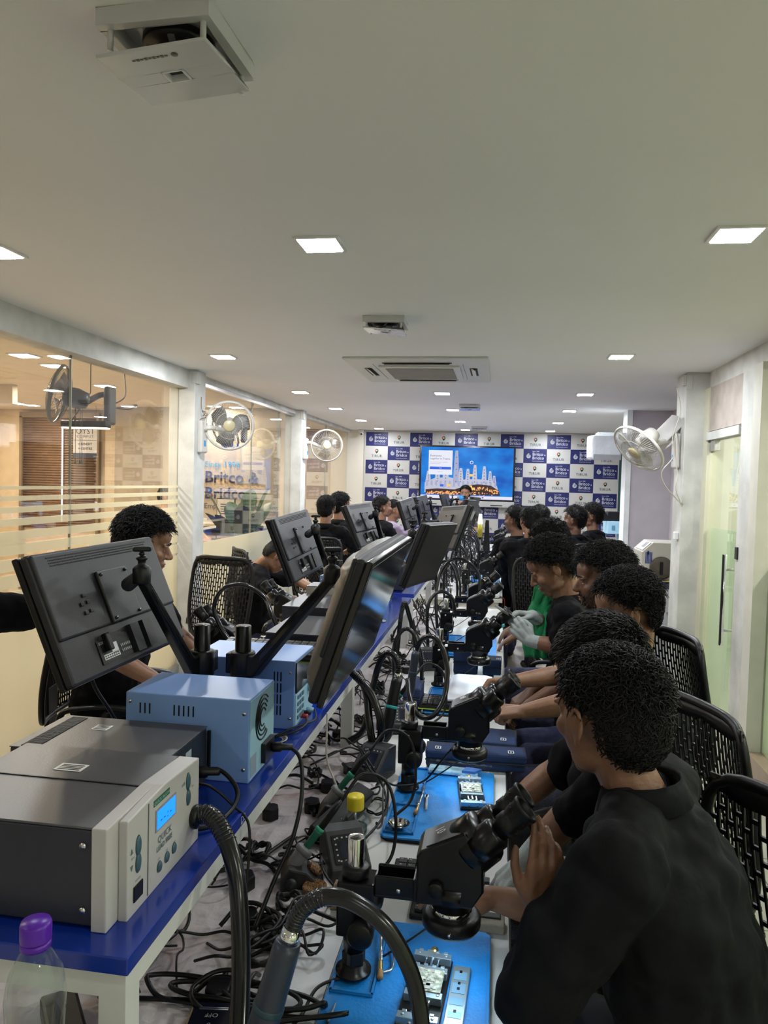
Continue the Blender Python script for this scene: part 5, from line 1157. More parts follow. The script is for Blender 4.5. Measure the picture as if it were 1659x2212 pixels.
hose('round loop of thin black hose between the second and third microscopes', [(-.297, 2.80, 1.055), (-.275, 2.79, 1.10), (-.235, 2.77, 1.12), (-.195, 2.74, 1.09), (-.170, 2.70, 1.02), (-.172, 2.64, .935), (-.205, 2.60, .875), (-.255, 2.60, .865), (-.295, 2.64, .91), (-.315, 2.70, .97)], .0095, None)
hose('black hose looping on the left side of the bench before the empty chair', [(-.86, 2.90, 1.05), (-.92, 2.95, 1.14), (-.97, 3.0, 1.20), (-1.06, 3.0, 1.245), (-1.15, 3.0, 1.225), (-1.19, 3.0, 1.145), (-1.15, 2.98, 1.06), (-1.08, 2.95, .99)], .0095, None)
hose('tall upright hose loop beyond the first shelf edge', [(-.44, 3.25, .80), (-.432, 3.28, .95), (-.422, 3.30, 1.10), (-.408, 3.30, 1.155), (-.390, 3.32, 1.10), (-.365, 3.36, .98), (-.36, 3.40, .85)], .010, (.3, .5))
hose('wide arch of hose in front of the fifth microscope', [(-.34, 4.40, .80), (-.36, 4.45, 1.0), (-.34, 4.50, 1.15), (-.27, 4.52, 1.235), (-.18, 4.52, 1.225), (-.11, 4.52, 1.15), (-.10, 4.50, 1.05)], .0095, None)
hose('double arch of hose behind the fourth microscope', [(-.36, 4.0, .80), (-.37, 4.02, 1.0), (-.34, 4.05, 1.08), (-.29, 4.06, 1.10), (-.24, 4.06, 1.07), (-.22, 4.06, .98)], .0095, None)
for i, (y, h_, w_) in enumerate(((3.15, 1.06, .10), (5.05, 1.16, .12), (5.5, 1.10, .10), (6.3, 1.18, .16), (6.7, 1.12, .12), (7.1, 1.2, .18), (7.6, 1.12, .14), (8.2, 1.18, .16), (8.8, 1.14, .14), (9.4, 1.16, .14))):
    x = -.42 + .02 * (i % 3)
    hose('black hose arch %s' % ['reaching from the shelf edge past the third microscope', 'past the fifth microscope', 'at the far end of the nearest bench', 'at the front of the farther bench', 'second on the farther bench', 'third on the farther bench', 'fourth on the farther bench', 'fifth on the farther bench', 'sixth on the farther bench', 'deepest on the farther bench'][i],
         [(x, y, .80), (x - .01, y, h_ - .08), (x + w_ * .3, y + .02, h_), (x + w_ * .8, y + .02, h_ - .03), (x + w_ * 1.1, y, h_ - .14), (x + w_ * 1.15, y, .85)], .009, None)
o = MB().tube(spline([(-.84, 1.36, 1.045), (-.90, 1.33, 1.12), (-.97, 1.35, 1.06), (-1.02, 1.5, .95), (-1.0, 1.8, .9)], 8), .011, 10).build('air_hose', HOSE); tag(o, 'black hose hanging over the left edge of the shelf', 'hose')
# upright light tower seen near the screen
ft = empty('bench_lamp_tower', (-.22, 9.0, .755), 0, 'yellow and white upright tube lamp standing on the farther bench', 'lamp')
MB().lathe([(.05, 0), (.05, .02), (.02, .03), (.02, .30)], seg=18).build('lamp_base', BLACK, ft)
MB().cyl((0, 0, .30), (0, 0, .46), .03).build('yellow_sleeve', K('yellow_sleeve', (.35, .30, .01), .4), ft)
MB().cyl((0, 0, .46), (0, 0, .58), .03, .018).build('white_tube', K('lit_tube', (.9, .95, .85), .4, emit=1.2), ft)
tag(MB().prism([(-.05, .0), (.05, 0), (.02, .5), (-.02, .5)], 'y', -.02, .02).build('speaker_stand', BLACK, None, .004, (-.14, 9.2, .755)), 'narrow black upright beside the tube lamp', 'stand')
tag(MB().b2((-.10, 0, 0), (.12, .22, .05)).build('router_case', K('white_router', (.72, .75, .75), .35), None, .018, (-.09, 5.95 + .22, .755)), 'white rounded case at the front end of the farther bench', 'case')
for i, (x, y) in enumerate(((.0, 5.0), (-.02, 6.9), (-.03, 7.7))):
    o = MB().b2((-.07, -.05, 0), (.06, .05, .02)).build('gadget_tray', K('turquoise_tray', (.10, .5, .52), .3), None, .004, (x, y, .755 if y > 6 else .752)); tag(o, ['turquoise tray at the far end of the nearest bench', 'turquoise tray on the farther bench, nearer', 'turquoise tray on the farther bench, deeper'][i], 'tray', 'turquoise trays')
# laptop style keyboards near microscope 10
keyboard('black keyboard with white lettering partly under the nearest microscope', -.165, 1.56, .752, .17, .10, 0, 8, 4, None, 0)
keyboard('black keypad with yellow legends behind the nearest microscope', -.225, 1.70, .752, .22, .085, 0, 9, 3, None, 3)
o = MB().b2((-.34, 1.565, .7505), (-.27, 1.62, .79)).build('printed_box', K('red_green_box', (.15, .10, .06), .5, vary=.9, vscale=60)); tag(o, 'small red and green printed parts box by the nearest microscope pole', 'box')
o = MB().lathe([(.001, .0), (.026, 0), (.028, .03), (.024, .032), (.001, .02)], seg=24).build('wire_wool_cup', K('copper_wool', (.25, .12, .04), .5, bump=1, bscale=300, vary=.8, vscale=300), None, 0, (-.385, 1.60, .752)); tag(o, 'round cup of copper wire wool near the nearest iron stand', 'cup')
o = MB().b2((0, 0, 0), (.06, .05, .02)).build('foam_block', K('foam_tan', (.3, .27, .22), .9, bump=.6), None, .003, (-.02, 1.545, .7505)); tag(o, 'small tan foam block at the far corner of the nearest mat', 'foam block')
ps = empty('power_strip', (-.44, 1.10, .7555), 8, 'black switch box marked OFF at the bottom of the picture', 'power strip')
MB().b2((-.045, -.06, 0), (.045, .10, .032)).build('case', BLACKG, ps, .005); MB().b2((-.03, .082, .0322), (.02, .084, .0326)).b2((-.03, .078, .0322), (.02, .080, .0326)).build('line_mark', SILVER, ps)
tm = MB(); put_text(tm, 'OFF', .013, frame((-.005, .065, .0326), (-1, 0, 0), (0, -1, 0))); put_text(tm, 'o', .012, frame((-.005, .045, .0326), (1, 0, 0), (0, 1, 0))); tm.build('switch_lettering', K('dim_print', (.3, .3, .3), .5), ps)
MB().cyl((.0, .10, .018), (.0, .135, .02), .009, seg=12).build('plug', RUBBER, ps)
tp = MB().lathe([(.045, 0), (.047, .003), (.044, .006), (.001, .006)], seg=8).build('mesh_pad', K('perforated_pad', (.25, .25, .25), .5), None, 0, (-.295, 1.17, .755)); tag(tp, 'grey perforated pad at the bottom of the picture', 'pad')
tag(MB().lathe([(.014, 0), (.015, .002), (.014, .03), (.001, .031)], seg=20).build('white_cap_jar', K('jar_white', (.62, .62, .6), .5), None, 0, (-.262, 1.105, .753)), 'small white capped jar at the bottom edge', 'jar')
def plug(label, x, y, z, rz, s=1.0):
    r = empty('mains_plug', (x, y, z), rz, label, 'plug', 'black mains plugs'); r.scale = (s, s, s)
    MB().prism([(-.022, -.012), (.0, -.026), (.022, -.012), (.022, .018), (.012, .026), (-.012, .026), (-.022, .018)], 'z', 0, .032).build('plug_body', RUBBER, r, .003)
    MB().lathe([(.010, 0), (.006, .03), (.004, .04)], (0, .024, .014), (0, 1, 0), 10).build('cord_grip', RUBBER, r); return r
pls = [(-.47, 1.235, 8), (-.62, 1.16, 60), (-.55, 1.60, 30), (-.50, 2.02, 200), (-.48, 2.16, 100), (-.44, 2.30, 40), (-.60, 1.95, 20), (-.50, 1.46, 300), (-.46, 1.72, 120), (-.55, 2.6, 10), (-.43, 3.6, 50)]
pln = ['upright beside the coiled cords at the front', 'below the shelf corner', 'under the shelf beside a bundle of cords', 'on the crumpled cover past the yellow cap', 'beside the shelf edge left of the yellow cap', 'left of the second microscope', 'deep under the shelf middle', 'lying in the nearest cord tangle', 'touching the grey iron stand', 'under the shelf behind the long hose', 'under the third microscope cords']
for (x, y, rz), n_ in zip(pls, pln): plug('black mains plug %s' % n_, x, y, .757, rz)
def wander(rnd, x0, x1, y0, y1, n, zb=.765, zt=.04):
    return [(rnd.uniform(x0, x1), y0 + (y1 - y0) * k / (n - 1) + rnd.uniform(-.06, .06), zb + rnd.uniform(0, zt)) for k in range(n)]
def tangle(label, y0, y1, n, seed, x0=-.78, x1=-.36, zt=.06):
    rnd = random.Random(seed); m = MB()
    for k in range(n):
        if rnd.random() < .45:
            cx, cy = rnd.uniform(x0, x1), rnd.uniform(y0, y1); rr = rnd.uniform(.02, .055); tn = rnd.choice((1.2, 2.3, 3)); a0 = rnd.uniform(0, 6); el = rnd.uniform(.5, 1.2)
            P = [(cx + rr * math.cos(a0 + t * .5) * (1 + .1 * math.sin(t)), cy + rr * el * math.sin(a0 + t * .5), .762 + .004 * (t % 5) + rnd.uniform(0, .012)) for t in range(int(tn * 12.5))]
            P += [(P[-1][0] + rnd.uniform(-.1, .12), P[-1][1] + rnd.uniform(-.15, .15), .77)]
        else:
            a = rnd.uniform(y0, y1); cx = rnd.uniform(x0, x1); hd = rnd.uniform(0, 6.28); tn_ = rnd.uniform(-.9, .9); P = [V((cx, a, .762))]
            for q in range(rnd.randint(6, 14)):
                tn_ = max(-1.2, min(1.2, tn_ + rnd.uniform(-.7, .7))); hd += tn_; nx_ = P[-1] + V((math.cos(hd), math.sin(hd), 0)) * .045
                if nx_.x < x0 - .03 or nx_.x > x1 + .04: hd += 2.2; nx_ = P[-1] + V((math.cos(hd), math.sin(hd), 0)) * .045
                nx_.z = .762 + rnd.uniform(0, zt) * .6; P.append(nx_)
        m.tube(spline(P, 5), rnd.choice((.0022, .003, .003, .004, .0048)), 6)
    o = m.build('cable_tangle', RUBBER); tag(o, label, 'cables', None, 'stuff'); return o
tangle('tangle of thin black cords on the crumpled cover at the front', 1.0, 1.7, 22, 1)
tangle('tangle of thin black cords under the middle of the first shelf', 1.7, 2.6, 30, 2)
tangle('tangle of thin black cords under the rear of the first shelf', 2.6, 4.2, 36, 3, -.75, -.32, .12)
tangle('tangle of thin black cords around the gap between the first two shelves', 4.2, 5.6, 26, 4, -.7, -.28, .22)
tangle('tangle of cords filling the front of the farther bench', 6.3, 8.6, 52, 5, -.6, -.22, .32)
tangle('tangle of cords filling the back of the farther bench', 8.6, 11.5, 40, 6, -.55, -.22, .30)
# individually visible leads
C_ = cord
C_('power_cable', 'black power cord looping from the dark grey instrument over the blue shelf', [(-.60, 1.43, 1.09), (-.555, 1.44, 1.095), (-.51, 1.42, 1.07), (-.495, 1.37, 1.055), (-.51, 1.30, 1.048), (-.56, 1.265, 1.05), (-.60, 1.25, 1.05)], .0048)
C_('power_cable', 'thin black lead from the yellow marked socket hanging over the shelf edge', [(-.60, 1.385, 1.085), (-.55, 1.38, 1.085), (-.50, 1.38, 1.05), (-.465, 1.37, 1.02), (-.455, 1.34, .94), (-.45, 1.30, .86), (-.44, 1.24, .79)], .003)
C_('power_cable', 'black power cord curving from the fan grille power supply down past the shelf edge', [(-.50, 1.63, 1.08), (-.465, 1.635, 1.082), (-.43, 1.62, 1.06), (-.415, 1.58, .99), (-.42, 1.53, .92), (-.44, 1.47, .86), (-.46, 1.40, .79)], .0048)
o = MB().lathe([(.010, 0), (.012, .006), (.012, .022), (.0075, .026), (.0075, .050)], (-.60, 1.43, 1.09), (1, 0, .1), 12).build('cord_plug', RUBBER)
tag(o, 'black ribbed appliance plug in the dark grey instrument', 'plug')
o = MB().lathe([(.010, 0), (.012, .006), (.012, .022), (.0075, .026), (.0075, .050)], (-.502, 1.63, 1.08), (1, .05, .05), 12).build('cord_plug', RUBBER); tag(o, 'black ribbed appliance plug in the fan grille power supply', 'plug')
C_('power_cable', 'thin black cord from power strip running to the shelf', [(-.44, 1.235, .775), (-.46, 1.30, .80), (-.44, 1.36, .79), (-.42, 1.45, .79), (-.47, 1.5, .78)], .004)
C_('power_cable', 'black lead under the nearest blue mat running to a small coil', [(-.24, 1.33, .775), (-.30, 1.30, .765), (-.31, 1.22, .77), (-.325, 1.17, .765), (-.30, 1.13, .765), (-.315, 1.10, .765), (-.33, 1.15, .77), (-.31, 1.19, .765)], .0032)
C_('power_cable', 'black coiled cord bundle tied with a grey wire at the front', [(-.66, 1.20, .765)] + [(-.52 + .11 * math.cos(a * .55) + .004 * a, 1.235 + .030 * math.sin(a * .55), .768 + .003 * (a % 7)) for a in range(46)] + [(-.45, 1.16, .765)], .0045, n=5)
C_('power_cable', 'second black coiled cord lying just behind the tied bundle', [(-.44 + .035 * math.cos(a * .6), 1.36 + .030 * math.sin(a * .6), .765 + .002 * (a % 6)) for a in range(36)], .0045, n=5)
C_('power_cable', 'third black coil of cord beside the long hose', [(-.43 + .03 * math.cos(a * .6), 1.45 + .032 * math.sin(a * .6), .765 + .002 * (a % 6)) for a in range(34)], .0045, n=5)
C_('usb_cable', 'white cable hanging from the edge of the blue shelf', [(-.47, 2.06, 1.03), (-.468, 2.05, .98), (-.46, 2.03, .90), (-.42, 2.0, .82), (-.44, 1.93, .78), (-.46, 1.85, .77)], .003, WCORD)
C_('signal_cable', 'thin black cable looping across the bench behind the yellow capped bottle', [(-.34, 1.80, .76), (-.28, 1.95, .80), (-.30, 2.10, .83), (-.36, 2.22, .80), (-.42, 2.3, .85), (-.38, 2.2, .86), (-.31, 2.12, .80), (-.29, 2.05, .77)], .0033)
C_('signal_cable', 'black cable arching from the nearest soldering station to the second mat', [(-.25, 1.62, .93), (-.262, 1.72, .87), (-.27, 1.85, .83), (-.29, 2.0, .86), (-.27, 2.12, .81), (-.20, 2.19, .80), (-.15, 2.2, .86), (-.10, 2.22, .92)], .0030)
C_('signal_cable', 'black small coil of wires behind the yellow capped bottle', [(-.32 + .03 * math.cos(a * .5), 2.08 + .05 * math.sin(a * .5), .757 + .002 * (a % 5)) for a in range(40)], .0022, n=4)
C_('signal_cable', 'black video cable dropping from the nearest rear facing monitor', [(-.905, 1.54, 1.28), (-.90, 1.55, 1.22), (-.875, 1.58, 1.15), (-.86, 1.62, 1.08), (-.84, 1.62, 1.05)], .0045)
C_('signal_cable', 'black video cable dropping from the second rear facing monitor', [(-.90, 3.17, 1.28), (-.89, 3.2, 1.2), (-.86, 3.25, 1.12), (-.84, 3.3, 1.05)], .004)
C_('signal_cable', 'thin black lead between the blue key panel and the shelf grommet', [(-.50, 1.93, 1.06), (-.485, 1.88, 1.055), (-.50, 1.83, 1.05), (-.545, 1.79, 1.045)], .0032)
C_('signal_cable', 'second thin lead curling beside the shelf grommet', [(-.49, 1.99, 1.06), (-.475, 1.93, 1.05), (-.51, 1.86, 1.05), (-.55, 1.79, 1.043), (-.56, 1.75, 1.043)], .0028)
C_('signal_cable', 'red lead hanging over the edge of the farther bench', [(.03, 6.25, .76), (.065, 6.24, .74), (.07, 6.23, .66), (.06, 6.22, .58)], .003, K('red_lead', (.5, .03, .02), .4))
C_('signal_cable', 'crossed black leads hanging at the gap between the shelves', [(-.48, 4.25, 1.02), (-.44, 4.22, .95), (-.38, 4.2, .86), (-.34, 4.18, .80)], .004)
C_('signal_cable', 'black lead crossing the gap between the shelves the other way', [(-.38, 4.27, 1.0), (-.42, 4.22, .93), (-.46, 4.2, .84), (-.47, 4.18, .78)], .004)
o = MB().b2((-.03, -.13, 0), (.03, .13, .05)).build('power_brick', BLACK, None, .006, (-.405, 1.95, .765)); o.rotation_euler = (R(6), R(20), R(-16)); tag(o, 'long black box leaning against the cords left of the yellow cap', 'power brick')
o = MB().b2((-.03, -.06, 0), (.03, .06, .035)).build('power_brick', BLACK, None, .006, (-.70, 1.12, .757)); o.rotation_euler = (0, 0, R(40)); tag(o, 'black power brick under the corner of the blue shelf', 'power brick')

# ------------------------------------------------------------ office chairs with slotted backs
def chair_back_fn(w, h):
    def f(u, v):
        ww = w * (.80 + .20 * math.sin(math.pi * min(1, v * .62 + .12)))
        return V((u * ww / 2, -.05 * math.cos(v * math.pi * .9) - .045 * u * u * -1 + .03 * v, v * h))
    return f
def make_chair():
    r = empty('mesh_office_chair', (0, 0, 0)); w, h = .46, .52; f = chair_back_fn(w, h); zb = .60; yb = -.25; T = Matrix.Translation((0, yb, zb)) @ Matrix.Rotation(R(-7), 4, 'X').inverted()
    g = lambda u, v: T @ f(u, v) if True else None
    # local +Y is where the sitter faces; the shell curves around the sitter
    fr = MB(); P = []
    def rr(t):
        a = 2 * math.pi * t; c, s_ = math.cos(a), math.sin(a); p = 6
        k = (abs(c) ** p + abs(s_) ** p) ** (-1 / p); return c * k, .5 + .5 * s_ * k
    P = [g(*rr(i / 64)) for i in range(64)]
    fr.tube(P, .013, 8, closed=True); fr.build('back_frame', BLACK, r)
    tb = MB(); n = 20
    for side in (0,):
        vs = []
        for i in range(n + 1):
            u = -.96 + 1.92 * i / n; dip = .10 + .045 * abs(math.sin(2.5 * u)) - .03 * (abs(u) > .75)
            vs += [g(u, .985), g(u, .985 - dip * .6)]
        tb.add(vs, [(2 * i, 2 * i + 1, 2 * i + 3, 2 * i + 2) for i in range(n)], 0, True)
    o = tb.build('top_band', BLACK, r); o.modifiers.new('s', 'SOLIDIFY').thickness = .006
    ms = MB(); nx = 24; ny = 9; uu = lambda i: -.95 + 1.9 * i / nx
    bw = .011
    for i in range(nx + 1):
        u = uu(i); vs = []
        for k in range(15):
            v = .03 + .93 * k / 14; vs += [g(u - bw, v), g(u + bw, v)]
        ms.add(vs, [(2 * k, 2 * k + 1, 2 * k + 3, 2 * k + 2) for k in range(14)], 0, True)
    for i in range(nx):
        for k in range(ny + 1):
            v = .03 + (k + (.5 if i % 2 else 0)) * .93 / ny
            if v > .965: continue
            hh = .0095
            ms.add([g(uu(i), v - hh), g(uu(i + 1), v - hh), g(uu(i + 1), v + hh), g(uu(i), v + hh)], [(0, 1, 2, 3)])
    o = ms.build('slotted_back', BLACK, r); o.modifiers.new('s', 'SOLIDIFY').thickness = .005
    MB().rings([[V((x * q, yb - .06 + dy, z)) for x, dy in ((-.05, 0), (.05, 0), (.05, .02), (-.05, .02))] for q, z in ((.8, .44), (1, .62), (1.1, .72))], smooth=False).box((0, -.17, .43), (.09, .26, .03)).build('back_support', BLACK, r, .004)
    s_ = MB(); s_.prism([(-.24, -.20), (-.20, -.24), (.20, -.24), (.24, -.20), (.25, .16), (.19, .24), (-.19, .24), (-.25, .16)], 'z', .455, .51); s_.build('seat', K('black_seat_fabric', (.012, .012, .013), .9, bump=.4, bscale=300), r, .02, segs=3)
    for sx in (-1, 1):
        a = MB(); a.tube(spline([(sx * .26, -.06, .44), (sx * .30, -.05, .52), (sx * .30, .0, .64), (sx * .29, .03, .70)], 5), .016, 8); a.tube(spline([(sx * .29, -.16, .655), (sx * .295, -.13, .70), (sx * .29, .0, .715), (sx * .285, .12, .705), (sx * .275, .17, .68)], 6), .020, 10, sq=.55); a.tube(spline([(sx * .29, -.15, .66), (sx * .29, -.12, .56), (sx * .28, -.05, .48)], 5), .012, 8)
        a.build('armrest', BLACK, r)
    MB().lathe([(.03, .18), (.03, .33), (.018, .33), (.018, .455)], seg=16).b2((-.09, -.1, .44), (.09, .1, .457)).build('gas_column', BLACKM, r)
    for k in range(5):
        a = 2 * math.pi * k / 5 + .3; e = V((math.cos(a) * .29, math.sin(a) * .29, .075)); m = MB(); m.rings([[p for p in ((c + V((-math.sin(a) * wd_, math.cos(a) * wd_, -ht)), c + V((math.sin(a) * wd_, -math.cos(a) * wd_, -ht)), c + V((math.sin(a) * wd_, -math.cos(a) * wd_, ht)), c + V((-math.sin(a) * wd_, math.cos(a) * wd_, ht))))] for c, wd_, ht in ((V((0, 0, .15)), .03, .03), (e, .018, .012))], smooth=False)
        lg_ = m.build('base_leg', BLACK, r, .004); MB().cyl(e + V((-.012 * math.cos(a + 1.57), -.012 * math.sin(a + 1.57), -.047)), e + V((.012 * math.cos(a + 1.57), .012 * math.sin(a + 1.57), -.047)), .028).build('castor', RUBBER, lg_)
    return r
chair0 = make_chair()
CH = [(.375, 1.37, -.02, 205, 'black slotted office chair behind the nearest man, cut by the right picture edge'),
      (.375, 2.12, -.04, 202, 'black slotted office chair with its whole curved back showing on the right'),
      (.52, 3.04, -.01, 193, 'black slotted office chair farther back on the right, beside the door'),
      (-1.58, 2.95, .07, 12, 'black slotted office chair with armrest at the left edge of the picture'),
      (-1.73, 4.80, .05, 78, 'empty black slotted office chair between the two left monitors'),
      (-1.88, 5.80, .0, 35, 'black slotted office chair under the man bending forward on the left'),
      (-1.62, 6.95, .03, 80, 'black office chair under one of the two men watching the screen on the left'),
      (-1.33, 8.35, .0, 60, 'black office chair of the student behind the third left monitor'),
      (.32, 6.35, -.02, 100, 'black office chair under the broad shouldered man at the gap'),
      (.56, 5.35, .02, 100, 'empty black office chair back behind the bent heads'),
      (.80, 7.75, .0, 120, 'black office chair of the man resting his chin, near the back wall'),
      (1.05, 8.3, .0, 120, 'black office chair of the rightmost man near the back wall'),
      (.42, 3.78, -.02, 170, 'black office chair of the gloved student'),
      (.45, 4.55, -.02, 165, 'black office chair hidden mostly behind the gloved student')]
for i, (x, y, dz, face, lab) in enumerate(CH):
    o = chair0 if i == 0 else copy_tree(chair0)
    o.location = (x, y, dz); o.rotation_euler = (0, 0, R(face - 90)); tag(o, lab, 'chair', 'black slotted office chairs')
# ------------------------------------------------------------ people
def hand(mb, wr, d, nrm, thumb, curls=(.3, .3, .35, .4), tcurl=.3, s=1.0, spread=.06):
    """palm, five separate fingers; d = direction of the hand, nrm = out of its back, thumb = +1/-1 side"""
    d = V(d).normalized(); n = V(nrm); n = (n - d * n.dot(d)).normalized(); x = d.cross(n) * thumb
    P = lambda a, b, c: V(wr) + (x * a + d * b + n * c) * s
    for a in (.028, .010, -.009, -.026): mb.cone2(P(a * .55, .004, 0), .0135 * s, P(a, .078 - abs(a - .008) * .25, 0), .0115 * s, 10)
    mb.cone2(P(.0, .0, 0), .021 * s, P(.0, .05, -.003), .019 * s, 10)
    for k, (a, L, r0) in enumerate(((.029, .070, .0088), (.010, .078, .0092), (-.010, .072, .0086), (-.028, .056, .0075))):
        q = P(a, .080 - abs(a - .008) * .3, 0); ang = curls[k] * .7; sp = (a - .001) * spread * 22
        for j, seg in enumerate((.46, .31, .23)):
            dd = (d * math.cos(ang) - n * math.sin(ang)) + x * sp * .12; dd.normalize(); e = q + dd * L * seg * s
            mb.cone2(q, r0 * s * (1 - .1 * j), e, r0 * s * (.92 - .1 * j), 9); q = e; ang += curls[k] * (1.1 if j == 0 else .8)
    q = P(.020, .012, -.006); e = P(.044, .040, -.012 - .01 * tcurl); mb.cone2(q, .014 * s, e, .0105 * s, 9)
    e2 = P(.052 - .02 * tcurl, .068, -.018 - .018 * tcurl); mb.cone2(e, .0105 * s, e2, .009 * s, 9); e3 = P(.050 - .045 * tcurl, .092, -.022 - .02 * tcurl); mb.cone2(e2, .009 * s, e3, .0075 * s, 9)
def tips(wr, d, nrm, thumb, s=1.0): pass
def head_geo(mb, M, neck_to=None, chinfat=0, beard=False):
    B = lambda c, r, rot=None: mb.ball(c, r, 20, 14, 0, M, rot)
    B((0, -.016, .026), (.076, .094, .084)); B((0, .028, -.022), (.064, .064, .082)); B((0, .030, -.070), (.050 + chinfat, .050, .038)); B((0, .066, -.098), (.021, .018, .016))
    B((0, .062, .048), (.056, .034, .040))
    for s_ in (-1, 1):
        B((s_ * .029, .084, .020), (.024, .011, .0075)); B((s_ * .038, .066, -.022), (.022, .022, .021)); B((s_ * .010, .102, -.030), (.0085, .010, .0075)); B((s_ * .040, .02, -.072), (.018, .035, .022))
        B((s_ * .031, .0775, .004), (.0145, .011, .0105))
        # ear: shell, rim and lobe
        E0 = V((s_ * .083, -.010, -.008)); B(E0, (.006, .018, .029), (0, s_ * -12, s_ * 26))
        rim = [E0 + V((s_ * .007 + s_ * .006 * math.cos(a * .5), -.019 * math.cos(a * .5 + .6) - .004, .031 * math.sin(a * .5 + .6) + .002)) for a in range(9)]
        mb.tube(rim, .0048, 7, M=M); mb.cone2(rim[0], .004, rim[0] + V((0, 0, .001)), .004, 7, M); B(E0 + V((s_ * .002, .004, -.026)), (.005, .008, .009))
    mb.cone2((0, .088, .012), .0085, (0, .112, -.024), .0115, 12, M); B((0, .104, -.030), (.014, .010, .008))
    B((0, .0905, -.0555), (.023, .009, .0058)); B((0, .088, -.0665), (.020, .0095, .0068)); B((0, .082, -.083), (.018, .012, .010))
def person(name, label, at, face, head, hip=.53, neck=None, look=None, pitch=0, roll=0, arms=(), legs=None, shirt=SHIRT, sleeve='short', trousers=JEANSB, skin=SKIN, hair='curly', hairmat=HAIR, vox=.006, hairn=900, bulk=1.0, gloves=False, standing=False, hl=1.0, collar=True, facial=None, skin2=None, torso_vox=None, hseed=1, lean=None, hs=1.0):
    """at: floor point under the hips (world); head: centre of the cranium (world); face: heading of the chest in degrees; look: heading of the head"""
    o = empty(name, (at[0], at[1], 0), 0, label, 'person')
    W = lambda p: V(p) - V((at[0], at[1], 0))
    look = face if look is None else look
    F_ = V((math.cos(R(face)), math.sin(R(face)), 0)); S_ = V((F_.y, -F_.x, 0)); U = V((0, 0, 1))   # forward, right, up
    Hc = W(head); Q = Matrix.Rotation(R(look - 90), 3, 'Z') @ Matrix.Rotation(R(-pitch), 3, 'X') @ Matrix.Rotation(R(roll), 3, 'Y')
    MH = Matrix.Translation(Hc) @ Q.to_4x4() @ Matrix.Scale(hs, 4)
    hipc = V((0, 0, hip)); nb = MH @ V((0, -.030, -.085)) ; nb2 = V(W(neck)) if neck is not None else Hc + V((0, 0, -.180)) - F_ * .030
    chest = hipc.lerp(nb2, .62) - F_ * .03 + V((0, 0, 0)); waist = hipc.lerp(nb2, .3) - F_ * .035
    sh = [nb2 + S_ * .165 * s_ * bulk - U * .045 for s_ in (1, -1)]     # right, left
    axis = (nb2 - hipc).normalized(); fw = (F_ - axis * F_.dot(axis)).normalized()
    def ell(c, a, b, n=18): return [c + S_ * a * bulk * math.cos(2 * math.pi * k / n) + fw * b * bulk * math.sin(2 * math.pi * k / n) for k in range(n)]
    body = MB(); head_geo(body, MH)
    body.cone2(nb, .050, nb2 - U * .02, .056, 14); body.cone2(MH @ V((0, .0, -.06)), .045, nb2 + fw * .01, .052, 14)
    def torso(mb, g=0, top=True, low=0):
        mb.rings([ell(hipc - U * (.07 + low), .150 + g, .095 + g), ell(hipc, .165 + g, .118 + g), ell(waist, .142 + g * 1.2, .105 + g * 1.2), ell(chest, .165 + g, .112 + g), ell(chest.lerp(nb2, .55), .168 + g, .100 + g), ell(nb2 - axis * .035, .12 + g, .07 + g), ell(nb2, .062 + g * .6, .055 + g * .6)])
        for s_ in (0, 1): mb.cone2(nb2 - U * .030, .044 + g * 1.0, sh[s_], .045 * bulk + g * 1.3, 14)
    torso(body)
    # legs
    if legs is None:
        if standing: legs = [(S_ * .10 * s_, S_ * .11 * s_ + U * .47 - hipc * 0, S_ * .12 * s_ + U * .08) for s_ in (1, -1)]; L_ = [(hipc + S_ * .09 * s_, S_ * .10 * s_ + U * .48 + F_ * .02, S_ * .11 * s_ + U * .09) for s_ in (1, -1)]
        else: L_ = [(hipc + S_ * .09 * s_ + U * -.01, S_ * .13 * s_ + F_ * .43 + U * (hip - .03), S_ * .14 * s_ + F_ * .36 + U * .09) for s_ in (1, -1)]
    else: L_ = legs
    for h_, k_, a_ in L_:
        body.cone2(h_, .080, k_, .055, 14); body.cone2(k_, .055, a_, .038, 12); body.cone2(a_ - U * .03, .036, a_ + F_ * .15 - U * .055, .030, 12)
    # arms: (side, elbow, wrist, hand dir, hand normal, curls)
    top = MB(); torso(top, .021); gls = []
    for A in arms:
        s_ = 0 if A['side'] == 'R' else 1; S0 = sh[s_]; el = W(A['elbow']); wr = W(A['wrist'])
        body.cone2(S0, .043 * bulk, el, .038 * bulk, 14); body.cone2(el, .039 * bulk, el.lerp(wr, .35), .037 * bulk, 12); body.cone2(el.lerp(wr, .35), .037 * bulk, wr, .024, 12)
        gl = MB()
        if gloves: gls.append(gl)
        dd = A.get('dir') or tuple(wr - el); tgt = gl if gloves else body
        hand(tgt, wr, dd, A.get('n', (0, 0, 1)), (1 if A['side'] == 'L' else -1) * A.get('flip', 1), A.get('curl', (.3, .35, .4, .45)), A.get('tc', .3), A.get('s', 1.0) * (1.06 if gloves else 1), A.get('spread', .06))
        if gloves: gl.cone2(wr, .028, wr + (el - wr).normalized() * .05, .031, 12)
        if sleeve == 'short': top.cone2(S0, .068 * bulk, S0.lerp(el, .72), .060 * bulk, 14)
        elif sleeve == 'elbow': top.cone2(S0, .068 * bulk, S0.lerp(el, .5), .070 * bulk, 14); top.cone2(S0.lerp(el, .5), .070 * bulk, el, .062 * bulk, 14); top.cone2(el, .062 * bulk, el.lerp(wr, .22), .056 * bulk, 14)
        else: top.cone2(S0, .068 * bulk, el, .054 * bulk, 14); top.cone2(el, .052 * bulk, el.lerp(wr, .93), .036, 14)
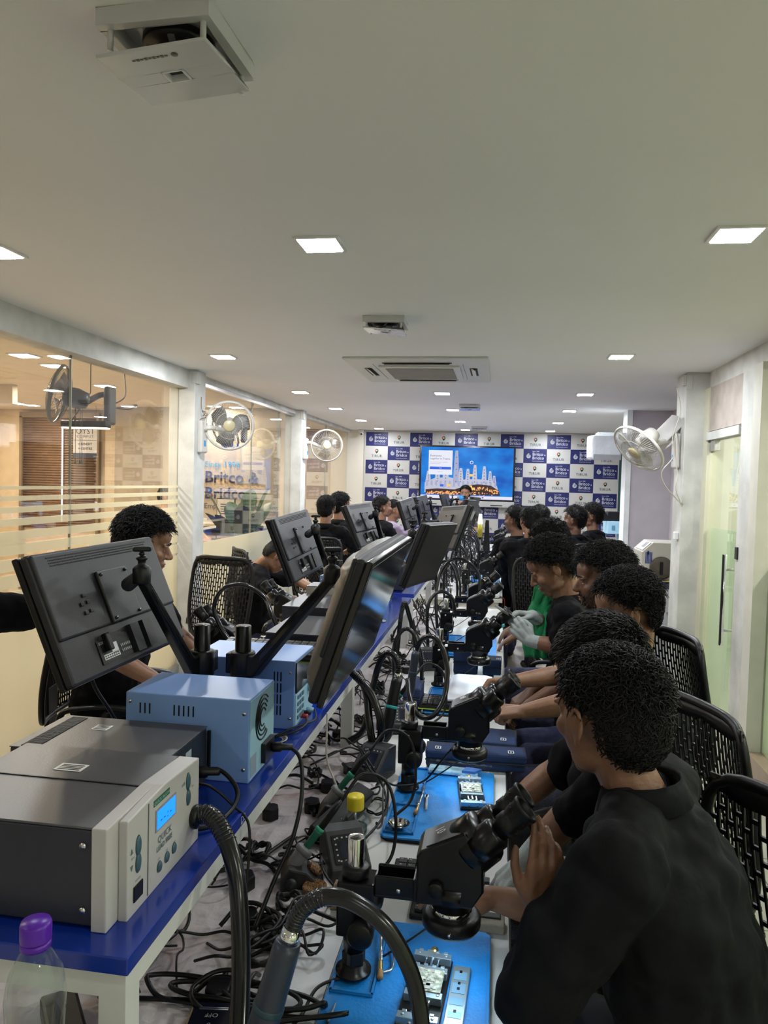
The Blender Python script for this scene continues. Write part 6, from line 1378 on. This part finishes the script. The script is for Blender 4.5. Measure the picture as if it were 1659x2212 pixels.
    def finish(mb, nm, mt, v, disp=0, dsz=.06, sm=4):
        q = mb.build(nm, mt, o); rm = q.modifiers.new('remesh', 'REMESH'); rm.mode = 'VOXEL'; rm.voxel_size = v; rm.use_smooth_shade = True
        s2 = q.modifiers.new('smooth', 'SMOOTH'); s2.iterations = sm; s2.factor = .6
        if disp:
            tx = bpy.data.textures.get('folds') or bpy.data.textures.new('folds', 'CLOUDS'); tx.noise_scale = .07; tx.noise_depth = 1
            dm = q.modifiers.new('folds', 'DISPLACE'); dm.texture = tx; dm.strength = disp; dm.mid_level = .5; dm.texture_coords = 'LOCAL'
        return q
    tv = torso_vox or max(vox, .006)
    b_ = finish(body, 'body', skin, vox, sm=2)
    # eyes
    ey = MB()
    for s_ in (-1, 1): ey.ball((s_ * .031, .0825, .0005), (.0085, .0065, .0028), 12, 8, 0, MH); ey.ball((s_ * .031, .0875, .0005), (.0040, .0022, .0026), 10, 6, 1, MH)
    ey.build('eyes', [EYEW, IRIS], o)
    br = MB()
    for s_ in (-1, 1): br.tube([MH @ V(p) for p in ((s_ * .014, .0965, .024), (s_ * .028, .0965, .029), (s_ * .044, .086, .026))], .0030, 6, rads=[.0026, .0034, .0015])
    br.build('eyebrows', hairmat, o); lp = MB(); lp.ball((0, .0965, -.0560), (.017, .0045, .0035), 14, 8, 0, MH); lp.ball((0, .0945, -.0660), (.015, .005, .0042), 14, 8, 0, MH); lp.build('lips', LIP, o)
    t_ = finish(top, 'shirt', shirt, tv, .030, sm=6)
    if collar:
        c = MB(); n = 22
        for k, (r1, r2, z0, z1) in enumerate(((.060, .064, -.012, .030), (.064, .079, .030, .004))): pass
        ring_ = lambda rad, z, dy=0: [nb2 + S_ * rad * math.cos(2 * math.pi * j / n) + fw * (rad * .95 * math.sin(2 * math.pi * j / n) + dy) + axis * (z - .016 * max(0, math.sin(2 * math.pi * j / n))) for j in range(n)]
        c.rings([ring_(.066 * bulk, -.012), ring_(.067 * bulk, .035), ring_(.070 * bulk, .040), ring_(.078 * bulk, .020), ring_(.086 * bulk, -.006)], caps=False); q = c.build('collar', shirt, o); q.modifiers.new('s', 'SOLIDIFY').thickness = .004
    tr_ = MB(); tr_.rings([ell(hipc - U * .085, .15, .10), ell(hipc - U * .02, .178, .13), ell(hipc + U * .05, .165, .125)])
    for h_, k_, a_ in L_: tr_.cone2(h_, .098, k_, .070, 14); tr_.cone2(k_, .070, a_ - U * .0, .056, 12)
    finish(tr_, 'trousers', trousers, max(tv, .008), .012)
    sho = MB()
    for h_, k_, a_ in L_: sho.cone2(a_ - U * .045, .043, a_ + F_ * .16 - U * .052, .036, 12)
    finish(sho, 'shoes', BLACK, .01)
    for g_ in gls: finish(g_, 'glove', GLOVE, .0035, sm=2)
    hair_build(o, MH, hair, hairmat, hairn, hl, hseed)
    if facial:
        fb = MB(); rnd = random.Random(3)
        for k in range(420):
            a = rnd.uniform(-1.25, 1.25); zz = rnd.uniform(-.105, -.045); rr_ = .062 if zz > -.09 else .05
            if abs(a) < .35 and zz > -.075 and facial != 'full': continue
            p = V((math.sin(a) * rr_, .03 + math.cos(a) * rr_ * .95, zz)); fb.tube([MH @ p, MH @ (p * 1.0 + V((0, .003, -.006)))], .0009, 3)
        for k in range(60): u = rnd.uniform(-.024, .024); fb.tube([MH @ V((u, .0965 - abs(u) * .25, -.045)), MH @ V((u * 1.15, .101 - abs(u) * .25, -.052))], .0011, 3)
        fb.build('facial_hair', hairmat, o)
    return o
def hair_build(o, MH, style, m, n, hl, seed):
    rnd = random.Random(seed * 77 + 5)
    def zmin(y): 
        for (y0, z0), (y1, z1) in (((-1.1, -.86), (-.45, -.82)), ((-.45, -.82), (-.05, -.15)), ((-.05, -.12), (.18, .02)), ((.18, .02), (.55, .50)), ((.55, .50), (1.1, .60))):
            if y <= y1: return z0 + (z1 - z0) * max(0, (y - y0)) / (y1 - y0)
        return .6
    ear = lambda d: abs(d.x) > .55 and -.30 < d.y < .45 and d.z < .02
    c = V((0, -.014, .022)); rad = V((.078, .096, .086)); vol = {'curly': .029, 'wavy': .020, 'short': .010, 'cap': .02}[style] * hl
    base = MB(); N1, N2 = 40, 26; vs = []; keep = []
    for i in range(N2 + 1):
        t = math.pi * i / N2
        for j in range(N1):
            a = 2 * math.pi * j / N1; d = V((math.sin(t) * math.cos(a), math.sin(t) * math.sin(a), math.cos(t)))
            lump = .5 + .5 * math.sin(d.x * 9 + seed) * math.sin(d.y * 8 + seed * 2) * math.cos(d.z * 7); edge = max(0, min(1, (d.z - zmin(d.y)) / .22)); k = vol * (.22 + .78 * max(0, d.z + .2)) * (.7 + .3 * lump) * edge
            wd = 1 + .30 * max(0, -d.z); vs.append(MH @ (c + V((d.x * (rad.x * wd + .002 + k), d.y * (rad.y * wd + .002 + k), d.z * (rad.z * (1 + .42 * max(0, -d.z)) + .002 + k))))); keep.append(d.z > zmin(d.y) - .03 and not ear(d))
    fs = []
    for i in range(N2):
        for j in range(N1):
            q = (i * N1 + j, (i + 1) * N1 + j, (i + 1) * N1 + (j + 1) % N1, i * N1 + (j + 1) % N1)
            if all(keep[x] for x in q): fs.append(q)
    base.add(vs, fs, 0, True)
    L0 = {'curly': .034, 'wavy': .030, 'short': .016, 'cap': .03}[style] * hl
    k = 0
    while k < n:
        d = V((rnd.gauss(0, 1), rnd.gauss(0, 1), rnd.gauss(0, 1))).normalized()
        if d.z < zmin(d.y) + rnd.uniform(-.02, .08) or ear(d): continue
        k += 1; kv = vol * (.25 + .55 * max(0, d.z + .25)); wd = 1 + .30 * max(0, -d.z); p = c + V((d.x * (rad.x * wd + kv), d.y * (rad.y * wd + kv), d.z * (rad.z * (1 + .42 * max(0, -d.z)) + kv))); tg = d.cross(V((rnd.gauss(0, 1), rnd.gauss(0, 1), rnd.gauss(0, 1)))).normalized()
        if style in ('wavy', 'cap'): tg = (tg * .45 + V((0, .9, -.1)) - d * d.y * .9).normalized()
        up = .75 if d.z > .2 else .3; L = L0 * rnd.uniform(.6, 1.25) * (1 if d.z > -.1 else .45); pts = []; b2 = d.cross(tg); ph = rnd.uniform(0, 6); cr = (.0055 if style == 'curly' else .0025) * min(1, hl + .1); tw = 5.5 if style == 'curly' else 3
        for q in range(6):
            t = q / 5; s_ = L * t; pts.append(MH @ (p + d * s_ * up * (1 - .5 * t) + tg * s_ * .75 + (tg * math.cos(ph + tw * t) + b2 * math.sin(ph + tw * t)) * cr * (.3 + t)))
        base.tube(pts, .001, 3, rads=[.0012, .0015, .0015, .0013, .0010, .0004] if n > 3000 else [.0014, .0018, .0017, .0014, .0011, .0004] if n > 500 else [.0026, .0034, .0034, .0028, .002, .0006])
    base.build('hair', m, o)
A = lambda side, el, wr, **k: dict(side=side, elbow=el, wrist=wr, **k)
person('person', 'man in black shirt seen from behind, nearest on the right, one hand raised', (.36, 1.36), 158, (.214, 1.41, 1.275), hip=.58, neck=(.272, 1.365, 1.145), look=128, pitch=7, hs=1.03, roll=0,
       arms=[A('L', (.080, 1.20, .865), (.095, 1.300, .955), dir=(.06, .10, .5), n=(.35, -.9, .1), curl=(.12, .35, .45, .55), tc=-.1, flip=-1, spread=.12), A('R', (.17, 1.56, .80), (.01, 1.535, .835), dir=(-.9, -.1, .1), n=(0, 0, 1))],
       shirt=SHIRTC, sleeve='elbow', skin=SKIN, hair='short', hairmat=HAIRG, vox=.0045, hairn=8000, bulk=1.04, hl=1.7, torso_vox=.007, trousers=K('charcoal_trousers', (.02, .02, .03), .8), hseed=3)
person('person', 'man with wavy greying hair and grey gloves, hidden behind the nearest man', (.34, 1.92), 175, (.262, 1.86, 1.25), hip=.56, look=178, pitch=28,
       arms=[A('L', (.17, 1.72, .93), (.085, 1.70, .835), dir=(-.5, 0, -.6), n=(-.4, -.2, .6)), A('R', (.16, 2.06, .90), (.03, 2.0, .80), dir=(-.8, -.2, -.1), n=(0, 0, 1))],
       skin=SKIN, hair='wavy', hairmat=HAIRG, vox=.005, hairn=6500, gloves=True, hl=1.25, trousers=JEANS, hseed=5)
person('person', 'young man with faded curly hair and lowered eyes, third head on the right', (.56, 2.66), 175, (.445, 2.65, 1.275), hip=.54, look=184, pitch=14, roll=0,
       arms=[A('L', (.26, 2.44, 1.0), (.10, 2.42, .965), dir=(-.9, .1, -.1), n=(0, -.3, 1), curl=(1.4, 1.5, 1.5, 1.5), tc=.9), A('R', (.28, 2.82, 1.0), (.06, 2.70, .985), dir=(-.9, -.1, 0), n=(0, .3, 1), curl=(1.3, 1.4, 1.4, 1.4), tc=.9)],
       skin=SKIN, hair='curly', vox=.005, hairn=5000, hl=1.15, trousers=JEANS, hseed=8)
person('person', 'bearded man looking down behind the young man with faded hair', (.58, 3.02), 176, (.415, 3.03, 1.330), hip=.56, look=186, pitch=8, arms=[A('L', (.30, 2.90, .95), (.14, 2.92, .84), curl=(.8, .8, .8, .8)), A('R', (.32, 3.2, .95), (.15, 3.1, .84), curl=(.8, .8, .8, .8))],
       skin=SKIND, hair='curly', vox=.006, hairn=3200, hl=1.3, facial='full', trousers=JEANSB, hseed=11)
person('person', 'student in grey gloves and black shirt working on a phone with both hands', (.42, 3.50), 176, (.245, 3.45, 1.325), hip=.53, neck=(.325, 3.46, 1.17), look=184, pitch=32,
       arms=[A('L', (.27, 3.28, 1.0), (.150, 3.30, 1.015), dir=(-.5, .1, .5), n=(-.2, -.9, .2), curl=(.9, 1.0, 1.1, 1.1), tc=.6), A('R', (.27, 3.60, 1.02), (.165, 3.45, 1.10), dir=(-.8, -.3, .15), n=(-.1, .2, .9), curl=(.8, .9, 1.1, 1.1), tc=.6)],
       skin=SKIN, hair='curly', vox=.005, hairn=3200, gloves=True, hl=1.2, trousers=JEANSB, hseed=13)
person('person', 'student directly behind the gloved one, only his hair rising above', (.44, 4.42), 176, (.30, 4.35, 1.36), look=178, pitch=30, skin=SKIN, hair='curly', vox=.008, hairn=1200, hl=1.2, arms=[A('L', (.28, 4.2, .95), (.12, 4.22, .85)), A('R', (.28, 4.55, .95), (.12, 4.5, .85))], hseed=15)
person('person', 'broad shouldered man in black seen from behind at the gap between the benches', (.32, 6.42), 110, (.265, 6.50, 1.385), hip=.55, look=112, pitch=6, bulk=1.18, sleeve='long', arms=[A('L', (.06, 6.55, .98), (-.02, 6.75, .88)), A('R', (.55, 6.62, .95), (.40, 6.85, .9))], skin=SKIN, hair='short', vox=.008, hairn=1400, hl=1.6, hseed=17)
person('person', 'man half hidden beside the broad shouldered one, nearer the bench', (.20, 6.98), 120, (.155, 7.05, 1.36), look=150, sleeve='long', arms=[A('L', (-.02, 6.95, 1.0), (.0, 7.2, .9)), A('R', (.3, 7.2, .95), (.15, 7.35, .9))], skin=SKIN, hair='curly', vox=.009, hairn=900, hl=1.2, hseed=19)
person('person', 'man with curly hair just right of the broad shouldered one', (.42, 7.3), 110, (.385, 7.35, 1.37), look=110, arms=[A('L', (.2, 7.4, 1.0), (.2, 7.6, .9)), A('R', (.6, 7.4, 1.0), (.5, 7.6, .9))], skin=SKIN, hair='curly', vox=.009, hairn=800, hl=1.0, hseed=20)
person('person', 'curly haired man resting his chin on his hand near the back wall', (.80, 7.80), 135, (.765, 7.85, 1.345), look=160, sleeve='short', arms=[A('L', (.58, 7.75, 1.05), (.66, 7.88, 1.20), dir=(.1, .1, .9), n=(-.7, -.5, 0), curl=(.6, .6, .6, .6)), A('R', (.95, 8.0, 1.0), (.75, 8.1, .95))], skin=SKIND, hair='curly', vox=.008, hairn=1000, hl=1.5, hseed=21)
person('person', 'curly haired man in profile, rightmost by the back wall', (1.06, 8.22), 150, (.985, 8.25, 1.375), look=172, sleeve='long', arms=[A('L', (.82, 8.1, 1.0), (.7, 8.2, .92)), A('R', (1.1, 8.45, 1.0), (.9, 8.5, .92))], skin=SKIND, hair='curly', vox=.008, hairn=1000, hl=1.35, hseed=23)
person('person', 'presenter standing before the big screen holding a blue cup to his mouth', (-.56, 12.10), 265, (-.55, 12.05, 1.535), hip=.90, look=262, pitch=4, standing=True, sleeve='long', shirt=K('dotted_black_shirt', (.03, .03, .03), .8, vary=.9, vscale=60), arms=[A('R', (-.80, 12.0, 1.17), (-.655, 11.90, 1.36), dir=(.4, -.1, .5), n=(-.5, -.6, .1), curl=(.9, .9, .9, .9)), A('L', (-.30, 12.0, 1.15), (-.36, 11.85, 1.0))], skin=SKIN, hair='wavy', vox=.008, hairn=1000, hl=1.2, facial='thin', hseed=25)
cu = empty('blue_cup', (-.60, 11.915, 1.42), 0, 'bright blue cup held at the mouth of the presenter', 'cup'); MB().lathe([(.001, 0), (.036, 0), (.042, .085), (.039, .085), (.034, .005), (.001, .005)], seg=20).build('cup_body', K('bright_blue', (.01, .22, .55), .4), cu)
# left side
person('person', 'smiling young man in profile behind the nearest left monitor', (-1.62, 2.88), 10, (-1.42, 2.82, 1.415), hip=.58, look=18, pitch=14, arms=[A('R', (-1.42, 2.60, 1.0), (-1.22, 2.62, .90)), A('L', (-1.40, 3.1, 1.0), (-1.22, 3.05, .88))], skin=SKIN, hair='curly', vox=.005, hairn=5000, hl=1.25, hseed=27)
person('person', 'man at the left picture edge, only his black sleeve and hand in view', (-1.98, 1.95), 20, (-1.78, 1.98, 1.45), hip=.58, look=20, sleeve='long', arms=[A('R', (-1.32, 1.92, 1.30), (-1.42, 1.80, 1.345), dir=(-.3, -.2, .1), n=(0, 0, 1), curl=(.6, .6, .7, .7)), A('L', (-2.0, 2.2, 1.1), (-1.92, 2.4, .9))], skin=SKIN, hair='short', vox=.007, hairn=500, hseed=29)
person('person', 'man with cropped hair bending over a microscope on the left', (-1.86, 5.55), 28, (-1.615, 5.30, 1.125), hip=.52, neck=(-1.78, 5.30, 1.03), look=22, pitch=48, arms=[A('R', (-1.55, 4.98, .86), (-1.25, 4.98, .85)), A('L', (-1.50, 5.55, .90), (-1.3, 5.35, .86))], skin=SKIN, hair='short', vox=.006, hairn=2200, hl=.8, hseed=31)
person('person', 'man seen from behind on the left, seated nearer of the two watching the screen', (-1.62, 6.98), 82, (-1.655, 7.02, 1.42), hip=.56, look=85, sleeve='long', arms=[A('L', (-1.86, 7.1, 1.05), (-1.72, 7.3, 1.0)), A('R', (-1.38, 7.1, 1.05), (-1.48, 7.3, 1.0))], skin=SKIN, hair='curly', vox=.007, hairn=1500, hl=.7, hseed=33)
person('person', 'bearded man turned slightly right beside the one seen from behind on the left', (-1.66, 7.75), 60, (-1.685, 7.80, 1.42), hip=.56, look=55, sleeve='long', arms=[A('L', (-1.8, 8.0, 1.05), (-1.6, 8.1, 1.0)), A('R', (-1.45, 7.8, 1.05), (-1.4, 8.0, 1.0))], skin=SKIN, hair='curly', vox=.008, hairn=1300, hl=1.3, facial='full', hseed=35)
person('person', 'man in profile behind the third left monitor', (-1.36, 8.38), 40, (-1.325, 8.40, 1.40), hip=.56, look=30, arms=[A('L', (-1.4, 8.7, 1.0), (-1.2, 8.7, .95)), A('R', (-1.15, 8.35, 1.0), (-1.1, 8.5, .95))], skin=SKIN, hair='wavy', vox=.008, hairn=1000, hl=1.1, hseed=37)
person('person', 'student in mauve shirt with hand at his chin on the left', (-1.36, 9.3), 20, (-1.315, 9.3, 1.34), hip=.54, look=10, shirt=MAUVE, arms=[A('R', (-1.10, 9.15, 1.05), (-1.16, 9.22, 1.20), dir=(-.1, .2, .9), n=(.9, -.2, 0), curl=(.8, .8, .8, .8)), A('L', (-1.2, 9.5, 1.0), (-1.05, 9.4, .95))], skin=SKIN, hair='wavy', vox=.008, hairn=900, hseed=39)
person('person', 'person in beige jacket behind the left glass, mostly hidden by the column', (-3.52, 7.55), 20, (-3.56, 7.60, 1.47), hip=.62, look=15, shirt=BEIGE, sleeve='long', arms=[A('R', (-3.26, 7.42, 1.13), (-3.20, 7.55, .98)), A('L', (-3.4, 7.85, 1.1), (-3.2, 7.75, 1.04))], skin=K('light_brown_skin', (.45, .25, .15), .5), hair='short', vox=.009, hairn=400, hseed=41)
# things the people hold or wear
o = MB().b2((-.010, -.035, -.07), (.0, .035, .07)).build('phone_board', K('phone_grey', (.18, .19, .17), .35), None, .002, (.065, 3.36, 1.12)); o.rotation_euler = (R(20), R(-60), R(10)); tag(o, 'grey phone housing held between grey gloved hands', 'phone')
def cloth(label, pts_a, pts_b):
    P, Q = spline(pts_a, 6), spline(pts_b, 6); n = min(len(P), len(Q)); m = MB(); vs = []; k = 8
    for i in range(n):
        for j in range(k + 1):
            t = j / k; c = P[i].lerp(Q[i], t); vs.append(c + V((.006 * math.sin(j * 2.3 + i * .4), -.010 * math.cos(j * 2.1 + i * .3), 0)))
    m.add(vs, [(i * (k + 1) + j, i * (k + 1) + j + 1, (i + 1) * (k + 1) + j + 1, (i + 1) * (k + 1) + j) for i in range(n - 1) for j in range(k)], 0, True)
    o = m.build('green_cloth', GREENC); o.modifiers.new('s', 'SOLIDIFY').thickness = .006; tag(o, label, 'cloth'); return o
cloth('bright green cloth hanging in front of the gloved student', [(.18, 3.62, 1.22), (.15, 3.58, 1.10), (.135, 3.52, .98), (.14, 3.48, .90)], [(.30, 3.56, 1.20), (.24, 3.50, 1.10), (.235, 3.42, 1.0), (.24, 3.38, .92)])
cloth('bright green cloth over the shoulder behind the gloved student', [(.36, 3.66, 1.26), (.42, 3.70, 1.22), (.46, 3.72, 1.16)], [(.38, 3.56, 1.27), (.44, 3.60, 1.22), (.47, 3.64, 1.15)])
